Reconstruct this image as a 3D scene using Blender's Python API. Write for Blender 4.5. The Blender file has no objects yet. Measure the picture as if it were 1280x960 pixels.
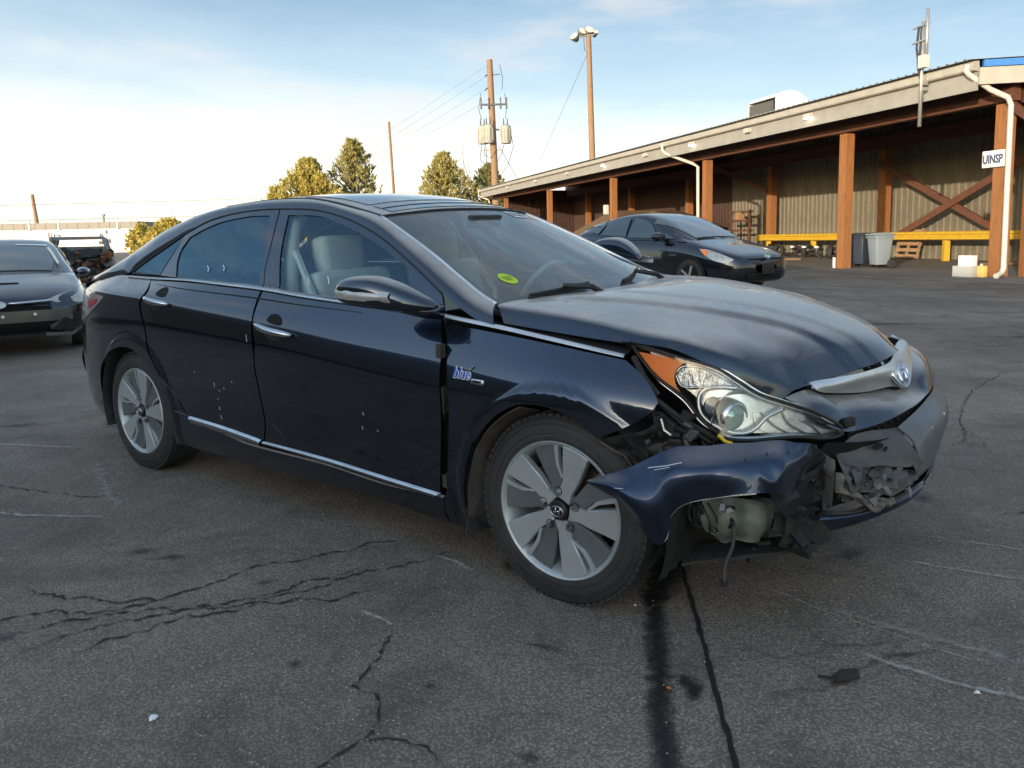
import bpy, bmesh, math, random, json
import numpy as np
from mathutils import Vector, Matrix
from mathutils.geometry import delaunay_2d_cdt
random.seed(7)
SC = bpy.context.scene
COL = SC.collection
R = math.radians

# ---------------------------------------------------------------- camera
CAM_H = 1.2686
pitch, roll = 0.1183, -0.0198
rt = Vector((1, 0, 0)); fw = Vector((0, math.cos(pitch), -math.sin(pitch))); up = Vector((0, math.sin(pitch), math.cos(pitch)))
cr, sr = math.cos(roll), math.sin(roll)
rt2 = rt * cr + up * sr
up2 = up * cr - rt * sr
cam_d = bpy.data.cameras.new('camera')
cam_d.sensor_fit = 'HORIZONTAL'; cam_d.sensor_width = 36.0
cam_d.lens = 36.0 * 925.27 / 1280.0
cam_d.shift_x = -20.88 / 1280.0
cam_d.shift_y = -77.04 / 1280.0
cam_d.clip_start = 0.05; cam_d.clip_end = 3000
cam = bpy.data.objects.new('camera', cam_d); COL.objects.link(cam)
M = Matrix((rt2, up2, -fw)).transposed().to_4x4(); M.translation = Vector((0, 0, CAM_H))
cam.matrix_world = M
SC.camera = cam

# ---------------------------------------------------------------- sky and sun
SUN_EL = R(8.0)
SUN_AZ = math.atan2(-0.53, -0.85)            # compass angle from +Y towards +X of the direction TO the sun
to_sun = Vector((math.sin(SUN_AZ) * math.cos(SUN_EL), math.cos(SUN_AZ) * math.cos(SUN_EL), math.sin(SUN_EL)))
wd = bpy.data.worlds.new('World'); SC.world = wd; wd.use_nodes = True
nt = wd.node_tree; nt.nodes.clear()
def N(nt, typ, **kw):
    n = nt.nodes.new(typ)
    for k, v in kw.items():
        if k.startswith('i_'): n.inputs[k[2:].replace('_', ' ')].default_value = v
        else: setattr(n, k, v)
    return n
sky = N(nt, 'ShaderNodeTexSky', sky_type='NISHITA', sun_disc=False, sun_elevation=SUN_EL, sun_rotation=SUN_AZ % (2 * math.pi), air_density=1.0, dust_density=1.2, ozone_density=1.6)
tc = N(nt, 'ShaderNodeTexCoord')
sep = N(nt, 'ShaderNodeSeparateXYZ'); nt.links.new(tc.outputs['Generated'], sep.inputs[0])
mp = N(nt, 'ShaderNodeMapping'); mp.inputs['Scale'].default_value = (1.6, 1.6, 6.5); mp.inputs['Rotation'].default_value = (0.12, 0.10, 0.3); mp.inputs['Location'].default_value = (0.35, 0.2, 0.1)
nt.links.new(tc.outputs['Generated'], mp.inputs[0])
nz = N(nt, 'ShaderNodeTexNoise'); nz.inputs['Scale'].default_value = 2.2; nz.inputs['Detail'].default_value = 7; nz.inputs['Roughness'].default_value = 0.56
nt.links.new(mp.outputs[0], nz.inputs['Vector'])
cl = N(nt, 'ShaderNodeMapRange', interpolation_type='SMOOTHSTEP'); cl.inputs['From Min'].default_value = 0.47; cl.inputs['From Max'].default_value = 0.68
nt.links.new(nz.outputs['Fac'], cl.inputs['Value'])
# thin high haze over the whole sky, thick and cream towards the horizon, more so to the left
hx = N(nt, 'ShaderNodeMath', operation='MULTIPLY_ADD'); nt.links.new(sep.outputs['X'], hx.inputs[0]); hx.inputs[1].default_value = 0.07; nt.links.new(sep.outputs['Z'], hx.inputs[2])
wn = N(nt, 'ShaderNodeMath', operation='MULTIPLY_ADD'); nt.links.new(nz.outputs['Fac'], wn.inputs[0]); wn.inputs[1].default_value = -0.13; nt.links.new(hx.outputs[0], wn.inputs[2])
vr = N(nt, 'ShaderNodeValToRGB'); nt.links.new(wn.outputs[0], vr.inputs[0]); el = vr.color_ramp.elements
def q(r, g, b_): return (r / 4, g / 4, b_ / 4, 1)
el[0].position = 0.0; el[0].color = q(2.4, 2.25, 1.9); el[1].position = 1.0; el[1].color = q(.72, .94, 1.20)
for p_, c_ in ((.06, q(1.75, 1.78, 1.72)), (.13, q(1.0, 1.25, 1.45)), (.24, q(.50, .76, 1.02)), (.5, q(.68, .95, 1.28))):
    e_ = el.new(p_); e_.color = c_
vs = N(nt, 'ShaderNodeVectorMath', operation='SCALE'); nt.links.new(vr.outputs[0], vs.inputs[0]); vs.inputs['Scale'].default_value = 4.0
mixh = N(nt, 'ShaderNodeMix', data_type='RGBA'); 
# clear bright air towards the low sun: the haze hides less of the sky there
sd_ = N(nt, 'ShaderNodeVectorMath', operation='DOT_PRODUCT'); nt.links.new(tc.outputs['Generated'], sd_.inputs[0]); sd_.inputs[1].default_value = tuple(to_sun)
sm = N(nt, 'ShaderNodeMapRange', interpolation_type='SMOOTHSTEP'); sm.inputs['From Min'].default_value = -0.15; sm.inputs['From Max'].default_value = 0.85; sm.inputs['To Min'].default_value = 0.87; sm.inputs['To Max'].default_value = 0.05
nt.links.new(sd_.outputs['Value'], sm.inputs['Value']); nt.links.new(sm.outputs[0], mixh.inputs['Factor'])
nt.links.new(sky.outputs[0], mixh.inputs['A']); nt.links.new(vs.outputs[0], mixh.inputs['B'])
mul = N(nt, 'ShaderNodeMath', operation='MULTIPLY'); nt.links.new(cl.outputs[0], mul.inputs[0]); mul.inputs[1].default_value = 0.6
mixc = N(nt, 'ShaderNodeMix', data_type='RGBA'); nt.links.new(mul.outputs[0], mixc.inputs['Factor'])
nt.links.new(mixh.outputs['Result'], mixc.inputs['A']); mixc.inputs['B'].default_value = (1.5, 1.48, 1.5, 1)
bg = N(nt, 'ShaderNodeBackground'); bg.inputs['Strength'].default_value = 0.15
nt.links.new(mixc.outputs['Result'], bg.inputs['Color'])
out = N(nt, 'ShaderNodeOutputWorld'); nt.links.new(bg.outputs[0], out.inputs[0])
sun_d = bpy.data.lights.new('sun', 'SUN'); sun_d.energy = 2.0 * .75; sun_d.angle = R(0.6); sun_d.color = (1.0, 0.84, 0.64)
sun = bpy.data.objects.new('sun', sun_d); COL.objects.link(sun)
sun.rotation_euler = (-to_sun).to_track_quat('-Z', 'Y').to_euler()
SC.view_settings.view_transform = 'Standard'; SC.view_settings.look = 'None'
SC.view_settings.exposure = 1.92; SC.view_settings.gamma = 1.0
SC.render.engine = 'CYCLES'

# ---------------------------------------------------------------- helpers
def tag(o, label=None, cat=None, group=None, kind=None):
    if label: o['label'] = label
    if cat: o['category'] = cat
    if group: o['group'] = group
    if kind: o['kind'] = kind
    return o
def empty(name, loc=(0, 0, 0), rz=0.0, label=None, cat=None, group=None):
    o = bpy.data.objects.new(name, None); COL.objects.link(o); o.empty_display_size = 0.2
    o.location = loc; o.rotation_euler = (0, 0, rz); tag(o, label, cat, group); return o
def mesh_obj(name, verts, faces, mat=None, parent=None, smooth=False, mats=None, fm=None, sharp=None):
    me = bpy.data.meshes.new(name); me.from_pydata([tuple(v) for v in verts], [], [tuple(f) for f in faces])
    if mat: me.materials.append(mat)
    if mats:
        for m in mats: me.materials.append(m)
        me.polygons.foreach_set('material_index', fm)
    if smooth: me.polygons.foreach_set('use_smooth', [True] * len(me.polygons))
    me.update()
    if sharp is not None and smooth:
        bm = bmesh.new(); bm.from_mesh(me)
        for e in bm.edges:
            if len(e.link_faces) == 2 and e.calc_face_angle(0) > sharp: e.smooth = False
        bm.to_mesh(me); bm.free()
    o = bpy.data.objects.new(name, me); COL.objects.link(o)
    if parent: o.parent = parent
    return o
class MB:
    """collects simple solids into one mesh"""
    def __init__(s): s.v = []; s.f = []; s.m = []
    def add(s, v, f, mi=0):
        b = len(s.v); s.v += [tuple(p) for p in v]; s.f += [tuple(b + i for i in q) for q in f]; s.m += [mi] * len(f); return s
    def box(s, c, d, rz=0, ry=0, rx=0, mi=0, taper=1.0, M=None):
        x, y, z = d[0] / 2, d[1] / 2, d[2] / 2
        pts = [Vector((sx * x * (taper if sz > 0 else 1), sy * y * (taper if sz > 0 else 1), sz * z)) for sz in (-1, 1) for sy in (-1, 1) for sx in (-1, 1)]
        from mathutils import Euler
        E = Euler((rx, ry, rz)).to_matrix()
        pts = [E @ p + Vector(c) for p in pts]
        if M is not None: pts = [M @ p for p in pts]
        return s.add(pts, [(0, 2, 3, 1), (4, 5, 7, 6), (0, 1, 5, 4), (2, 6, 7, 3), (0, 4, 6, 2), (1, 3, 7, 5)], mi)
    def beam(s, a, b, w, h, mi=0, upv=(0, 0, 1)):
        a, b = Vector(a), Vector(b); d = (b - a).normalized(); u = Vector(upv)
        if abs(d.dot(u)) > .98: u = Vector((1, 0, 0))
        x = d.cross(u).normalized(); y = x.cross(d).normalized()
        P = [p + x * sx * w / 2 + y * sy * h / 2 for p in (a, b) for sx, sy in ((-1, -1), (1, -1), (1, 1), (-1, 1))]
        return s.add(P, [(3, 2, 1, 0), (4, 5, 6, 7), (0, 1, 5, 4), (1, 2, 6, 5), (2, 3, 7, 6), (3, 0, 4, 7)], mi)
    def tube(s, pts, r, n=10, mi=0, cap=True):
        pts = [Vector(p) for p in pts]; rr = r if isinstance(r, (list, tuple)) else [r] * len(pts)
        V = []; pu = None
        for i, p in enumerate(pts):
            d = (pts[min(i + 1, len(pts) - 1)] - pts[max(i - 1, 0)]).normalized()
            if pu is None:
                pu = Vector((0, 0, 1)) if abs(d.z) < .9 else Vector((1, 0, 0))
            x = d.cross(pu).normalized(); y = x.cross(d).normalized(); pu = y
            V += [p + x * math.cos(2 * math.pi * k / n) * rr[i] + y * math.sin(2 * math.pi * k / n) * rr[i] for k in range(n)]
        F = []
        for i in range(len(pts) - 1):
            for k in range(n): F.append((i * n + k, i * n + (k + 1) % n, (i + 1) * n + (k + 1) % n, (i + 1) * n + k))
        if cap: F += [tuple(range(n))[::-1], tuple((len(pts) - 1) * n + k for k in range(n))]
        return s.add(V, F, mi)
    def lathe(s, prof, n=48, axis='y', c=(0, 0, 0), mi=0, close=False):
        V = []; F = []
        m = len(prof)
        for k in range(n):
            a = 2 * math.pi * k / n
            for (r, h) in prof:
                if axis == 'y': V.append((c[0] + r * math.cos(a), c[1] + h, c[2] + r * math.sin(a)))
                elif axis == 'z': V.append((c[0] + r * math.cos(a), c[1] + r * math.sin(a), c[2] + h))
                else: V.append((c[0] + h, c[1] + r * math.cos(a), c[2] + r * math.sin(a)))
        for k in range(n):
            k2 = (k + 1) % n
            for j in range(m - 1 + (1 if close else 0)):
                j2 = (j + 1) % m
                F.append((k * m + j, k2 * m + j, k2 * m + j2, k * m + j2))
        return s.add(V, F, mi)
    def build(s, name, mat, parent=None, smooth=False, sharp=None, bevel=0):
        mats = mat if isinstance(mat, list) else None
        if bevel:
            me = bpy.data.meshes.new(name); me.from_pydata(s.v, [], s.f)
            bm = bmesh.new(); bm.from_mesh(me)
            bmesh.ops.bevel(bm, geom=list(bm.edges), offset=bevel, segments=2, affect='EDGES', profile=.6)
            if not mats: me.materials.append(mat)
            bm.normal_update(); bm.to_mesh(me); bm.free()
            me.polygons.foreach_set('use_smooth', [True] * len(me.polygons))
            o = bpy.data.objects.new(name, me); COL.objects.link(o)
            if parent: o.parent = parent
            return o
        return mesh_obj(name, s.v, s.f, None if mats else mat, parent, smooth, mats, s.m if mats else None, sharp)
def fixn(o):
    bm = bmesh.new(); bm.from_mesh(o.data); bmesh.ops.recalc_face_normals(bm, faces=bm.faces); bm.to_mesh(o.data); bm.free(); return o
def copy_tree(o, parent=None):
    c = o.copy(); COL.objects.link(c)
    if parent: c.parent = parent; c.matrix_parent_inverse = o.matrix_parent_inverse
    for ch in list(o.children): copy_tree(ch, c)
    return c

# ---------------------------------------------------------------- materials
def mat(name, col, rough=.5, metal=0., coat=0., coat_r=.03, noise=None, bump=0., bscale=40., spec=.5, trans=0., ior=1.45, emit=None, emit_s=0., col2=None, nscale=5., sx=(1, 1, 1), alpha=1., rough2=None):
    m = bpy.data.materials.new(name); m.use_nodes = True; t = m.node_tree
    b = t.nodes['Principled BSDF']
    b.inputs['Base Color'].default_value = (*col, 1); b.inputs['Roughness'].default_value = rough; b.inputs['Metallic'].default_value = metal
    b.inputs['Coat Weight'].default_value = coat; b.inputs['Coat Roughness'].default_value = coat_r
    b.inputs['Specular IOR Level'].default_value = spec; b.inputs['IOR'].default_value = ior
    b.inputs['Transmission Weight'].default_value = trans
    if emit: b.inputs['Emission Color'].default_value = (*emit, 1); b.inputs['Emission Strength'].default_value = emit_s
    co = N(t, 'ShaderNodeTexCoord'); mpn = N(t, 'ShaderNodeMapping'); mpn.inputs['Scale'].default_value = sx
    t.links.new(co.outputs['Object'], mpn.inputs[0])
    if col2 is not None:
        n1 = N(t, 'ShaderNodeTexNoise'); n1.inputs['Scale'].default_value = nscale; n1.inputs['Detail'].default_value = 8; n1.inputs['Roughness'].default_value = .65
        t.links.new(mpn.outputs[0], n1.inputs['Vector'])
        mr = N(t, 'ShaderNodeMapRange'); mr.inputs['From Min'].default_value = .35; mr.inputs['From Max'].default_value = .68
        t.links.new(n1.outputs['Fac'], mr.inputs['Value'])
        mi = N(t, 'ShaderNodeMix', data_type='RGBA'); mi.inputs['A'].default_value = (*col, 1); mi.inputs['B'].default_value = (*col2, 1)
        t.links.new(mr.outputs[0], mi.inputs['Factor']); t.links.new(mi.outputs['Result'], b.inputs['Base Color'])
        if rough2 is not None:
            m2 = N(t, 'ShaderNodeMapRange'); m2.inputs['To Min'].default_value = rough; m2.inputs['To Max'].default_value = rough2
            t.links.new(mr.outputs[0], m2.inputs['Value']); t.links.new(m2.outputs[0], b.inputs['Roughness'])
    if bump:
        n2 = N(t, 'ShaderNodeTexNoise'); n2.inputs['Scale'].default_value = bscale; n2.inputs['Detail'].default_value = 5
        t.links.new(mpn.outputs[0], n2.inputs['Vector'])
        bp = N(t, 'ShaderNodeBump'); bp.inputs['Strength'].default_value = bump; bp.inputs['Distance'].default_value = .01
        t.links.new(n2.outputs['Fac'], bp.inputs['Height']); t.links.new(bp.outputs[0], b.inputs['Normal'])
    return m
def paint_mat(name, col, dust_sheen=.10, flake=.3):
    """dark metallic car paint: pigment, clear coat, a dusty film that paints in sky sheen"""
    m = mat(name, (col[0] * 1.7, col[1] * 2.3, col[2] * 2.8), rough=.22, metal=.92, coat=1., coat_r=.01)
    t = m.node_tree; b = t.nodes['Principled BSDF']; b.inputs['Coat IOR'].default_value = 1.65
    co = t.nodes['Texture Coordinate']
    n1 = N(t, 'ShaderNodeTexNoise'); n1.inputs['Scale'].default_value = 3.0; n1.inputs['Detail'].default_value = 9; n1.inputs['Roughness'].default_value = .7
    t.links.new(co.outputs['Object'], n1.inputs['Vector'])
    mr = N(t, 'ShaderNodeMapRange'); mr.inputs['From Min'].default_value = .3; mr.inputs['From Max'].default_value = .75; mr.inputs['To Min'].default_value = .004; mr.inputs['To Max'].default_value = .045
    t.links.new(n1.outputs['Fac'], mr.inputs['Value']); t.links.new(mr.outputs[0], b.inputs['Coat Roughness'])
    # pale dusty film on up-facing faces also paints in the sky's reflection
    g = N(t, 'ShaderNodeNewGeometry'); sp = N(t, 'ShaderNodeSeparateXYZ'); t.links.new(g.outputs['Normal'], sp.inputs[0])
    m1 = N(t, 'ShaderNodeMapRange'); m1.inputs['From Min'].default_value = .68; m1.inputs['From Max'].default_value = .97; m1.inputs['To Min'].default_value = .006; m1.inputs['To Max'].default_value = dust_sheen
    t.links.new(sp.outputs['Z'], m1.inputs['Value'])
    mm = N(t, 'ShaderNodeMath', operation='MULTIPLY'); t.links.new(m1.outputs[0], mm.inputs[0])
    r2 = N(t, 'ShaderNodeMapRange'); r2.inputs['From Min'].default_value = .3; r2.inputs['From Max'].default_value = .7; r2.inputs['To Min'].default_value = .5; r2.inputs['To Max'].default_value = 1.2
    t.links.new(n1.outputs['Fac'], r2.inputs['Value']); t.links.new(r2.outputs[0], mm.inputs[1])
    db = N(t, 'ShaderNodeBsdfDiffuse'); db.inputs['Color'].default_value = (.50, .475, .44, 1)
    ms = N(t, 'ShaderNodeMixShader'); t.links.new(mm.outputs[0], ms.inputs[0]); t.links.new(b.outputs[0], ms.inputs[1]); t.links.new(db.outputs[0], ms.inputs[2])
    t.links.new(ms.outputs[0], t.nodes['Material Output'].inputs[0])
    return m
def glass_mat(name, tint, rough=.0, ior=1.52, film=0., gcol=(1, 1, 1)):
    m = bpy.data.materials.new(name); m.use_nodes = True; t = m.node_tree; t.nodes.clear()
    o = N(t, 'ShaderNodeOutputMaterial'); tr = N(t, 'ShaderNodeBsdfTransparent'); tr.inputs[0].default_value = (*tint, 1)
    gl = N(t, 'ShaderNodeBsdfGlossy'); gl.inputs['Roughness'].default_value = rough; gl.inputs['Color'].default_value = (*gcol, 1)
    fr = N(t, 'ShaderNodeFresnel'); fr.inputs['IOR'].default_value = ior
    ms = N(t, 'ShaderNodeMixShader'); t.links.new(fr.outputs[0], ms.inputs[0]); t.links.new(tr.outputs[0], ms.inputs[1]); t.links.new(gl.outputs[0], ms.inputs[2])
    last = ms
    if film:
        df = N(t, 'ShaderNodeBsdfDiffuse'); df.inputs[0].default_value = (.5, .5, .48, 1)
        co = N(t, 'ShaderNodeTexCoord'); nn = N(t, 'ShaderNodeTexNoise'); nn.inputs['Scale'].default_value = 2.5; nn.inputs['Detail'].default_value = 6
        t.links.new(co.outputs['Object'], nn.inputs['Vector'])
        mr = N(t, 'ShaderNodeMapRange'); mr.inputs['From Min'].default_value = .3; mr.inputs['From Max'].default_value = .75; mr.inputs['To Min'].default_value = film * .3; mr.inputs['To Max'].default_value = film
        t.links.new(nn.outputs['Fac'], mr.inputs['Value'])
        m2 = N(t, 'ShaderNodeMixShader'); t.links.new(mr.outputs[0], m2.inputs[0]); t.links.new(ms.outputs[0], m2.inputs[1]); t.links.new(df.outputs[0], m2.inputs[2]); last = m2
    t.links.new(last.outputs[0], o.inputs[0]); return m
def decal_mat(name, col, scale, lo, hi, rough=.85, amax=1., stretch=(1, 1, 1), wet=False):
    """stain or scuff: colour shown through a noise-broken alpha, soft at the strip's sides (uv.y)"""
    m = bpy.data.materials.new(name); m.use_nodes = True; t = m.node_tree; b = t.nodes['Principled BSDF']
    b.inputs['Base Color'].default_value = (*col, 1); b.inputs['Roughness'].default_value = rough
    co = N(t, 'ShaderNodeTexCoord'); mpn = N(t, 'ShaderNodeMapping'); mpn.inputs['Scale'].default_value = stretch; t.links.new(co.outputs['Object'], mpn.inputs[0])
    nn = N(t, 'ShaderNodeTexNoise'); nn.inputs['Scale'].default_value = scale; nn.inputs['Detail'].default_value = 9; nn.inputs['Roughness'].default_value = .7
    t.links.new(mpn.outputs[0], nn.inputs['Vector'])
    sp = N(t, 'ShaderNodeSeparateXYZ'); t.links.new(co.outputs['UV'], sp.inputs[0])
    # uv.x and uv.y are 0 at the rim and 1 inside
    su = N(t, 'ShaderNodeMath', operation='MULTIPLY'); t.links.new(sp.outputs['X'], su.inputs[0]); t.links.new(sp.outputs['Y'], su.inputs[1])
    ad = N(t, 'ShaderNodeMath', operation='MULTIPLY_ADD'); t.links.new(su.outputs[0], ad.inputs[0]); ad.inputs[1].default_value = .5; t.links.new(nn.outputs['Fac'], ad.inputs[2])
    mr = N(t, 'ShaderNodeMapRange'); mr.inputs['From Min'].default_value = lo; mr.inputs['From Max'].default_value = hi; mr.inputs['To Max'].default_value = amax
    t.links.new(ad.outputs[0], mr.inputs['Value']); t.links.new(mr.outputs[0], b.inputs['Alpha'])
    return m
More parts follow.
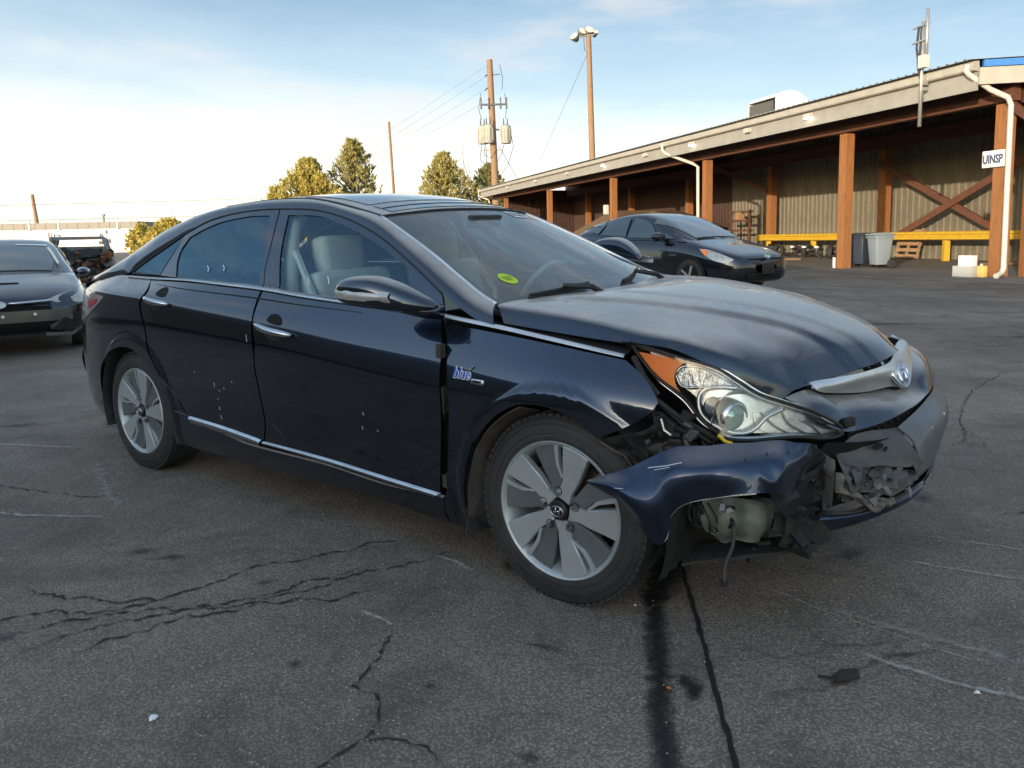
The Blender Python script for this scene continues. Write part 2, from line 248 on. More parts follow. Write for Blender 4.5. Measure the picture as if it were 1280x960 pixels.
# ---------------------------------------------------------------- measured outlines of the saloon (metres, car frame)
D = {"front_door":[[[-1.674,1.028], [-1.394,1.008], [-1.103,0.99], [-0.553,0.956]], [[-0.553,0.956], [-0.511,0.824], [-0.496,0.574], [-0.53,0.289]], [[-0.53,0.289], [-0.567,0.274], [-0.818,0.276], [-1.18,0.3], [-1.622,0.323]], [[-1.622,0.323], [-1.588,0.425], [-1.598,0.519], [-1.63,0.675], [-1.626,0.76], [-1.62,0.797], [-1.648,0.893], [-1.67,0.999], [-1.674,1.028]]],"rear_door":[[[-2.731,1.054], [-2.32,1.052], [-2.009,1.042], [-1.689,1.029]], [[-1.689,1.029], [-1.69,1.002], [-1.661,0.898], [-1.638,0.74], [-1.641,0.674], [-1.609,0.518], [-1.6,0.423], [-1.63,0.333]], [[-1.63,0.333], [-1.967,0.331], [-2.23,0.35], [-2.256,0.378]], [[-2.256,0.378], [-2.339,0.469], [-2.465,0.576], [-2.578,0.716], [-2.589,0.804], [-2.643,0.945]], [[-2.643,0.945], [-2.624,0.998], [-2.731,1.054]]],"front_frame":[[[-1.797,1.407], [-1.602,1.398], [-1.442,1.379], [-1.24,1.334], [-1.041,1.266], [-0.883,1.193], [-0.723,1.111], [-0.597,1.04]], [[-0.597,1.04], [-0.562,0.976]], [[-0.562,0.976], [-1.134,1.007], [-1.414,1.023], [-1.698,1.042]], [[-1.698,1.042], [-1.731,1.114], [-1.754,1.236], [-1.797,1.407]]],"front_window":[[[-1.718,1.378], [-1.521,1.369], [-1.386,1.346], [-1.222,1.301], [-1.023,1.228], [-0.894,1.172], [-0.803,1.132]], [[-0.803,1.132], [-0.77,1.07], [-0.729,0.989]], [[-0.729,0.989], [-1.139,1.011], [-1.421,1.027], [-1.586,1.038]], [[-1.586,1.038], [-1.662,1.195], [-1.718,1.378]]],"rear_frame":[[[-2.594,1.294], [-2.41,1.358], [-2.218,1.392], [-2.054,1.406], [-1.93,1.409], [-1.919,1.411], [-1.806,1.408]], [[-1.806,1.408], [-1.761,1.236], [-1.737,1.114], [-1.705,1.043]], [[-1.705,1.043], [-2.042,1.061], [-2.359,1.07], [-2.698,1.08]], [[-2.698,1.08], [-2.634,1.197], [-2.594,1.294]]],"rear_window":[[[-2.529,1.283], [-2.412,1.324], [-2.262,1.359], [-2.035,1.381], [-1.985,1.382], [-1.862,1.38]], [[-1.862,1.38], [-1.782,1.195], [-1.733,1.052]], [[-1.733,1.052], [-2.047,1.063], [-2.514,1.076]], [[-2.514,1.076], [-2.561,1.15], [-2.57,1.213], [-2.529,1.283]]],"quarter_glass":[[[-3.035,1.093], [-2.916,1.151], [-2.785,1.209], [-2.6,1.287]], [[-2.6,1.287], [-2.646,1.201], [-2.712,1.081]], [[-2.712,1.081], [-2.863,1.085], [-3.035,1.093]]],"fender":[[[-0.536,0.94], [-0.263,0.914], [-0.011,0.886], [0.225,0.857]], [[0.225,0.857], [0.295,0.815], [0.341,0.773], [0.362,0.744]], [[0.362,0.744], [0.34,0.709], [0.262,0.659], [0.175,0.62]], [[0.175,0.62], [0.086,0.673], [0.004,0.696], [-0.075,0.7], [-0.143,0.689], [-0.214,0.652], [-0.274,0.603], [-0.335,0.529], [-0.337,0.536], [-0.373,0.439], [-0.397,0.341], [-0.4,0.276], [-0.427,0.157]], [[-0.427,0.157], [-0.517,0.16]], [[-0.517,0.16], [-0.526,0.211], [-0.509,0.278], [-0.485,0.34], [-0.453,0.655], [-0.492,0.866], [-0.536,0.94]]],"rocker":[[[-2.376,0.387], [-2.258,0.374], [-2.232,0.345], [-1.968,0.327], [-1.761,0.299], [-1.182,0.292], [-0.82,0.27], [-0.534,0.279], [-0.512,0.273]], [[-0.512,0.273], [-0.531,0.21], [-0.522,0.159]], [[-0.522,0.159], [-0.745,0.177], [-1.035,0.191], [-1.511,0.191], [-1.712,0.183], [-2.183,0.187], [-2.448,0.194]], [[-2.448,0.194], [-2.376,0.387]]],"rail":[[-3.04,1.095], [-2.919,1.155], [-2.725,1.242], [-2.601,1.298], [-2.414,1.363], [-2.222,1.396], [-1.933,1.413], [-1.809,1.413], [-1.606,1.403], [-1.445,1.384], [-1.243,1.338], [-1.044,1.27], [-0.885,1.197], [-0.724,1.115], [-0.597,1.044], [-0.425,0.968]],"chrome_belt":[[[-3.063,1.074], [-2.737,1.07], [-2.356,1.069], [-2.038,1.059], [-1.701,1.043], [-1.412,1.022], [-1.118,1.003], [-0.563,0.974], [-0.278,0.941], [-0.022,0.907], [0.216,0.873]], [[-3.025,1.065], [-2.71,1.06], [-2.329,1.058], [-2.012,1.046], [-1.679,1.031], [-1.395,1.01], [-1.104,0.993], [-0.551,0.958], [-0.267,0.928], [-0.014,0.895], [0.223,0.863]]],"chrome_sill":[[[-2.245,0.38], [-1.956,0.368], [-1.68,0.346], [-1.644,0.341], [-1.621,0.338], [-1.173,0.329], [-0.81,0.31], [-0.522,0.296]], [[-2.213,0.337], [-1.97,0.323], [-1.69,0.31], [-1.65,0.302], [-1.629,0.322], [-1.178,0.308], [-0.814,0.287], [-0.567,0.272]]],"tail_lamp":[[[-3.483,0.982], [-3.131,0.968]], [[-3.131,0.968], [-3.125,0.948], [-3.259,0.886], [-3.489,0.8]], [[-3.489,0.8], [-3.698,0.802], [-3.684,0.861], [-3.676,0.935], [-3.483,0.982]]],"tail_red":[[[-3.379,0.928], [-3.185,0.945]], [[-3.185,0.945], [-3.232,0.914], [-3.361,0.884]], [[-3.361,0.884], [-3.379,0.928]]],"handle_rear":[[-2.592,0.974], [-2.351,0.952], [-2.461,0.988], [-2.419,0.915]],"handle_front":[[-1.617,0.887], [-1.35,0.852], [-1.466,0.894], [-1.461,0.827]],"quarter_rear_edge":[[-3.724,0.636], [-3.7,0.434], [-3.671,0.29], [-3.475,0.235], [-3.277,0.215], [-3.198,0.23]],"badge":[[-0.437,0.784], [-0.278,0.742], [-0.443,0.755]],"lens":[[0.222,-0.77,0.911], [0.313,-0.766,0.889], [0.403,-0.758,0.866], [0.5,-0.737,0.842], [0.561,-0.721,0.805], [0.617,-0.689,0.763], [0.679,-0.638,0.733], [0.753,-0.554,0.689], [0.81,-0.453,0.629], [0.816,-0.443,0.607], [0.797,-0.492,0.6], [0.772,-0.547,0.604], [0.729,-0.606,0.62], [0.686,-0.657,0.626], [0.637,-0.708,0.625], [0.585,-0.747,0.627], [0.547,-0.772,0.634], [0.477,-0.785,0.682], [0.415,-0.785,0.748], [0.321,-0.786,0.807], [0.262,-0.778,0.863]],"amber":[[0.247,-0.763,0.88], [0.324,-0.758,0.87], [0.401,-0.749,0.856], [0.382,-0.758,0.835], [0.376,-0.765,0.812], [0.383,-0.771,0.783], [0.411,-0.774,0.747], [0.368,-0.776,0.772], [0.316,-0.774,0.81], [0.276,-0.769,0.845]],"trim_bright":[[0.22,-0.764,0.905], [0.31,-0.76,0.883], [0.401,-0.752,0.86], [0.498,-0.732,0.834], [0.559,-0.716,0.795], [0.615,-0.685,0.753], [0.678,-0.634,0.722], [0.752,-0.549,0.679], [0.803,-0.464,0.628]],"trim_low":[[0.237,-0.765,0.884], [0.318,-0.779,0.799], [0.412,-0.779,0.736], [0.475,-0.779,0.67], [0.55,-0.761,0.635], [0.613,-0.715,0.629], [0.664,-0.671,0.631], [0.732,-0.591,0.624], [0.774,-0.531,0.609], [0.799,-0.475,0.61]],"trim_inner":[[0.563,-0.706,0.778], [0.51,-0.729,0.781], [0.468,-0.745,0.773], [0.452,-0.758,0.747], [0.462,-0.765,0.702], [0.495,-0.761,0.671], [0.545,-0.75,0.648], [0.588,-0.72,0.643], [0.614,-0.698,0.658], [0.638,-0.672,0.689], [0.676,-0.628,0.71]],"reflector":[[0.376,-0.746,0.815], [0.394,-0.736,0.839], [0.453,-0.724,0.839], [0.504,-0.712,0.817], [0.56,-0.698,0.78], [0.507,-0.72,0.782], [0.458,-0.737,0.78], [0.399,-0.75,0.78]],"projector":[[0.556,-0.686,0.678], [0.528,-0.676,0.686]],"signal_r":[[0.408,-0.753,0.761], [0.446,-0.743,0.77], [0.46,-0.742,0.758], [0.456,-0.75,0.732], [0.43,-0.756,0.734]],"bowl_small":[[0.458,-0.737,0.743], [0.5,-0.721,0.747], [0.508,-0.723,0.725], [0.485,-0.736,0.708]],"lobe":[[0.598,-0.67,0.697], [0.651,-0.629,0.7], [0.702,-0.579,0.668], [0.752,-0.52,0.632], [0.793,-0.449,0.613], [0.753,-0.523,0.609], [0.675,-0.62,0.626], [0.612,-0.671,0.651]],"torn":[[[0.185,-1.0,0.503], [0.253,-0.985,0.531], [0.319,-0.97,0.562], [0.369,-0.955,0.59], [0.408,-0.935,0.613], [0.454,-0.915,0.633], [0.552,-0.88,0.641], [0.637,-0.85,0.65], [0.71,-0.79,0.652], [0.762,-0.74,0.645], [0.791,-0.7,0.633]], [[0.198,-1.01,0.507], [0.291,-1.02,0.51], [0.391,-1.03,0.478], [0.427,-1.02,0.492], [0.448,-1.0,0.544], [0.491,-0.985,0.573], [0.586,-0.95,0.591], [0.664,-0.9,0.596], [0.735,-0.87,0.602], [0.762,-0.8,0.592], [0.776,-0.73,0.586]], [[0.195,-1.0,0.5], [0.308,-1.0,0.461], [0.416,-0.99,0.351], [0.446,-0.985,0.37], [0.46,-0.98,0.444], [0.501,-0.97,0.486], [0.605,-0.95,0.521], [0.692,-0.92,0.537], [0.742,-0.87,0.53], [0.753,-0.8,0.506], [0.753,-0.72,0.54]]],"arch_bracket":[[0.159,-0.87,0.607], [0.218,-0.87,0.636], [0.329,-0.85,0.698], [0.361,-0.84,0.741], [0.393,-0.8,0.701], [0.439,-0.76,0.65], [0.507,-0.72,0.592], [0.381,-0.76,0.582], [0.348,-0.8,0.616], [0.254,-0.84,0.531], [0.242,-0.86,0.563]],"crumple":[[[0.805,-0.5,0.554], [0.832,-0.43,0.59], [0.871,-0.36,0.596], [0.902,-0.28,0.584], [0.933,-0.22,0.578]], [[0.823,-0.52,0.538], [0.853,-0.45,0.539], [0.895,-0.4,0.54], [0.942,-0.33,0.536], [0.975,-0.26,0.547]], [[0.843,-0.54,0.531], [0.882,-0.48,0.51], [0.921,-0.42,0.505], [0.973,-0.33,0.482], [1.015,-0.22,0.469]]],"crumple2":[[[0.809,-0.53,0.555], [0.849,-0.5,0.512], [0.9,-0.42,0.489], [0.96,-0.34,0.475], [1.012,-0.24,0.455]], [[0.833,-0.56,0.519], [0.857,-0.5,0.473], [0.908,-0.46,0.469], [0.96,-0.38,0.445], [1.002,-0.27,0.435]], [[0.872,-0.6,0.468], [0.877,-0.52,0.442], [0.916,-0.46,0.43], [0.957,-0.4,0.41], [0.993,-0.28,0.428]]],"beam_foam":[[[0.823,-0.58,0.516], [0.863,-0.52,0.439], [0.908,-0.45,0.4], [0.954,-0.38,0.398]], [[0.829,-0.6,0.459], [0.86,-0.54,0.429], [0.896,-0.46,0.376], [0.9,-0.4,0.365]]],"cone":[[[0.788,-0.68,0.625], [0.797,-0.6,0.581], [0.81,-0.55,0.545]], [[0.765,-0.7,0.573], [0.785,-0.62,0.529], [0.813,-0.56,0.508]], [[0.76,-0.72,0.525], [0.775,-0.62,0.456], [0.8,-0.58,0.407]]],"dark_fold":[[[0.789,-0.7,0.631], [0.77,-0.72,0.588], [0.748,-0.74,0.529]], [[0.802,-0.62,0.564], [0.775,-0.62,0.496], [0.754,-0.62,0.395]], [[0.699,-0.84,0.514], [0.719,-0.76,0.421], [0.757,-0.66,0.386]]],"prong":[[0.799,-0.6,0.51], [0.824,-0.59,0.511], [0.824,-0.62,0.421], [0.799,-0.62,0.424]],"lip":[[[0.751,-0.55,0.365], [0.8,-0.5,0.358], [0.84,-0.44,0.345], [0.896,-0.38,0.359], [0.957,-0.3,0.372], [1.002,-0.15,0.38], [1.006,-0.0,0.379], [0.999,0.15,0.371]], [[0.77,-0.56,0.344], [0.807,-0.52,0.342], [0.852,-0.46,0.342], [0.907,-0.4,0.354], [0.967,-0.32,0.366], [1.013,-0.16,0.376], [1.007,0.05,0.345], [0.994,0.25,0.341]], [[0.779,-0.55,0.33], [0.803,-0.5,0.306], [0.89,-0.42,0.323], [0.949,-0.34,0.341], [0.991,-0.25,0.356], [1.021,-0.12,0.383], [1.006,0.1,0.349], [0.992,0.27,0.33]]],"flap":[[0.709,-0.7,0.406], [0.757,-0.66,0.422], [0.774,-0.58,0.36], [0.808,-0.55,0.307], [0.805,-0.56,0.285], [0.726,-0.62,0.249], [0.693,-0.72,0.305], [0.712,-0.72,0.342]],"flap_in":[[0.705,-0.68,0.397], [0.771,-0.64,0.409], [0.76,-0.64,0.298], [0.702,-0.72,0.314]],"reservoir":[[0.482,-0.72,0.4], [0.614,-0.62,0.389], [0.604,-0.62,0.34], [0.576,-0.64,0.338], [0.573,-0.66,0.301], [0.552,-0.66,0.293], [0.489,-0.7,0.315], [0.475,-0.72,0.348]],"hose":[[0.519,-0.76,0.414], [0.561,-0.78,0.395], [0.585,-0.8,0.367], [0.579,-0.8,0.304], [0.563,-0.8,0.259], [0.554,-0.8,0.222], [0.555,-0.8,0.183]],"hose2":[[0.444,-0.8,0.416], [0.437,-0.8,0.376], [0.465,-0.8,0.347], [0.492,-0.78,0.346]],"hose3":[[0.498,-0.76,0.325], [0.511,-0.74,0.289], [0.546,-0.72,0.3], [0.58,-0.68,0.321], [0.608,-0.66,0.27], [0.649,-0.64,0.271]],"liner":[[[0.41,-0.86,0.406], [0.444,-0.8,0.413], [0.49,-0.74,0.359], [0.517,-0.7,0.329]], [[0.398,-0.86,0.284], [0.452,-0.82,0.271], [0.498,-0.76,0.265], [0.525,-0.72,0.266]]],"mirror":[[-0.875,-1.02,1.079], [-0.51,-0.93,1.055], [-0.678,-0.98,1.129], [-0.695,-1.0,1.005], [-0.555,-0.86,0.967], [-0.536,-0.84,1.005]],"sig":[[-0.856,-1.03,1.081], [-0.583,-1.0,1.05], [-0.801,-1.03,1.046], [-0.798,-1.03,1.079]],"wing_top":[[0.702,-0.46,0.752], [0.716,-0.43,0.755], [0.741,-0.38,0.756], [0.824,-0.25,0.767], [0.873,-0.11,0.774], [0.876,-0.02,0.789], [0.867,0.08,0.802], [0.863,0.18,0.807], [0.864,0.25,0.798]],"wing_bot":[[0.709,-0.465,0.745], [0.719,-0.44,0.733], [0.737,-0.39,0.72], [0.82,-0.22,0.698], [0.874,-0.1,0.696], [0.915,0.0,0.677], [0.915,0.07,0.714], [0.902,0.14,0.745], [0.875,0.24,0.777]],"emblem":[[0.902,-0.03,0.724], [0.9,-0.03,0.76], [0.921,0.03,0.709]],"slot":[[0.837,-0.4,0.594], [0.867,-0.34,0.597], [0.905,-0.26,0.601], [0.954,-0.14,0.618], [0.978,0.02,0.624], [0.984,0.16,0.632]],"wiper":[[-0.33,-0.659,1.019], [-0.33,-0.367,0.995], [-0.33,-0.02,0.978], [-0.33,0.318,0.995], [-0.33,0.537,0.991]],"sticker":[[-0.46,-0.53,1.038]]}
def pch(xs,ys):
    xs=np.array(xs,float);ys=np.array(ys,float);h=np.diff(xs);d=np.diff(ys)/h
    m=np.zeros(len(xs));m[0]=d[0];m[-1]=d[-1]
    for i in range(1,len(xs)-1):
        if d[i-1]*d[i]>0:
            w1=2*h[i]+h[i-1];w2=h[i]+2*h[i-1];m[i]=(w1+w2)/(w1/d[i-1]+w2/d[i])
    def f(x):
        x=np.clip(x,xs[0],xs[-1]);i=np.clip(np.searchsorted(xs,x)-1,0,len(xs)-2)
        t=(x-xs[i])/h[i];a=t*t*(3-2*t)
        return ys[i]*(1-a)+ys[i+1]*a+h[i]*(t*(1-t)**2*m[i]-t*t*(1-t)*m[i+1])
    return f
BZ=pch([-4,-3.9,-3.5,-3.13,-2.77,-2.38,-2.05,-1.72,-1.43,-1.13,-.576,-.287,-.032,.214,.5],[.96,.985,1.045,1.068,1.062,1.058,1.048,1.033,1.014,.996,.967,.934,.901,.867,.82])
BY=pch([-4,-3.9,-3.5,-3.13,-2.77,-2.38,-2.05,-1.72,-1.13,-.5,-.03,.214,.35,.5],[.45,.56,.685,.742,.766,.79,.803,.808,.815,.815,.81,.80,.78,.74])
CZ=pch([-4,-3.16,-2.74,-2.42,-2.05,-1.7,-1.375,-1.04,-.77,-.51,-.2,.2,.5],[.94,.97,.962,.94,.905,.875,.845,.80,.767,.742,.735,.73,.70])
CY=pch([-4,-3.9,-3.7,-3.45,-3.16,-2.74,-2.4,-1.5,-.5,0,.2,.35,.5],[.45,.59,.71,.80,.857,.888,.897,.902,.905,.905,.893,.868,.83])
MY=pch([-4,-3.9,-3.7,-3.45,-3.16,-2.8,-2.4,-1.5,-.3,0,.2,.35,.5],[.5,.64,.755,.835,.883,.905,.912,.914,.914,.914,.903,.88,.84])
def W(x,z):
    bz,cz=BZ(x),CZ(x)
    if z>bz:
        h=z-bz; return BY(x)-.02*min(1,h/.02)-.46*h-.22*h*h
    m=MY(x);c=CY(x);zs=[.12,.30,.60,cz,bz];ys=[m-.07,m-.012,m,c,BY(x)]
    i=0
    while i<3 and z>zs[i+1]: i+=1
    # local pchip
    d=[(ys[k+1]-ys[k])/(zs[k+1]-zs[k]) for k in range(4)]
    mm=[0]*5; mm[0]=d[0]
    mm[1]=(d[0]+d[1])/2*.6; mm[2]=-.03; mm[3]=-.22; mm[4]=d[3]*1.15
    h=zs[i+1]-zs[i];t=(z-zs[i])/h;a=t*t*(3-2*t)
    return ys[i]*(1-a)+ys[i+1]*a+h*(t*(1-t)**2*mm[i]-t*t*(1-t)*mm[i+1])
# ================================================================= SETTING
def sstep(t): t = max(0., min(1., t)); return t * t * (3 - 2 * t)
def gz(x, y): return -0.55 * sstep((-x - 7) / 14.0) + .12 * math.exp(-((x - 3) ** 2 + (y - 14.5) ** 2) / 12.0)
def asphalt():
    m = bpy.data.materials.new('asphalt'); m.use_nodes = True; t = m.node_tree; b = t.nodes['Principled BSDF']
    co = N(t, 'ShaderNodeTexCoord'); L = t.links.new
    def noise(s, d=8, r=.65, vec=None, dist=0.):
        n = N(t, 'ShaderNodeTexNoise'); n.inputs['Scale'].default_value = s; n.inputs['Detail'].default_value = d; n.inputs['Roughness'].default_value = r; n.inputs['Distortion'].default_value = dist
        L(vec or co.outputs['Object'], n.inputs['Vector']); return n.outputs['Fac']
    def mr(v, a, b_, c=0., d=1.):
        n = N(t, 'ShaderNodeMapRange'); n.inputs['From Min'].default_value = a; n.inputs['From Max'].default_value = b_; n.inputs['To Min'].default_value = c; n.inputs['To Max'].default_value = d; L(v, n.inputs['Value']); return n.outputs[0]
    def mix(f, a, b_):
        n = N(t, 'ShaderNodeMix', data_type='RGBA'); L(f, n.inputs['Factor'])
        for s, v in (('A', a), ('B', b_)):
            if isinstance(v, tuple): n.inputs[s].default_value = (*v, 1)
            else: L(v, n.inputs[s])
        return n.outputs['Result']
    base = mix(mr(noise(.45, 10, .68), .40, .62), (.192, .157, .121), (.365, .296, .230))
    base = mix(mr(noise(5.5, 6, .75), .50, .72, 0, .45), base, (.36, .31, .255))
    base = mix(mr(noise(2.1, 8, .7, dist=.6), .50, .70, 0, .75), base, (.088, .074, .060))
    base = mix(mr(noise(1.2, 10, .75), .60, .78, 0, .45), base, (.34, .295, .24))
    # aggregate: pale chips
    vo = N(t, 'ShaderNodeTexVoronoi'); vo.inputs['Scale'].default_value = 80; L(co.outputs['Object'], vo.inputs['Vector'])
    chips = mr(vo.outputs['Distance'], .36, .20)
    wh = N(t, 'ShaderNodeTexWhiteNoise'); wh.noise_dimensions = '3D'; L(vo.outputs['Color'], wh.inputs['Vector'])
    sel = mr(wh.outputs['Value'], .70, .76)
    mm = N(t, 'ShaderNodeMath', operation='MULTIPLY'); L(chips, mm.inputs[0]); L(sel, mm.inputs[1])
    base = mix(mm.outputs[0], base, (.42, .39, .35))
    vo2 = N(t, 'ShaderNodeTexVoronoi'); vo2.inputs['Scale'].default_value = 120; L(co.outputs['Object'], vo2.inputs['Vector'])
    base = mix(mr(vo2.outputs['Distance'], .25, .60, 0, .62), base, (.058, .053, .049))
    # pale streaks dragged along the lot
    mp2 = N(t, 'ShaderNodeMapping'); mp2.inputs['Rotation'].default_value = (0, 0, R(-28)); mp2.inputs['Scale'].default_value = (.5, 3.2, 1); L(co.outputs['Object'], mp2.inputs[0])
    base = mix(mr(noise(1.4, 10, .78, mp2.outputs[0]), .61, .78, 0, .5), base, (.26, .245, .22))
    mp3 = N(t, 'ShaderNodeMapping'); mp3.inputs['Rotation'].default_value = (0, 0, R(15)); mp3.inputs['Scale'].default_value = (.35, 1.6, 1); L(co.outputs['Object'], mp3.inputs[0])
    base = mix(mr(noise(.9, 9, .7, mp3.outputs[0]), .56, .72, 0, .8), base, (.072, .062, .052))
    # fine crack network, only in worn patches
    dv = N(t, 'ShaderNodeTexNoise'); dv.inputs['Scale'].default_value = 2.4; dv.inputs['Detail'].default_value = 6; L(co.outputs['Object'], dv.inputs['Vector'])
    ds = N(t, 'ShaderNodeVectorMath', operation='MULTIPLY_ADD'); L(dv.outputs['Color'], ds.inputs[0]); ds.inputs[1].default_value = (.55, .55, 0); L(co.outputs['Object'], ds.inputs[2])
    hts = []
    for sc, lo, hi, wdt in ((1.15, .50, .62, .010), (3.6, .60, .68, .016)):
        ve_ = N(t, 'ShaderNodeTexVoronoi', feature='DISTANCE_TO_EDGE'); ve_.inputs['Scale'].default_value = sc; L(ds.outputs[0], ve_.inputs['Vector'])
        ln = mr(ve_.outputs['Distance'], wdt, wdt * .25); mk = mr(noise(.55 if sc < 2 else .8, 4, .6), lo, hi)
        m_ = N(t, 'ShaderNodeMath', operation='MULTIPLY'); L(ln, m_.inputs[0]); L(mk, m_.inputs[1]); m2_ = N(t, 'ShaderNodeMath', operation='MULTIPLY'); L(m_.outputs[0], m2_.inputs[0]); m2_.inputs[1].default_value = .85; hts.append(m_.outputs[0])
        base = mix(m2_.outputs[0], base, (.045, .039, .033))
    L(base, b.inputs['Base Color'])
    L(mr(noise(3, 6), .3, .7, .62, .88), b.inputs['Roughness'])
    b.inputs['Specular IOR Level'].default_value = .35
    bp = N(t, 'ShaderNodeBump'); bp.inputs['Strength'].default_value = .55; bp.inputs['Distance'].default_value = .004; L(vo2.outputs['Distance'], bp.inputs['Height'])
    bp2 = N(t, 'ShaderNodeBump'); bp2.inputs['Strength'].default_value = .35; bp2.inputs['Distance'].default_value = .03; L(noise(9, 8, .7), bp2.inputs['Height']); L(bp.outputs[0], bp2.inputs['Normal'])
    L(bp2.outputs[0], b.inputs['Normal'])
    return m
M_asph = asphalt()
def axis_pts(lo, hi):
    a = [lo, lo * .5, lo * .25, lo * .12]; x = -40.
    while x <= 60: a.append(x); x += 2.0
    a += [hi * .12, hi * .25, hi * .5, hi]
    return sorted(set(round(q, 3) for q in a if lo <= q <= hi))
xs = axis_pts(-900., 900.); ys = axis_pts(-900., 900.)
V = [(x, y, gz(x, y)) for y in ys for x in xs]; nx = len(xs)
F = [(j * nx + i, j * nx + i + 1, (j + 1) * nx + i + 1, (j + 1) * nx + i) for j in range(len(ys) - 1) for i in range(nx - 1)]
tag(mesh_obj('ground', V, F, M_asph, smooth=True), kind='structure')

# --- strips and blots on the asphalt
def resamp(pts, step):
    out = [Vector(pts[0])]
    for a, b in zip(pts, pts[1:]):
        a, b = Vector(a), Vector(b); n = max(1, int((b - a).length / step))
        for i in range(1, n + 1): out.append(a.lerp(b, i / n))
    return out
def strip(name, pts, w, m, z=.004, jit=0., step=.03, wj=.4, kind='structure', edge=True):
    P = resamp([(a, b) for a, b in pts], step); rnd = random.Random(int(abs(pts[0][0]) * 997) + len(pts)); V = []; F = []; UV = []
    o1 = o2 = 0
    for i, p in enumerate(P):
        d = (P[min(i + 1, len(P) - 1)] - P[max(i - 1, 0)]).normalized(); nn = Vector((-d.y, d.x))
        o1 = o1 * .6 + rnd.uniform(-1, 1) * jit; t = i / (len(P) - 1)
        ww = w * (1 + wj * rnd.uniform(-1, 1)) * (min(1, t * 8, (1 - t) * 8) * .85 + .15)
        c = p + nn * o1
        for k, s in enumerate((-1, 0, 1)):
            q = c + nn * ww * .5 * s; V.append((q.x, q.y, gz(q.x, q.y) + z)); UV.append((min(1, t * 6, (1 - t) * 6), 1 if s == 0 else 0))
        if i:
            b = i * 3; F += [(b - 3, b - 2, b + 1, b), (b - 2, b - 1, b + 2, b + 1)]
    o = mesh_obj(name, V, F, m); ul = o.data.uv_layers.new(name='UVMap')
    for l in o.data.loops: ul.data[l.index].uv = UV[l.vertex_index]
    o['kind'] = kind; return o
def blot(name, c, rx, ry, rot, m, z=.006):
    V = [(c[0], c[1], gz(*c[:2]) + z)]; UV = [(1, 1)]; n = 28; rnd = random.Random(int(c[0] * 1000))
    for i in range(n):
        a = 2 * math.pi * i / n; r = 1 + rnd.uniform(-.12, .12); x = rx * r * math.cos(a); y = ry * r * math.sin(a)
        V.append((c[0] + x * math.cos(rot) - y * math.sin(rot), c[1] + x * math.sin(rot) + y * math.cos(rot), gz(*c[:2]) + z)); UV.append((0, 0))
    o = mesh_obj(name, V, [(0, 1 + i, 1 + (i + 1) % n) for i in range(n)], m); ul = o.data.uv_layers.new(name='UVMap')
    for l in o.data.loops: ul.data[l.index].uv = UV[l.vertex_index]
    o['kind'] = 'structure'; return o
M_crack = mat('crack', (.010, .010, .011), .95)
M_crackd = decal_mat('crack_fine', (.018, .016, .014), 30, .48, .78, amax=.95)
M_oil = decal_mat('oil_stain', (.014, .014, .014), 11, .48, .95, rough=.5, amax=.75)
M_tar = decal_mat('tar_stain', (.022, .021, .021), 34, .50, .98, rough=.42, amax=.93)
M_chalk = decal_mat('white_scuff', (.46, .44, .40), 38, .72, 1.02, amax=.65)
M_chalk2 = decal_mat('white_scuff_faint', (.40, .38, .35), 26, .76, 1.1, amax=.5)
for k, pts in enumerate([
    [(-1.95, 2.62), (-1.55, 2.50), (-1.32, 2.52), (-1.10, 2.72), (-.85, 2.86), (-.55, 3.02), (-.38, 3.12)],
    [(-1.62, 2.17), (-1.42, 2.33), (-1.20, 2.42), (-.98, 2.50), (-.82, 2.64), (-.62, 2.72)],
    [(-1.85, 2.22), (-1.60, 2.35), (-1.35, 2.41), (-1.05, 2.44), (-.75, 2.62), (-.45, 2.78), (-.25, 2.90)],
    [(-1.5, 2.10), (-1.34, 2.26), (-1.18, 2.38), (-.90, 2.46), (-.66, 2.50), (-.50, 2.56)],
    [(-1.9, 2.35), (-1.7, 2.42), (-1.5, 2.42), (-1.3, 2.5)]]):
    strip('crack', pts, .011, M_crackd, jit=.016, wj=.9, step=.02)
for pts in [[(-.42, 2.30), (-.46, 2.18), (-.50, 2.06), (-.53, 1.97), (-.44, 1.93), (-.42, 1.83), (-.44, 1.75), (-.33, 1.74), (-.26, 1.70), (-.24, 1.60)],
            [(-.44, 1.75), (-.50, 1.67), (-.55, 1.58)], [(-.02, 2.92), (.10, 2.74), (.22, 2.66), (.34, 2.58)],
            [(-3.4, 4.1), (-2.8, 3.8), (-2.3, 3.62), (-1.9, 3.6)], [(2.2, 4.0), (2.6, 4.3), (2.9, 4.9), (3.4, 5.6), (4.2, 6.4)], [(2.9, 4.9), (3.5, 4.8), (4.2, 5.0)],
            [(3.1, 7.4), (4.2, 7.8), (5.3, 7.6), (6.2, 8.1)], [(2.0, 3.1), (2.3, 3.2), (2.6, 3.15), (2.9, 3.3)]]:
    strip('crack', pts, .008, M_crackd, jit=.013, wj=.9, step=.02)
# seam of the trench patch with its joint, running under the front wheel
strip('pavement_joint', [(.62, 3.2), (.565, 2.75), (.535, 2.35), (.51, 2.0), (.48, 1.70), (.46, 1.45), (.45, 1.2)], .016, M_crack, z=.005, jit=.003, wj=.35)
strip('tar_seam', [(.60, 3.3), (.50, 2.75), (.41, 2.40), (.37, 2.10), (.335, 1.85), (.31, 1.65), (.295, 1.45), (.28, 1.2)], .095, M_tar, z=.0045, jit=.004, wj=.15)
strip('tar_seam', [(.56, 2.80), (.50, 2.60), (.43, 2.48), (.39, 2.38)], .15, M_tar, z=.0055, jit=.004, wj=.12)
strip('tar_seam', [(.40, 2.0), (.43, 1.93), (.41, 1.87)], .07, M_tar, z=.0055, jit=.01, wj=.25)
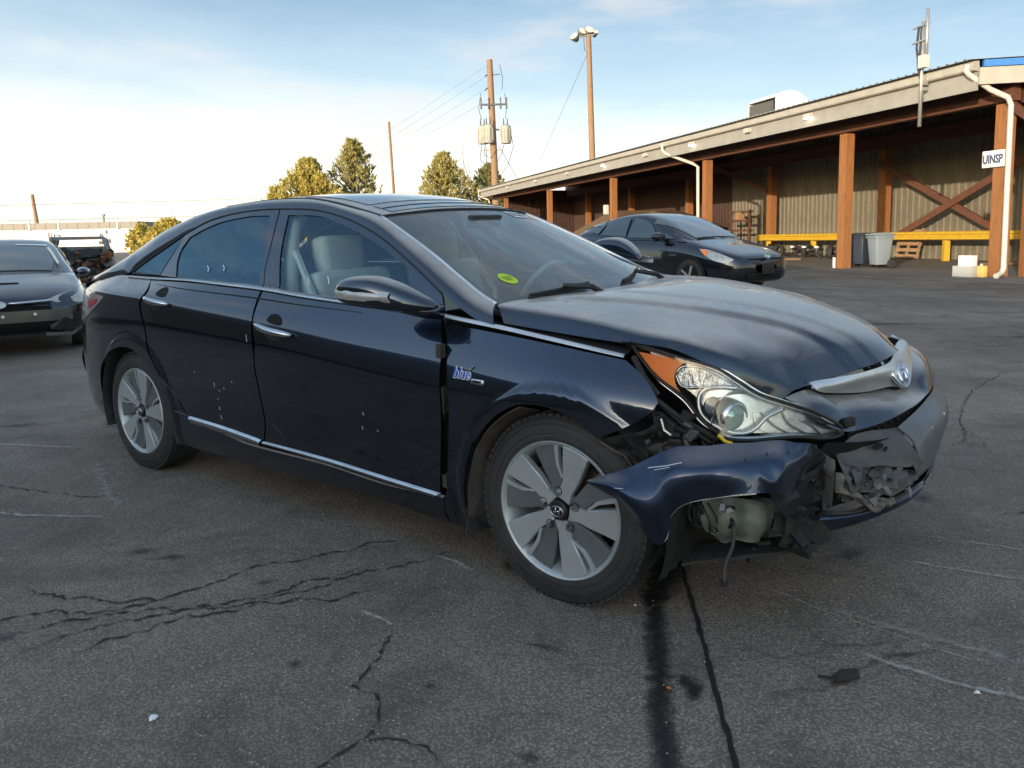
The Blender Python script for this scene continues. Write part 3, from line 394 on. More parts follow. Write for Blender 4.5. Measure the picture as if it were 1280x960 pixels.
# long drag marks in pale scuff
for pts, w in [([(.70, 2.62), (.86, 2.45), (1.02, 2.28), (1.20, 2.10), (1.40, 1.96)], .014), ([(1.42, 3.02), (1.75, 2.85), (2.2, 2.62), (2.9, 2.3)], .016),
               ([(.92, 2.13), (1.05, 2.02), (1.20, 1.90), (1.42, 1.80)], .045), ([(-1.92, 4.0), (-1.60, 3.72), (-1.38, 3.52)], .022), ([(-.42, 2.84), (-.28, 2.74), (-.20, 2.66)], .05),
               ([(-2.9, 3.5), (-2.4, 3.35), (-1.9, 3.3)], .05), ([(1.3, 2.75), (1.8, 2.5), (2.4, 2.2)], .03), ([(-.62, 2.42), (-.52, 2.34), (-.45, 2.28)], .04),
               ([(-4.2, 4.9), (-3.4, 4.6), (-2.6, 4.45)], .05), ([(4.0, 7.0), (5.4, 6.6), (6.8, 6.1)], .06)]:
    strip('scuff_mark', pts, w, M_chalk, z=.006, jit=.006, wj=.6)
for pts, w in [([(-1.7, 1.9), (-1.5, 1.75), (-1.3, 1.55)], .12), ([(-2.6, 4.3), (-2.2, 3.7), (-1.9, 3.3)], .14), ([(.9, 2.4), (1.3, 2.1), (1.7, 1.8)], .10), ([(-3.8, 3.4), (-3.0, 3.1), (-2.4, 2.8)], .2)]:
    strip('scuff_mark', pts, w, M_chalk2, z=.0065, jit=.01, wj=.5)
for c, rx, ry, rot in [((1.24, 2.76), .17, .045, .35), ((-1.46, 2.86), .10, .035, .2), ((1.84, 3.36), .10, .10, 0), ((-.30, 1.96), .035, .03, 0), ((-1.62, 2.92), .06, .03, .2), ((.02, 2.15), .13, .02, -.4),
                       ((-.10, 2.72), .03, .10, .3), ((-.02, 1.66), .04, .04, 0), ((-1.72, 2.27), .05, .04, 0), ((1.12, 2.07), .12, .02, .2), ((.86, 1.95), .04, .02, 0), ((-1.0, 2.62), .06, .02, .4),
                       ((4.6, 9.6), .9, .16, -.1), ((3.2, 7.2), .6, .12, .1), ((5.9, 8.2), .9, .10, -.2), ((3.6, 9.9), .5, .10, 0), ((-3.6, 5.1), .25, .07, .1), ((-.72, 2.08), .03, .03, 0)]:
    blot('oil_stain', c, rx, ry, rot, M_oil)

# --- shed frame
SA = Vector((9.92, 23.28, 0)); SE = Vector((-.3035, .9528, 0)).normalized(); SN = Vector((SE.y, -SE.x, 0))
def FP(s, n, z): return SA + SE * s + SN * n + Vector((0, 0, z))
SROT = math.atan2(SE.y, SE.x)
def wood(name, c1, c2, sx=(9, 9, .7)): return mat(name, c1, .78, col2=c2, nscale=3.5, sx=sx, bump=.3, bscale=30)
M_post = wood('stained_post_wood', (.31, .130, .042), (.195, .080, .028)); M_beamw = mat('brown_beam_wood', (.115, .045, .025), .75, col2=(.075, .030, .019), nscale=4, sx=(1, 1, 5), bump=.2)
M_brace = mat('red_brown_brace', (.13, .052, .030), .7, col2=(.09, .038, .024), nscale=5)
M_fascia = mat('pale_fascia_paint', (.30, .29, .26), .6, col2=(.24, .235, .215), nscale=2.2, bump=.1)
M_eave = mat('beige_gutter_paint', (.36, .345, .30), .5, col2=(.30, .285, .25), nscale=3)
M_roof = mat('galvanised_roof', (.38, .39, .38), .45, metal=.4, col2=(.30, .31, .31), nscale=3)
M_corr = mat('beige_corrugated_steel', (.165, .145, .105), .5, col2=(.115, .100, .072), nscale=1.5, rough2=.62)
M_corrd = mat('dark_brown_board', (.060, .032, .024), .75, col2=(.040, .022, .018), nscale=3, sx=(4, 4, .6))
M_pipe = mat('white_downpipe_paint', (.52, .50, .44), .45, col2=(.44, .42, .37), nscale=4)
M_slab = mat('concrete_slab', (.19, .165, .135), .85, col2=(.13, .113, .093), nscale=1.3, bump=.3, bscale=20)
M_yel = mat('yellow_guardrail_paint', (.55, .34, .025), .5, col2=(.42, .26, .02), nscale=6, rough2=.7)
M_conc = mat('stained_concrete', (.24, .22, .19), .85, col2=(.18, .165, .145), nscale=3)
V = [FP(s, n, .02) for (s, n) in ((-14, -1.2), (-14, 7.4), (46, 7.4), (46, -3.4), (0, -3.1), (-2.2, -3.0), (-7.3, -1.35))]
o = mesh_obj('concrete_apron', V + [v - Vector((0, 0, .3)) for v in V], [tuple(range(7))] + [(i, i + 7, (i + 1) % 7 + 7, (i + 1) % 7) for i in range(7)], M_slab); fixn(o); tag(o, kind='structure')

shed = empty('open_shed', FP(0, 0, 0), 0, 'long open fronted storage shed with orange timber posts and beige corrugated back wall', 'shed')
def part(o, name=None):
    """parent a world-space mesh to an empty that stands at loc without moving it"""
    return o
def attach(o, parent): o.parent = parent; o.matrix_parent_inverse = Matrix.Translation(parent.location).inverted(); return o
for s in (-5.35, 0, 8.05, 17.4, 27.6, 38.0):
    b = MB(); b.box((0, 0, 2.07), (.30, .30, 4.14)); o = b.build('post', M_post); o.location = FP(s, 0, 0); o.rotation_euler.z = SROT; attach(o, shed)
    b = MB(); b.box((0, 0, 4.28), (1.3 if s > -5 else .34, .28, .2)); b.box((-.45, 0, 3.86), (.16, .16, .9), ry=.9) if s < 0 else None
    o = b.build('post_cap', M_beamw); o.location = FP(s, 0, 0); o.rotation_euler.z = SROT; attach(o, shed)
for s in (-3.0, 5.45, 12.9, 21.0, 29.0, 37.0):
    b = MB(); b.box((0, 0, 2.2), (.36, .34, 4.4)); o = b.build('inner_post', M_post); o.location = FP(s, 6.62, 0); o.rotation_euler.z = SROT; attach(o, shed)
o = MB().beam(FP(-5.6, .0, 4.45), FP(41.6, .0, 4.45), .26, .52).build('front_beam', M_beamw); attach(o, shed)
o = MB().beam(FP(-5.6, 6.62, 4.7), FP(41.6, 6.62, 4.7), .2, .5).build('rear_beam', M_beamw); attach(o, shed)
o = MB().beam(FP(-5.4, -1.0, 4.62), FP(41.9, -1.0, 4.62), .06, .42).build('fascia', M_fascia); attach(o, shed)
b = MB()
prof = [(-1.02, 4.835), (-1.16, 4.85), (-1.19, 4.88), (-1.19, 5.03), (-1.21, 5.05), (-1.03, 5.07), (-1.0, 4.85)]
P = [FP(s, n, z) for s in (-5.45, 41.95) for n, z in prof]; k = len(prof)
b.add(P, [(i, (i + 1) % k, (i + 1) % k + k, i + k) for i in range(k)] + [tuple(range(k))[::-1], tuple(range(k, 2 * k))]); o = b.build('gutter', M_eave); fixn(o); attach(o, shed)
# soffit, roof sheets (each sheet a piece)
b = MB(); b.add([FP(-5.4, -.97, 4.80), FP(41.8, -.97, 4.80), FP(41.8, 7.3, 5.6), FP(-5.4, 7.3, 5.6)], [(0, 1, 2, 3)])
b.add([FP(-5.4, -.97, 4.85), FP(41.8, -.97, 4.85), FP(41.8, 7.3, 5.65), FP(-5.4, 7.3, 5.65)], [(3, 2, 1, 0)]); o = b.build('soffit', M_beamw); attach(o, shed)
def roof_sheet_mesh():
    V = []; F = []; n = 0
    xs_ = []
    for k in range(4):
        x = k * .25; xs_ += [(x, 0), (x + .04, 0), (x + .065, .035), (x + .105, .035), (x + .13, 0)]
    xs_.append((1.0, 0))
    for (x, h) in xs_: V.append((x, 0, h)); V.append((x, 8.7, h + .84))
    for i in range(len(xs_) - 1): F.append((2 * i, 2 * i + 2, 2 * i + 3, 2 * i + 1))
    me = bpy.data.meshes.new('roof_sheet'); me.from_pydata(V, [], F); me.materials.append(M_roof); me.flip_normals() if False else None
    return me
rsm = roof_sheet_mesh()
for i in range(47):
    o = bpy.data.objects.new('roof_sheet', rsm); COL.objects.link(o)
    o.matrix_world = Matrix((( -SE.x, SN.x, 0, 0), (-SE.y, SN.y, 0, 0), (0, 0, 1, 0), (0, 0, 0, 1))).copy()
    p = FP(-5.4 + i + 1.0, -1.24, 5.10); o.matrix_world.translation = p; mw = o.matrix_world.copy(); mw.translation = p; o.matrix_world = mw; attach(o, shed)
# corrugated wall sheets
def corr_mesh(name, w, h, pitch, depth, m, rib=.45):
    pts = []; x = 0
    while x < w - 1e-6:
        a = pitch * (1 - rib) / 2
        pts += [(x, 0), (x + a, 0), (x + a + .03, depth), (x + pitch - a - .03, depth), (x + pitch - a, 0)]; x += pitch
    pts.append((w, 0)); V = []; F = []
    for (x, d) in pts: V += [(x, d, 0), (x, d, h)]
    for i in range(len(pts) - 1): F.append((2 * i, 2 * i + 2, 2 * i + 3, 2 * i + 1))
    me = bpy.data.meshes.new(name); me.from_pydata(V, [], F); me.materials.append(m); return me
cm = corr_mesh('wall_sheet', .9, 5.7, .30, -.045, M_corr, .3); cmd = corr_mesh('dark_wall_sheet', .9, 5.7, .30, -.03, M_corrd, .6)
def wall_sheets(mesh, name, s0, cnt, n, step=.9, inv=False):
    for i in range(cnt):
        o = bpy.data.objects.new(name, mesh); COL.objects.link(o)
        mw = Matrix(((-SE.x, SN.x, 0, 0), (-SE.y, SN.y, 0, 0), (0, 0, 1, 0), (0, 0, 0, 1))); mw.translation = FP(s0 - i * step, n + (.004 if i % 2 else 0), 0); o.matrix_world = mw; attach(o, shed)
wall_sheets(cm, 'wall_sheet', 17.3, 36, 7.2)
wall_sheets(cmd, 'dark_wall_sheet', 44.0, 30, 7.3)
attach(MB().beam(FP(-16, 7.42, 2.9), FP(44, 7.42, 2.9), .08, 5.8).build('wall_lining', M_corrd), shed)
# cross wall that closes the far bays
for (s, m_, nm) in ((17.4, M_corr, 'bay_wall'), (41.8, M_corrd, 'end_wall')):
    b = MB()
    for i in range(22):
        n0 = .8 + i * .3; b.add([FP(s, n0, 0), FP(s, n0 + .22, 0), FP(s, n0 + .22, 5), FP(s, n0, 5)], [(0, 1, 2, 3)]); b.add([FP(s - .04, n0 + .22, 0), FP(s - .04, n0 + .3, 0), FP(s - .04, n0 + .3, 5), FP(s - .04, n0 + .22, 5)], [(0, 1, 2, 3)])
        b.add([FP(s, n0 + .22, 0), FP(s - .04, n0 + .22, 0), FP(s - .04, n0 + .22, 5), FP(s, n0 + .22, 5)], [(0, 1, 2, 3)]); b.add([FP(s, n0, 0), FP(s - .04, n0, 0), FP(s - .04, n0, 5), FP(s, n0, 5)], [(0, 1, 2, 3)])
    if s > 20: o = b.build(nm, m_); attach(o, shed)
# braces
for a, c in ((FP(5.5, 6.36, 3.82), FP(.2, 6.36, 1.18)), (FP(4.2, 6.25, .98), FP(-3.0, 6.25, 4.4)), (FP(12.9, 6.36, 3.2), FP(17.2, 6.36, 4.6))):
    o = MB().beam(a, c, .10, .24).build('cross_brace', M_brace); attach(o, shed)
# rafters seen under the roof
for s in [x * 2.35 - 4.2 for x in range(20)]:
    o = MB().beam(FP(s, -.8, 4.70), FP(s, 7.1, 5.42), .10, .22).build('rafter', M_beamw); attach(o, shed)
# downpipes
def pipe(pts, name='downpipe'):
    o = MB().tube(pts, .065, 10).build(name, M_pipe, smooth=True, sharp=R(50)); attach(o, shed)
pipe([FP(-5.30, -1.2, 4.98), FP(-5.28, -1.24, 4.88), FP(-5.30, -1.16, 4.78), FP(-5.5, -.7, 4.42), FP(-5.72, -.42, 4.22), FP(-5.76, -.36, 4.05), FP(-5.78, -.36, 2), FP(-5.80, -.36, .25), FP(-5.82, -.44, .12), FP(-5.90, -.70, .07)])
pipe([FP(9.7, -1.2, 4.98), FP(9.7, -1.2, 4.72), FP(9.55, -1.1, 4.55), FP(8.5, -.42, 4.05), FP(8.3, -.30, 3.9), FP(8.28, -.28, .1)])
pipe([FP(42.05, -1.2, 5.1), FP(42.1, -1.2, 4.55), FP(41.2, -.6, 4.2), FP(41.1, -.5, 3.9)])
# eave lights
M_lamp = mat('lamp_housing', (.42, .40, .35), .5); M_lens_on = mat('lit_lamp_lens', (.9, .88, .8), .3, emit=(1, .93, .78), emit_s=2.2); M_lens_off = mat('unlit_lamp_lens', (.5, .48, .42), .3)
for i, s in enumerate((.43, 3.62, 7.41, 11.46, 16.19, 21.35, 27.19, 33.72)):
    b = MB().box((0, 0, 0), (.34, .16, .12), taper=.8); h = b.build('eave_light', M_lamp); h.location = FP(s, -1.12, 4.73); h.rotation_euler.z = SROT; attach(h, shed)
    b = MB().box((0, 0, 0), (.28, .13, .05)); l = b.build('light_lens', M_lens_on if i in (0, 2, 4) else M_lens_off, h); l.location = (0, -.065 if False else .0, -.07)
# right-hand end: beige fascia with blue trim turning towards the camera
c0 = FP(-5.45, -1.05, 0); ed = Vector((.985, -.17, 0)).normalized(); nd = Vector((-ed.y, ed.x, 0))
M_blue = mat('blue_trim_paint', (.035, .16, .46), .45)
b = MB().beam(c0 + ed * .02 + Vector((0, 0, 4.72)), c0 + ed * 9 + Vector((0, 0, 4.72)), .08, .38); attach(b.build('end_fascia', M_eave), shed)
b = MB().beam(c0 + ed * .1 + Vector((0, 0, 5.0)), c0 + ed * 9 + Vector((0, 0, 5.0)), .12, .15); attach(b.build('blue_trim', M_blue), shed)
b = MB(); b.add([c0 + Vector((0, 0, 5.09)), c0 + ed * 9 + Vector((0, 0, 5.09)), c0 + ed * 9 + SN * 9 + Vector((0, 0, 5.9)), FP(-5.4, 8, 5.95)], [(0, 1, 2, 3)]); b.add([c0 + Vector((0, 0, 4.90)), c0 + ed * 9 + Vector((0, 0, 4.90)), c0 + ed * 9 + SN * 9 + Vector((0, 0, 5.6)), FP(-5.4, 8, 5.6)], [(3, 2, 1, 0)]); attach(b.build('end_roof', M_roof), shed)
b = MB().box((0, 0, 2.4), (.22, .22, 4.8)); o = b.build('end_post', M_post); o.location = FP(-5.75, .25, 0) + ed * .12; attach(o, shed)
o = MB().beam(c0 + ed * .2 + SN * 1.1 + Vector((0, 0, 4.4)), c0 + ed * 9 + SN * 1.1 + Vector((0, 0, 4.4)), .2, .5).build('end_beam', M_beamw); attach(o, shed)
# roof vents
M_vent = mat('pale_vent_steel', (.66, .65, .61), .5, metal=.0); M_ventin = mat('vent_inside', (.10, .10, .10), .7)  # vent steel is one even pale colour
b = MB(); hw = .75
prof = [(-1.05, .0), (-1.05, .62), (-.85, .80)] + [(-.25 + 1.0 * math.sin(a), -.02 + .95 * math.cos(a)) for a in [(-20 + i * 14) * math.pi / 180 for i in range(9)]] + [(.62, -.6), (-.75, -.6), (-.95, 0.)]
k = len(prof); P = [FP(s_, 4.0 + n_, 6.10 + z_) for s_ in (7.7, 9.6) for n_, z_ in prof]
b.add(P, [(i, (i + 1) % k, (i + 1) % k + k, i + k) for i in range(k) if i != 0] + [tuple(range(k))[::-1], tuple(range(k, 2 * k))]); vo_ = b.build('roof_vent', M_vent); attach(vo_, shed)
b = MB(); b.add([FP(7.8, 2.94, 6.12), FP(9.5, 2.94, 6.12), FP(9.5, 2.94, 6.62), FP(7.8, 2.94, 6.62)], [(0, 1, 2, 3)])
for j in range(6): b.beam(FP(7.8, 2.92, 6.16 + j * .085), FP(9.5, 2.92, 6.16 + j * .085), .02, .015)
o = b.build('vent_mouth', M_ventin); attach(o, shed)
b = MB().box((0, 0, .2), (.75, .5, .4)).box((0, 0, .44), (.85, .6, .06)); o = b.build('roof_vent', M_vent); o.location = FP(5.3, 3.0, 5.62); o.rotation_euler.z = SROT; attach(o, shed)

# --- antenna on the eave
M_galv = mat('galvanised_steel', (.42, .42, .41), .45, metal=.6, col2=(.34, .34, .34), nscale=8); M_cable = mat('black_cable', (.02, .02, .022), .6); M_grey = mat('grey_plastic_box', (.50, .48, .43), .5)
an = empty('antenna', FP(-4.05, -1.3, 3.76), 0, 'grey antenna mast with white panel aerial clamped to the shed eave', 'antenna')
def ad(b, nm, m_, par=an, **k): return attach(b.build(nm, m_, **k), par)
ad(MB().tube([FP(-4.05, -1.3, 3.76), FP(-4.05, -1.3, 6.3)], .045, 10), 'mast', M_galv, smooth=True)
ad(MB().tube([FP(-4.27, -1.4, 5.35), FP(-4.27, -1.4, 6.55)], .04, 8), 'whip_aerial', M_galv, smooth=True)
ad(MB().box(FP(-4.22, -1.42, 5.30), (.20, .16, .30), rz=SROT), 'radio_box', M_grey)
for z in (5.82, 6.18): ad(MB().beam(FP(-3.78, -1.35, z), FP(-4.32, -1.38, z + .03), .04, .04), 'bracket', M_galv)
b = MB()
for k in range(6):
    a = k * 1.05; b.tube([FP(-4.0 + .05 * math.cos(a), -1.34 + .05 * math.sin(a), 6.2), FP(-3.98 + .08 * math.cos(a + 1), -1.36, 5.7), FP(-4.02 + .05 * math.cos(a), -1.36, 5.2), FP(-4.02, -1.33, 4.95)], .012, 6)
ad(b, 'cable', M_cable)
ad(MB().box(FP(-4.05, -1.22, 4.9), (.12, .16, .25), rz=SROT).box(FP(-4.05, -1.22, 4.68), (.10, .16, .08), rz=SROT), 'clamp', M_galv)

# --- sign half hidden by the downpipe
M_white = mat('white_sign_paint', (.72, .71, .68), .5, col2=(.62, .61, .58), nscale=8); M_navy = mat('dark_blue_lettering', (.03, .05, .14), .6)
def text_mesh(txt, size, depth, m_, name, bold=.0, shear=0., align='CENTER'):
    cu = bpy.data.curves.new(name, 'FONT'); cu.body = txt; cu.size = size; cu.extrude = depth; cu.align_x = align; cu.align_y = 'CENTER'; cu.offset = bold; cu.shear = shear; cu.resolution_u = 3
    tmp = bpy.data.objects.new('tmp', cu); COL.objects.link(tmp); dg = bpy.context.evaluated_depsgraph_get(); dg.update()
    me = bpy.data.meshes.new_from_object(tmp.evaluated_get(dg)); bpy.data.objects.remove(tmp); bpy.data.curves.remove(cu)
    me.materials.clear(); me.materials.append(m_); o = bpy.data.objects.new(name, me); COL.objects.link(o); return o
sg = empty('sign', FP(-5.26, -.22, 2.86), SROT + math.pi, 'small white board lettered UINSP fixed to the right-hand shed post', 'sign')
b = MB().box((0, 0, 0), (.60, .025, .40)); o = b.build('board', M_white, sg, bevel=.008)
t = text_mesh('UINSP', .23, .004, M_navy, 'lettering', bold=.006); t.parent = sg; t.rotation_euler = (R(90), 0, 0); t.location = (-.01, -.018, -.015); t.scale = (.86, 1.25, 1)

# --- guard rail inside the shed
gr = empty('guard_rail', FP(4, 5.9, 0), 0, 'yellow corrugated guard rail along the foot of the shed wall', 'guard rail')
prof = [(0, .0), (-.05, .03), (-.05, .10), (.0, .135), (.0, .175), (-.05, .21), (-.05, .28), (0, .31)]
P = [FP(s, 5.84 + n, z0 + z) for s, z0 in ((13.0, .72), (4.0, .77), (-4.4, .80)) for n, z in prof]; k = 8
b = MB(); b.add(P, [(r * k + i, r * k + i + 1, (r + 1) * k + i + 1, (r + 1) * k + i) for r in range(2) for i in range(k - 1)]); o = b.build('rail', M_yel); attach(o, gr)
for s in (12.2, 8.9, 5.05, 1.75, -1.9): o = MB().beam(FP(s, 5.98, 0.02), FP(s, 5.98, .98), .16, .2).build('rail_post', M_yel); attach(o, gr)
# --- wheelie bins
def bin_(name, loc, rz, m_, mlid, label, k=1.0):
    e_ = empty(name, loc, rz, label, 'bin', 'wheeled bins by the shed post')
    b = MB(); b.box((0, 0, .56), (.48, .58, .90), taper=1.0); V_ = b.v
    V_ = [(x * (.80 if z < .5 else 1.0), y * (.72 if z < .5 else 1.0), z) for x, y, z in V_]; b.v = V_; b.build('bin_body', m_, e_, bevel=.03)
    b = MB().box((0, 0, 1.035), (.54, .68, .05)).box((0, .02, 1.07), (.44, .5, .04), taper=.8).box((0, .36, 1.03), (.40, .05, .05)); b.build('lid', mlid, e_, bevel=.012)
    b = MB().box((0, 0, .95), (.53, .64, .05)); b.build('rim', m_, e_, bevel=.01)
    for sx in (-1, 1):
        b = MB().lathe([(.0, -.03), (.13, -.03), (.145, -.015), (.145, .015), (.13, .03), (.0, .03)], 18, 'x', (sx * .25, .24, .145)); w_ = b.build('wheel', M_rub, e_, smooth=True, sharp=R(40))
    return e_
M_rub = mat('black_rubber', (.018, .018, .019), .75, col2=(.028, .027, .026), nscale=12)
M_bin1 = mat('navy_plastic', (.030, .042, .062), .45); M_bin2 = mat('grey_plastic', (.20, .235, .26), .5); M_red = mat('red_plastic', (.25, .03, .03), .5)
bin_('wheelie_bin', FP(.10, .75, .02), SROT + R(196), M_bin1, M_bin1, 'dark navy wheeled bin closer to the tall orange post')
bin_('wheelie_bin', FP(-.72, .72, .02), SROT + R(172), M_bin2, M_bin2, 'pale grey wheeled bin beside the navy one')
# --- pallets
M_pal = mat('raw_pallet_wood', (.34, .21, .11), .85, col2=(.23, .13, .07), nscale=6, sx=(1, 1, 6)); M_pal2 = mat('pale_pallet_wood', (.46, .34, .20), .85, col2=(.34, .24, .14), nscale=6)
def pallet(Mw, label, m_):
    e_ = empty('pallet', (0, 0, 0), 0, label, 'pallet'); e_.matrix_world = Mw
    for i in range(5): MB().box((0, .09 + i * .245, .055), (1.1, .13, .02)).build('board', m_, e_)
    for i in range(3): MB().box((-.52 + i * .52, .6, 0), (.045, 1.18, .09)).build('runner', m_, e_)
    for i in range(3): MB().box((0, .09 + i * .49, -.055), (1.1, .13, .02)).build('board', m_, e_)
    return e_
def pal_m(p, xdir, lean):
    x = Vector(xdir).normalized(); h = Vector((-x.y, x.x, 0)); y = (Vector((0, 0, 1)) * math.cos(lean) + h * math.sin(lean)); z = x.cross(y)
    m = Matrix((x, y, z)).transposed().to_4x4(); m.translation = p; return m
pallet(pal_m(FP(3.8, 6.2, .05), -SE, .24), 'red brown pallet leaning on the wall behind the yellow rail', M_pal)
pallet(pal_m(FP(-3.5, 4.2, .05), -SE * .9 - SN * .35, .30), 'pale wooden pallet leaning right of the white downpipe', M_pal2)
# --- box, bucket and can at the right post
M_card = mat('white_carton', (.66, .66, .65), .6); M_cany = mat('yellow_can', (.58, .42, .13), .6); M_clear = mat('frosted_tub', (.40, .40, .38), .35)
g0 = FP(-5.0, -.60, .02)
e_ = empty('storage_tub', g0, SROT, 'translucent tub with white carton inside by the right-hand post', 'tub'); b = MB()
for dx, dy, w, d in ((0, -.17, .5, .01), (0, .17, .5, .01), (-.25, 0, .01, .34), (.25, 0, .01, .34)): b.box((dx, dy, .13), (w, d, .26))
b.box((0, 0, .01), (.5, .34, .02)); b.build('tub_side', M_clear, e_)
o = MB().box((0, 0, .26), (.34, .24, .46), rz=.1).build('carton', M_card, bevel=.01); o.location = g0 + Vector((.02, 0, .03)); o.rotation_euler.z = SROT; tag(o, 'white carton standing upright in the tub', 'carton')
e_ = empty('yellow_can', g0 + (FP(-.42, .02, 0) - SA), SROT, 'small yellow square can right of the tub', 'can'); MB().box((0, 0, .14), (.18, .14, .28)).build('can_body', M_cany, e_, bevel=.012); MB().lathe([(.0, 0), (.03, 0), (.03, .05), (0, .05)], 10, 'z', (0, .03, .28)).build('cap', M_grey, e_)
e_ = MB().box((0, 0, .17), (.10, .03, .34)).build('post_marker', M_white, bevel=.006); e_.location = FP(.2, -.19, .02); e_.rotation_euler.z = SROT; tag(e_, 'short white marker plate at the foot of the orange post by the bins', 'marker')
o = MB().box((0, 0, 0), (.34, .2, .50)).build('meter_box', M_grey, bevel=.02); o.location = FP(17.75, -.28, 2.5); o.rotation_euler.z = SROT; tag(o, 'pale grey box fixed to the shed post behind the blue hatchback', 'electrical box')
# --- pile of dark car parts under the rail
rnd = random.Random(5); jp = empty('scrap_pile', FP(8, 5, 0), 0, 'dark heap of scrap car parts and tyres below the yellow rail', 'scrap heap')
b = MB(); bt = MB()
for i in range(46):
    s = rnd.uniform(5.6, 11.5); n = rnd.uniform(4.7, 5.6); d = rnd.uniform(.12, .35)
    b.box(FP(s, n, .05 + rnd.uniform(0, .38)), (d, d * rnd.uniform(.4, 1), d * rnd.uniform(.2, .8)), rz=rnd.uniform(0, 3), rx=rnd.uniform(-.6, .6), ry=rnd.uniform(-.5, .5))
o = b.build('scrap', M_rub); o['kind'] = 'stuff'; attach(o, jp)
for s, n, z in ((9.8, 4.8, .3), (8.3, 5.2, .3), (6.6, 5.0, .28), (10.9, 5.2, .3)):
    o = MB().lathe([(.17, -.09), (.28, -.1), (.31, -.06), (.31, .06), (.28, .1), (.17, .09)], 24, 'y', (0, 0, 0), close=True).build('tyre', M_rub, smooth=True); o.location = FP(s, n, z); o.rotation_euler = (rnd.uniform(-.3, .3), 0, rnd.uniform(0, 3)); attach(o, jp)
for s in (6.9, 7.7, 8.5): o = MB().box(FP(s, 4.55, .50), (.16, .08, .07), rz=SROT + .3).build('white_part', M_card); attach(o, jp)
# cart and loose timber left of the parts heap
ct = empty('timber_rack', FP(14.5, 5.9, 0), 0, 'dark timber rack standing against the shaded corrugated wall', 'rack')
for s in (13.7, 15.3): attach(MB().beam(FP(s, 5.9, 0.02), FP(s, 5.9, 2.3), .12, .12).build('upright', M_beamw), ct)
for z in (1.25, 1.75, 2.2): attach(MB().beam(FP(13.4, 5.85, z), FP(15.6, 5.85, z), .12, .10).build('shelf', M_beamw), ct)
attach(MB().box(FP(14.5, 5.85, 2.0), (.35, .3, .38), rz=SROT).build('crate', M_pal), ct)
# tan board heap in the far bays
M_tan = mat('shaded_tan_plywood', (.13, .09, .055), .8, col2=(.10, .068, .042), nscale=4)  # tan darkened so the colour carries the bay's shade
o = mesh_obj('plywood_ramp', [FP(36, 2.2, .02), FP(24, 2.2, .02), FP(22.5, 2.2, 2.6), FP(36, 5.5, .02), FP(24, 5.5, .02), FP(22.5, 5.5, 2.6)], [(0, 1, 2), (3, 5, 4), (0, 2, 5, 3), (1, 4, 5, 2), (0, 3, 4, 1)], M_tan); tag(o, 'tan plywood ramp sloping up inside the far shed bay', 'ramp')
o = mesh_obj('timber_stack', [FP(s, n, z) for s, n, z in ((22, 3, .02), (15.5, 3, .02), (15.5, 3, 1.9), (18.8, 3, 2.45), (22, 3, 1.9), (22, 4.6, .02), (15.5, 4.6, .02), (15.5, 4.6, 1.9), (18.8, 4.6, 2.45), (22, 4.6, 1.9))], [(0, 1, 2, 3, 4), (9, 8, 7, 6, 5), (0, 4, 9, 5), (1, 6, 7, 2), (2, 7, 8, 3), (3, 8, 9, 4)], M_tan); tag(o, 'gabled tan wooden bin in the shaded shed bay behind the blue hatchback', 'timber bin')

# --- trees
def leaf_mat(name, a, b_, c):
    m = bpy.data.materials.new(name); m.use_nodes = True; t = m.node_tree; p = t.nodes['Principled BSDF']; p.inputs['Roughness'].default_value = .6
    oi = N(t, 'ShaderNodeNewGeometry'); cr_ = N(t, 'ShaderNodeValToRGB'); cr_.color_ramp.elements[0].color = (*a, 1); cr_.color_ramp.elements[1].color = (*c, 1); e1 = cr_.color_ramp.elements.new(.5); e1.color = (*b_, 1)
    t.links.new(oi.outputs['Random Per Island'], cr_.inputs[0]); t.links.new(cr_.outputs[0], p.inputs['Base Color'])
    tr = N(t, 'ShaderNodeBsdfTranslucent'); t.links.new(cr_.outputs[0], tr.inputs[0]); ms = N(t, 'ShaderNodeMixShader'); ms.inputs[0].default_value = .3
    t.links.new(p.outputs[0], ms.inputs[1]); t.links.new(tr.outputs[0], ms.inputs[2]); t.links.new(ms.outputs[0], t.nodes['Material Output'].inputs[0]); return m
M_lf1 = leaf_mat('yellow_green_pine_needles', (.42, .35, .09), (.54, .44, .11), (.27, .25, .07)); M_lf2 = leaf_mat('green_pine_needles', (.34, .31, .11), (.46, .40, .14), (.22, .21, .08)); M_lf3 = leaf_mat('golden_leaves', (.50, .40, .09), (.60, .50, .13), (.38, .32, .08)); M_lf4 = leaf_mat('dark_green_leaves', (.20, .20, .08), (.30, .28, .10), (.13, .14, .06))
M_bark = mat('bark', (.13, .09, .06), .9, col2=(.08, .055, .04), nscale=8, bump=.4)
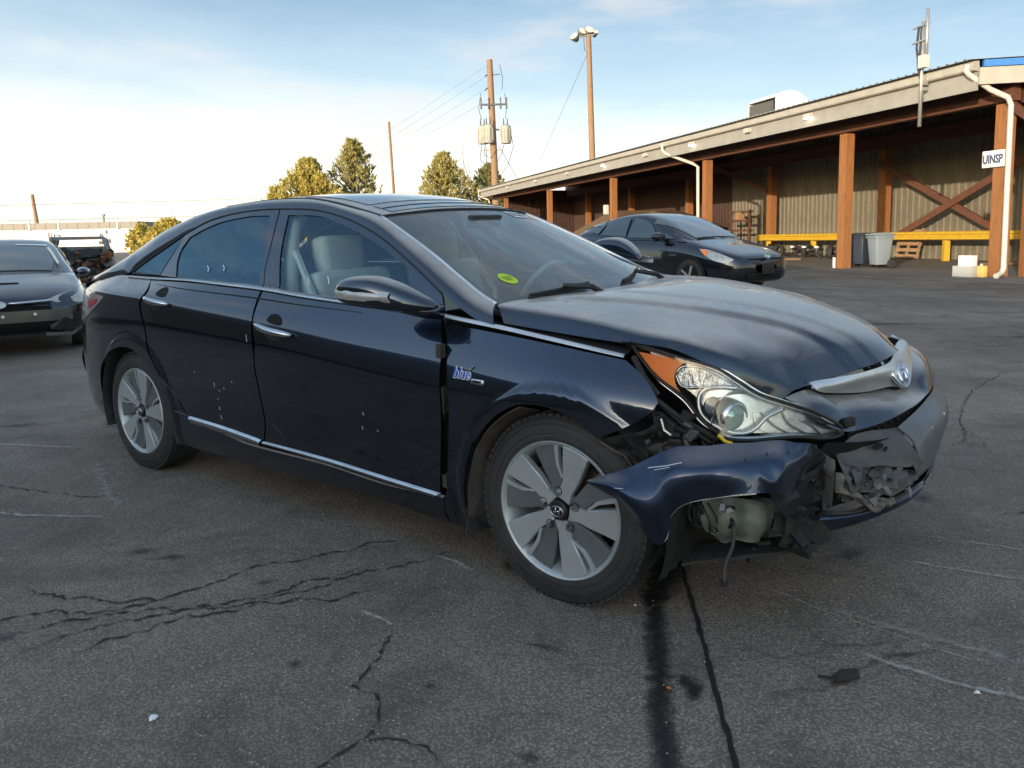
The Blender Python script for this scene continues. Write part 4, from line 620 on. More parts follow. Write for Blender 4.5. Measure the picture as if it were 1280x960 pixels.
def tree(name, base, h, prof, m_, label, n=900, tuft=.34, seed=1, group=None, trunk_r=.22, up_=.75, leaf=.09):
    """prof: list of (height fraction, radius); tufts of upright needles on limbs"""
    rnd = random.Random(seed); e_ = empty(name, base, 0, label, 'tree', group)
    hs = [a for a, _ in prof]; rs = [b for _, b in prof]
    b = MB(); b.tube([(0, 0, 0), (.05, 0, h * .3), (0, .06, h * .6), (0, 0, h * .93)], [trunk_r, trunk_r * .8, trunk_r * .5, .04], 8)
    V = []; F = []
    for i in range(n):
        f = rnd.random() ** .9; f = prof[0][0] + (1 - prof[0][0]) * f; r = np.interp(f, hs, rs); a = rnd.uniform(0, 2 * math.pi)
        lob = 1 + .26 * math.sin(3 * a + seed + f * 9) + .20 * math.sin(7 * a + f * 21 + seed)
        q = (rnd.random() ** .55) * lob; c = Vector((r * q * math.cos(a), r * q * math.sin(a), h * f))
        if i % 16 == 0: b.tube([(0, 0, c.z * .86), (c.x * .5, c.y * .5, c.z * .90), (c.x, c.y, c.z)], [.05, .035, .012], 4, cap=False)
        ax = Vector((math.cos(a) * .35, math.sin(a) * .35, up_)).normalized(); T = tuft * rnd.uniform(.6, 1.3)
        for k in range(9):
            d = (ax + Vector((rnd.gauss(0, .45), rnd.gauss(0, .45), rnd.gauss(0, .35)))).normalized(); p = c + ax * rnd.uniform(-.4, .6) * T + Vector((rnd.gauss(0, .12), rnd.gauss(0, .12), 0)) * T
            sd = d.cross(Vector((rnd.gauss(0, 1), rnd.gauss(0, 1), rnd.gauss(0, 1)))).normalized() * leaf * rnd.uniform(.6, 1.2); j = len(V)
            V += [p - sd, p + sd, p + d * T * .75]; F.append((j, j + 1, j + 2))
    b.build('trunk', M_bark, e_, smooth=True); mesh_obj('crown', V, F, m_, e_)
    return e_
def gp(x, y): return (x, y, gz(x, y))
cone = [(.12, 1.6), (.25, 3.3), (.45, 3.2), (.65, 2.4), (.85, 1.3), (1, .25)]
K_ = 1.5
def pine(x, y, h, prof, m_, label, n, seed): tree('pine_tree', gp(x * K_, y * K_), (h - 1.27) * K_ + 1.27, [(a, r * K_) for a, r in prof], m_, label, n, seed=seed, group='pines beyond the lot', tuft=.40, leaf=.085, trunk_r=.3)
pine(-14.0, 48.5, 6.6, [(.15, 1.6), (.35, 2.5), (.55, 2.2), (.8, 1.25), (1, .3)], M_lf1, 'bushy yellow green pine, left one of the pair above the black roof', 2600, 3)
pine(-15.9, 48.0, 4.8, [(.15, 1.2), (.4, 1.6), (.7, 1.1), (1, .2)], M_lf1, 'low yellow green pine at the far left foot of the pines', 1000, 13)
pine(-11.6, 50.7, 8.0, [(.15, 2.0), (.4, 2.2), (.6, 1.8), (.8, 1.1), (.94, .55), (1, .2)], M_lf2, 'tall sparse green pine beside the leaning pole', 1500, 5)
pine(-5.7, 52.5, 6.9, [(.1, 2.3), (.3, 2.6), (.55, 2.2), (.8, 1.2), (1, .25)], M_lf2, 'rounded olive green pine left of the transformer pole', 2000, 8)
pine(-2.6, 54.5, 6.3, [(.1, 1.6), (.4, 2.0), (.7, 1.4), (1, .3)], M_lf4, 'dark green pine behind the transformer pole', 1100, 9)
tree('golden_tree', gp(-40.6, 85), 3.9, [(.1, 2.4), (.4, 3.0), (.7, 2.1), (1, .5)], M_lf3, 'golden autumn tree at the right end of the white building', 1100, seed=21, tuft=.6, leaf=.2)
tree('golden_tree', gp(-47.5, 92), 3.6, [(.1, 1.6), (.5, 1.8), (1, .4)], M_lf3, 'small orange shrub against the white building corner', 300, seed=22, tuft=.5, leaf=.2)
def bare(base, h, seed, label):
    rnd = random.Random(seed); e_ = empty('bare_tree', base, 0, label, 'tree'); b = MB(); b.tube([(0, 0, 0), (0, 0, h * .5)], [.12, .07], 6)
    bb = MB()
    for i in range(26):
        a = rnd.uniform(0, 6.28); z0 = h * rnd.uniform(.3, .55); l = h * rnd.uniform(.25, .5); p = Vector((0, 0, z0)); q = p + Vector((math.cos(a) * l * .35, math.sin(a) * l * .35, l * .7)); r_ = q + Vector((math.cos(a) * .2, math.sin(a) * .2, l * .5)); bb.tube([p, q, r_], [.035, .02, .008], 4, cap=False)
    b.build('trunk', M_bark, e_); bb.build('crown', M_bark, e_)
bare(gp(-6.2, 88), 11.5, 2, 'leafless tree between the olive pine and the transformer pole'); bare(gp(-50, 104), 6.0, 4, 'leafless tree behind the white building corner')

# --- poles and wires
M_pole = mat('weathered_pole_wood', (.27, .17, .10), .85, col2=(.20, .125, .075), nscale=4, sx=(6, 6, .6))
def pole(name, base, h, r0, r1, lean, label, cat='pole'):
    e_ = empty(name, base, 0, label, cat); o = MB().tube([(0, 0, 0), (lean[0], lean[1], h)], [r0, r1], 12).build('pole_shaft', M_pole, e_, smooth=True, sharp=R(40)); return e_
up_ = Vector(gp(-1.75 * 1.5, 45.0 * 1.5)); U = pole('utility_pole', up_, 11.3, .24, .17, (-.25, 0), 'tall brown utility pole carrying transformers and a crossarm', 'utility pole')
U.scale = (1.5, 1.5, 1.47)
M_iron = mat('dark_insulator', (.05, .06, .075), .4)
def ub(b, nm, m_, **k): return b.build(nm, m_, U, **k)
ub(MB().beam((-.85, -.2, 8.65), (.75, -.2, 8.65), .09, .11), 'crossarm', M_iron)
for x in (-.8, -.35, .35, .7): ub(MB().tube([(x, -.2, 8.4), (x, -.2, 8.65), (x, -.2, 9.05)], [.06, .03, .05], 8), 'insulator', M_iron)
ub(MB().beam((-.25, 0, 10.4), (.35, 0, 10.45), .04, .05), 'bracket', M_iron)
for z in (10.6, 9.8): ub(MB().tube([(-.25, 0, z), (-.55, -.05, z - .3)], .035, 6), 'insulator', M_iron)
M_trans = mat('pale_transformer_steel', (.36, .345, .30), .5, col2=(.30, .285, .25), nscale=4)
for (x, y) in ((-.75, -.1), (-.38, -.5), (.62, -.1)):
    b = MB().lathe([(0, 0), (.27, 0), (.29, .04), (.29, .98), (.27, 1.05), (.12, 1.12), (0, 1.13)], 20, 'z', (x, y, 6.35)); o = ub(b, 'transformer', M_trans, smooth=True, sharp=R(40))
    f = MB()
    for k in range(10): a = k * .628; f.box((x + .30 * math.cos(a), y + .30 * math.sin(a), 6.85), (.05, .025, .75), rz=a)
    f.build('cooling_fin', M_trans, o)
    f = MB(); 
    for dx in (-.12, .1): f.tube([(x + dx, y, 7.4), (x + dx, y, 7.85)], [.05, .025], 6)
    f.build('bushing', M_iron, o)
ub(MB().beam((-1.0, .0, 7.2), (.9, .0, 7.2), .08, .10).beam((-.9, 0, 6.0), (.4, 0, 6.0), .06, .08), 'transformer_rack', M_trans)
b = MB()
for pts in ([(-.85, 0, 6.3), (-.95, -.1, 5.4), (-.5, -.1, 5.0), (-.2, 0, 5.3)], [(-.6, -.2, 6.3), (-.7, -.2, 5.7), (-.3, -.2, 5.5), (0, -.2, 5.9)], [(.85, 0, 7.3), (1.05, 0, 6.2), (.7, 0, 5.1), (.15, 0, 4.3)], [(.5, -.1, 6.3), (.35, -.1, 5.8), (.1, -.1, 5.3)],
            [(.6, -.2, 9.3), (.68, -.2, 8.4), (.62, -.15, 7.8)], [(.35, 0, 11.0), (.5, -.1, 10.2), (.45, -.2, 9.5)], [(-.8, -.2, 9.3), (-.95, -.2, 8.4), (-.8, -.1, 7.8)], [(.2, 0, 6.2), (1.6, .3, 3.6), (2.6, .5, 2.4)]):
    b.tube(pts, .018, 5, cap=False)
ub(b, 'cable', M_iron)
M_wire = mat('overhead_wire', (.10, .10, .11), .5)
def catenary(a, c, sag, name, label, r=.018, cat='wire', group=None):
    P = []
    for i in range(25):
        t = i / 24; p = Vector(a).lerp(Vector(c), t); p.z -= sag * 4 * t * (1 - t); P.append(p)
    o = MB().tube(P, r, 5).build(name, M_wire); tag(o, label, cat, group); return o
for k, z in enumerate((11.0, 10.4, 9.7, 9.0)):
    catenary((-3.2, 67.5, z * 1.47), (-60, 170, z * 1.47 - 5), 1.4, 'overhead_wire', ('topmost', 'second', 'third', 'lowest')[k] + ' of the thin wires leaving the transformer pole leftwards', .009, group='wires of the transformer pole')
L_ = pole('floodlight_pole', gp(5.75, 63), 11.6, .19, .13, (-.25, 0), 'tall wooden pole topped with a cluster of floodlights', 'light pole')
L_.scale = (1.57, 1.57, 1.53)
M_flood = mat('floodlight_housing', (.18, .18, .15), .45, metal=.3); M_fglass = mat('floodlight_glass', (.55, .53, .45), .2)
L_b = MB().beam((-1.1, -.1, 11.25), (.05, -.1, 11.35), .08, .08).build('arm', M_flood, L_)
for x, z, r_, tl in ((-1.0, 11.30, .24, -.7), (-.55, 11.55, .24, .4), (-.2, 11.62, .25, .2), (.12, 11.5, .15, .2)):
    b = MB().lathe([(0, -.02), (r_, 0), (r_ * .95, .12), (r_ * .5, .32), (0, .36)], 16, 'y'); o = b.build('floodlight', M_flood, L_, smooth=True, sharp=R(50)); o.location = (x, -.1, z); o.rotation_euler = (R(-35), 0, tl)
    g_ = MB().lathe([(0, -.03), (r_ * .9, -.02)], 16, 'y').build('glass', M_fglass, o)
MB().tube([(-.5, -.1, 11.2), (-.48, -.1, 10.6), (-.3, -.1, 10.4), (-.22, -.1, 10.8)], .02, 5).build('cable', M_iron, L_)
catenary((5.3, 63, 16.0), (.2, 78, 6.0), .0, 'guy_wire', 'single thin guy wire slanting down from the floodlight pole', .016)
P_ = pole('bare_pole', gp(-15.3, 88), 14.9, .20, .13, (-.45, 0), 'thin leaning pole right of the sparse green pine')
for z in (9.2, 8.4, 7.6): MB().beam((-.35, 0, z), (.05, 0, z), .06, .05).build('bracket', M_pole, P_)
P_ = pole('distant_pole', gp(-103, 158), 12.2, .45, .32, (-.9, 0), 'distant pole rising behind the white building roof'); MB().beam((-1.6, 0, 5.6), (1.8, 0, 5.6), .2, .25).build('crossarm', M_pole, P_)
P_ = pole('distant_pole', gp(-44, 150), 9.3, .2, .14, (0, 0), 'tiny distant pole between the golden tree and the pines')
catenary((-120, 82, 5.9), (-8, 118, 8.3), .6, 'overhead_wire', 'faint long wire low across the left sky', .03)
catenary((-120, 96, 4.6), (-20, 120, 5.6), .4, 'overhead_wire', 'second faint wire just above the white building', .03)

# --- white building at the left
wb = empty('white_building', (-92, 140, gz(-92, 140)), 0, 'long low white building with a grey parapet at the far left', 'building'); wb.scale = (1, 1, 1.32)
M_wbw = mat('white_wall_paint', (.80, .78, .73), .7); M_par = mat('grey_parapet', (.24, .225, .20), .7); M_dk = mat('dark_opening', (.10, .09, .08), .7)
def wbb(b, nm, m_): o = b.build(nm, m_, wb); return o
wbb(MB().box((-10, 10, 1.6), (58, 20, 3.8)), 'wall', M_wbw)
b = MB().box((-10, -.1, 3.85), (58.4, .4, .9)).box((19.1, 9.8, 3.85), (.4, 20, .9)); wbb(b, 'parapet', M_par)
for x in range(-38, 20, 2): wbb(MB().box((x, -.32, 3.85), (.12, .06, .9)), 'parapet_rib', M_par)
for x in (-1.0, 4.5, 15.5): wbb(MB().box((x, -.3, 4.0), (.25, .2, 1.5)), 'vent_pipe', M_wbw)
wbb(MB().tube([(12.3, 1, 4.2), (12.3, 1, 5.2)], .18, 8).box((12.3, 1, 5.3), (.5, .5, .25)), 'chimney', M_par)
for x, z, w, h in ((12.0, 1.4, .7, .5), (13.4, 1.6, .8, .6), (13.2, 2.9, .3, .5)): wbb(MB().box((x, -.06, z), (w, .2, h)), 'wall_box', M_dk)
wbb(MB().tube([(2.6, -.4, -.2), (2.6, -.4, 3.0)], .15, 8), 'flue', M_par)
o = MB().box((0, 0, .9), (18, .2, 1.8)).build('fence', M_par); o.location = (-46, 112, gz(-46, 112) ); tag(o, 'low pale fence right of the white building', 'fence')

# dark trees along the left side of the lot, outside the frame, that show in the doors' polish
M_lf5 = leaf_mat('dark_evergreen', (.035, .055, .025), (.06, .085, .035), (.022, .035, .018))
for i_, (x_, y_, h_) in enumerate([(-34, 2, 7.5), (-38, 9, 6.2), (-33, -6, 6.8), (-30, -13, 6), (-45, 15, 7), (-27, -20, 6.5)]):
    tree('evergreen_tree', gp(x_, y_), h_, [(.06, 2.6), (.35, 2.9), (.7, 1.9), (1, .3)], M_lf5, ('tall', 'second', 'third', 'fourth', 'fifth', 'sixth')[i_] + ' dark evergreen of the row along the left side of the lot', 500, seed=40 + i_, tuft=.9, leaf=.3, group='evergreens left of the lot')

# --- unseen building added behind the camera to shade the lot and show in the paint
M_wh = mat('warehouse_block', (.24, .22, .20), .8, col2=(.20, .185, .165), nscale=.5)
wh = empty('added_warehouse', FP(0, -30, 0), 0, 'long grey block building added out of view behind the photographer to shade the lot', 'building')
Mw = Matrix((( SE.x, SN.x, 0), (SE.y, SN.y, 0), (0, 0, 1)))
def whb(b, nm, m_): o = b.build(nm, m_, wh); o.rotation_euler.z = SROT; return o
H_ = 5.0
whb(MB().box((-32, 8, H_ / 2), (72, 16, H_)), 'wall', M_wh)
whb(MB().box((-32, 0.0, H_ + .1), (72.4, .5, .5)), 'parapet', M_par)
for k in range(6): whb(MB().box((-60 + k * 10, -.05, 1.6), (3.2, .2, 3.2)), 'roller_door', M_corr)
# ================================================================= THE BLACK SEDAN
def P3(q): return Vector(q)
TH = -0.620555
CARM = Matrix.Translation((0.6085, 3.1628, 0)) @ Matrix.Rotation(TH, 4, 'Z')
PHI = 0.025
TILT = Matrix.Translation((0, -.9, 0)) @ Matrix.Rotation(PHI, 4, 'X') @ Matrix.Translation((0, .9, 0))
car = empty('car', (0.6085, 3.1628, 0), TH, 'black four door saloon with a crushed front bumper hanging off, filling the foreground', 'car')
def put(o, tilt=True):
    o.parent = car
    if tilt: o.matrix_basis = TILT @ o.matrix_basis
    return o
M_paint = paint_mat('black_car_paint', (.0065, .010, .0165), dust_sheen=.78)
M_paintp = paint_mat('blue_black_bumper_paint', (.012, .0155, .0255), dust_sheen=.30)
_b = M_paintp.node_tree.nodes['Principled BSDF']; _b.inputs['Coat Weight'].default_value = .5; _b.inputs['Roughness'].default_value = .36
M_black = mat('black_trim_plastic', (.012, .012, .013), .45, col2=(.02, .02, .02), nscale=8)
M_matte = mat('matt_black_plastic', (.014, .014, .014), .8, col2=(.03, .028, .025), nscale=9)
M_void = mat('dark_recess', (.004, .004, .004), .9)
M_chr = mat('chrome', (.62, .64, .66), .12, metal=1., col2=(.48, .50, .52), nscale=14, rough2=.28)
M_satin = mat('satin_chrome', (.80, .80, .80), .33, metal=1., col2=(.62, .62, .62), nscale=5, rough2=.42)
M_rim = mat('silver_wheel_paint', (.42, .455, .46), .40, metal=.45, coat=.3, col2=(.35, .38, .385), nscale=8, rough2=.5)
M_rimd = mat('grey_wheel_paint', (.15, .165, .17), .5, metal=.4, col2=(.115, .127, .13), nscale=8)
M_disc = mat('brake_disc_steel', (.30, .25, .19), .5, metal=.8, col2=(.20, .14, .09), nscale=10)
M_tyre = mat('tyre_rubber', (.022, .022, .023), .72, col2=(.038, .036, .034), nscale=9, bump=.15, bscale=60)
M_brown = mat('muddy_liner', (.085, .070, .055), .9, col2=(.03, .028, .026), nscale=6, bump=.5, bscale=25)
M_dusty = mat('dusty_grey_plastic', (.050, .051, .053), .55, col2=(.095, .093, .088), nscale=9, bump=.35, bscale=22, rough2=.8)
M_greyb = mat('scuffed_grey_bumper', (.085, .090, .096), .40, coat=.25, coat_r=.2, col2=(.14, .142, .142), nscale=5, rough2=.55)
M_foam = mat('dirty_foam', (.20, .19, .165), .9, col2=(.08, .075, .068), nscale=11, bump=.8, bscale=30)
M_glass = glass_mat('clear_tinted_glass', (.80, .93, .92), film=.01, ior=1.75, gcol=(.55, .82, 1.0))
M_glassd = glass_mat('privacy_glass', (.035, .05, .06), film=.01, ior=2.2, gcol=(.50, .80, 1.0))
M_ws = glass_mat('windshield_glass', (.80, .92, .90), film=.25)  # strong film paints white haze in place of cloud reflections
M_lens = glass_mat('lamp_lens', (.93, .95, .95), rough=.02, film=.008)
M_amber = mat('amber_reflector', (.98, .27, .03), .28, coat=1., col2=(.90, .22, .02), nscale=20)
M_redl = mat('red_lamp_plastic', (.45, .02, .02), .2, coat=1.); M_clearl = mat('frosted_lamp_plastic', (.30, .25, .25), .2, coat=1.)
M_seat = mat('light_seat_leather', (.78, .78, .72), .55, col2=(.68, .68, .62), nscale=6); M_int = mat('grey_interior', (.17, .18, .17), .8)
M_seatd = mat('beige_pillar_trim', (.75, .76, .70), .8)
M_bott = mat('white_washer_bottle', (.17, .195, .16), .45, col2=(.07, .08, .065), nscale=7)
M_wht = mat('white_print', (.75, .76, .77), .5); M_bluel = mat('blue_badge_print', (.03, .10, .42), .35); M_yelc = mat('yellow_tape', (.75, .55, .03), .5)
M_lime = mat('lime_sticker', (.42, .60, .03), .6)

def catmull(P, n):
    """dense curve through 2D/3D points"""
    P = [Vector(p) for p in P]
    if len(P) < 3: return [P[0].lerp(P[-1], i / n) for i in range(n + 1)]
    Q = [P[0] * 2 - P[1]] + P + [P[-1] * 2 - P[-2]]; out = []
    # parameter by chord length
    L = [0.]
    for a, b in zip(P, P[1:]): L.append(L[-1] + max((b - a).length, 1e-6))
    for k in range(n + 1):
        s = L[-1] * k / n; i = min(max(int(np.searchsorted(L, s, 'right')) - 1, 0), len(P) - 2)
        h = L[i + 1] - L[i]; t = (s - L[i]) / h
        def tan(j):
            if j == 0: return (P[1] - P[0]) / (L[1] - L[0])
            if j == len(P) - 1: return (P[-1] - P[-2]) / (L[-1] - L[-2])
            return (P[j + 1] - P[j - 1]) / (L[j + 1] - L[j - 1])
        m0, m1 = tan(i) * h, tan(i + 1) * h
        out.append(P[i] * (2 * t ** 3 - 3 * t * t + 1) + m0 * (t ** 3 - 2 * t * t + t) + P[i + 1] * (3 * t * t - 2 * t ** 3) + m1 * (t ** 3 - t * t))
    return out
def dense(runs, step=.015):
    B = []
    for r in runs:
        L = sum((Vector(a) - Vector(b)).length for a, b in zip(r, r[1:])); n = max(1, int(L / step)); c = catmull(r, n); B += c[:-1]
    return B
def wheel_bump(x, z):
    d = 0.
    for (cx, cz, r0) in ((0., .33, .40), (-2.795, .33, .40)):
        r = math.hypot(x - cx, z - cz)
        if r < .47 and z > .1: d += .010 * sstep((.445 - r) / .03)
    return d
def WB(x, z): return float(W(x, z)) + wheel_bump(x, z)
def wnorm(f, x, z, side):
    h = .006; gx = (f(x + h, z) - f(x - h, z)) / (2 * h); gz_ = (f(x, z + h) - f(x, z - h)) / (2 * h)
    return Vector((-gx, side, -gz_)).normalized()
def panel(name, runs, m, parent=None, side=-1, off=0., thick=.016, step=.020, f=WB, bstep=.018, tilt=True, holes=None, smooth_n=True):
    B = dense(runs, bstep); loops = [B] + ([dense(h, bstep) for h in holes] if holes else [])
    pts = []; edges = []
    for L in loops:
        b = len(pts); pts += [Vector((p[0], p[1])) for p in L]; edges += [(b + i, b + (i + 1) % len(L)) for i in range(len(L))]
    nb = len(pts); xs = [p.x for p in pts]; zs = [p.y for p in pts]
    EA = np.array([[pts[a].x, pts[a].y, pts[b].x, pts[b].y] for a, b in edges])
    def inside(x, z):
        k = (EA[:, 1] > z) != (EA[:, 3] > z); e = EA[k]
        return bool(np.count_nonzero(x < (e[:, 2] - e[:, 0]) * (z - e[:, 1]) / (e[:, 3] - e[:, 1]) + e[:, 0]) % 2)
    def inside_slow(x, z):
        c = False
        for (a, b) in edges:
            p, q = pts[a], pts[b]
            if (p.y > z) != (q.y > z) and x < (q.x - p.x) * (z - p.y) / (q.y - p.y) + p.x: c = not c
        return c
    x = min(xs) + step / 2
    r = 0
    bx = np.array([[p.x, p.y] for p in pts])
    while x < max(xs):
        z = min(zs) + step / 2 + (step / 2 if r % 2 else 0)
        while z < max(zs):
            if inside(x, z) and np.min((bx[:, 0] - x) ** 2 + (bx[:, 1] - z) ** 2) > (step * .45) ** 2: pts.append(Vector((x, z)))
            z += step
        x += step; r += 1
    res = delaunay_2d_cdt(pts, edges, [], 2 if holes else 1, 1e-6)
    V2, F = res[0], res[2]
    V = []; Nn = []
    for p in V2:
        y = f(p.x, p.y) + off; V.append((p.x, side * y, p.y)); Nn.append(wnorm(f, p.x, p.y, side))
    FF = []
    if holes: F = [q for q in F if inside(sum(V2[i].x for i in q) / len(q) + 1e-7, sum(V2[i].y for i in q) / len(q) + 1e-7)]
    for q in F:
        a, b_, c = [Vector(V[i]) for i in q[:3]]; nn = (b_ - a).cross(c - a)
        FF.append(tuple(q) if nn.dot(Nn[q[0]]) > 0 else tuple(reversed(q)))
    # return flange along the open edges
    cnt = {}
    for q in FF:
        for i in range(len(q)): e = (q[i], q[(i + 1) % len(q)]); cnt[e] = cnt.get(e, 0) + 1
    be = [e for e in cnt if (e[1], e[0]) not in cnt]
    mapa = {}; mapb = {}
    if thick:
        for e in be:
            for v in e:
                if v not in mapa:
                    mapa[v] = len(V); V.append(V[v]); Nn.append(None); mapb[v] = len(V); V.append(tuple(Vector(V[v]) - Nn[v] * thick)); Nn.append(None)
        for a, b_ in be:
            FF.append((mapa[b_], mapa[a], mapb[a], mapb[b_])); fn = (Vector(V[a]) - Vector(V[b_])).cross(-Nn[a]).normalized()
            for v in (mapa[a], mapa[b_], mapb[a], mapb[b_]): Nn[v] = fn if Nn[v] is None else (Nn[v] + fn).normalized()
    o = mesh_obj(name, V, FF, m, smooth=True)
    if smooth_n: o.data.normals_split_custom_set_from_vertices([tuple(n) for n in Nn])
    if parent is not None: o.parent = parent
    elif parent is None: put(o, tilt)
    return o
def gridsurf(rows, nu, nv):
    """bicubic surface through rows of control points; nu samples along rows' index, nv along points"""
    R1 = [catmull(r, nv) for r in rows]; cols = [catmull([R1[i][j] for i in range(len(rows))], nu) for j in range(nv + 1)]
    return [[cols[j][i] for j in range(nv + 1)] for i in range(nu + 1)]
def surf(name, rows, m, nu=12, nv=24, thick=.0, parent=None, disp=None, flip=False, tilt=True, sharp=None, raw=False):
    G = rows if raw else gridsurf(rows, nu, nv)
    nu, nv = len(G) - 1, len(G[0]) - 1
    # normals
    def nrm(i, j):
        a = G[min(i + 1, nu)][j] - G[max(i - 1, 0)][j]; b = G[i][min(j + 1, nv)] - G[i][max(j - 1, 0)]
        n = a.cross(b); n = n.normalized() if n.length > 1e-9 else Vector((0, 0, 1)); return -n if flip else n
    NN = [[nrm(i, j) for j in range(nv + 1)] for i in range(nu + 1)]
    if disp: G = [[G[i][j] + NN[i][j] * disp(i / nu, j / nv, G[i][j]) for j in range(nv + 1)] for i in range(nu + 1)]
    V = [p for r in G for p in r]; w = nv + 1
    F = [(i * w + j, (i + 1) * w + j, (i + 1) * w + j + 1, i * w + j + 1) for i in range(nu) for j in range(nv)]
    if flip: F = [tuple(reversed(q)) for q in F]
    if thick:
        b = len(V); V += [G[i][j] - NN[i][j] * thick for i in range(nu + 1) for j in range(nv + 1)]; F += [tuple(b + k for k in reversed(q)) for q in F[:nu * nv]]
        ring = [j for j in range(nv)] + [i * w + nv for i in range(nu)] + [nu * w + j for j in range(nv, 0, -1)] + [i * w for i in range(nu, 0, -1)]
        for k in range(len(ring)):
            a, c = ring[k], ring[(k + 1) % len(ring)]; F.append((c, a, a + b, c + b) if flip else (a, c, c + b, a + b))
    o = mesh_obj(name, V, F, m, smooth=True, sharp=sharp if sharp else (R(50) if thick else None))
    if parent is not None: o.parent = parent
    else: put(o, tilt)
    return o
def mir(rows): return [[Vector((p[0], -p[1], p[2])) for p in r] for r in rows]
def polyfan(name, pts, m, thick=.004, parent=None, tilt=True, nrm_hint=None, dens=None):
    """planar-ish outline filled through its own plane, with thickness"""
    P = [Vector(p) for p in pts]; c = sum(P, Vector()) / len(P)
    n = Vector()
    for a, b in zip(P, P[1:] + P[:1]): n += (a - c).cross(b - c)
    n.normalize()
    if nrm_hint and n.dot(Vector(nrm_hint)) < 0: n = -n; P = P[::-1]
    u = (P[1] - P[0]).normalized(); u = (u - n * u.dot(n)).normalized(); v = n.cross(u)
    p2 = [Vector(((p - c).dot(u), (p - c).dot(v))) for p in P]; k = len(p2)
    res = delaunay_2d_cdt(p2, [(i, (i + 1) % k) for i in range(k)], [], 1, 1e-7)
    V = [];
    for i, q in enumerate(res[0]): V.append(P[res[3][i][0]] if res[3][i] else c + u * q.x + v * q.y)
    F = []
    for f in res[2]:
        a, b, cc = [V[i] for i in f[:3]]; F.append(tuple(f) if (b - a).cross(cc - a).dot(n) > 0 else tuple(reversed(f)))
    nV = len(V); b0 = nV; V = V + [p - n * thick for p in V]; F2 = [tuple(nV + i for i in reversed(f)) for f in F]
    cnt = set();
    for f in F:
        for i in range(len(f)): cnt.add((f[i], f[(i + 1) % len(f)]))
    for a, b in [e for e in cnt if (e[1], e[0]) not in cnt]: F2.append((b, a, a + nV, b + nV))
    o = mesh_obj(name, V, F + F2, m)
    if parent is not None: o.parent = parent
    else: put(o, tilt)
    return o
def ribbon(name, top, bot, m, f=WB, off=.006, side=-1, parent=None, n=90, bulge=.006):
    a = catmull(top, n); b = catmull(bot, n); rows = []
    for k in range(5):
        t = k / 4; e = (off if 0 < k < 4 else -.004) + bulge * (1 - (2 * t - 1) ** 2)
        rows.append([Vector((p.x * (1 - t) + q.x * t, side * (f(p.x * (1 - t) + q.x * t, p.y * (1 - t) + q.y * t) + e), p.y * (1 - t) + q.y * t)) for p, q in zip(a, b)])
    return surf(name, rows, m, raw=True, parent=parent, flip=(side > 0))

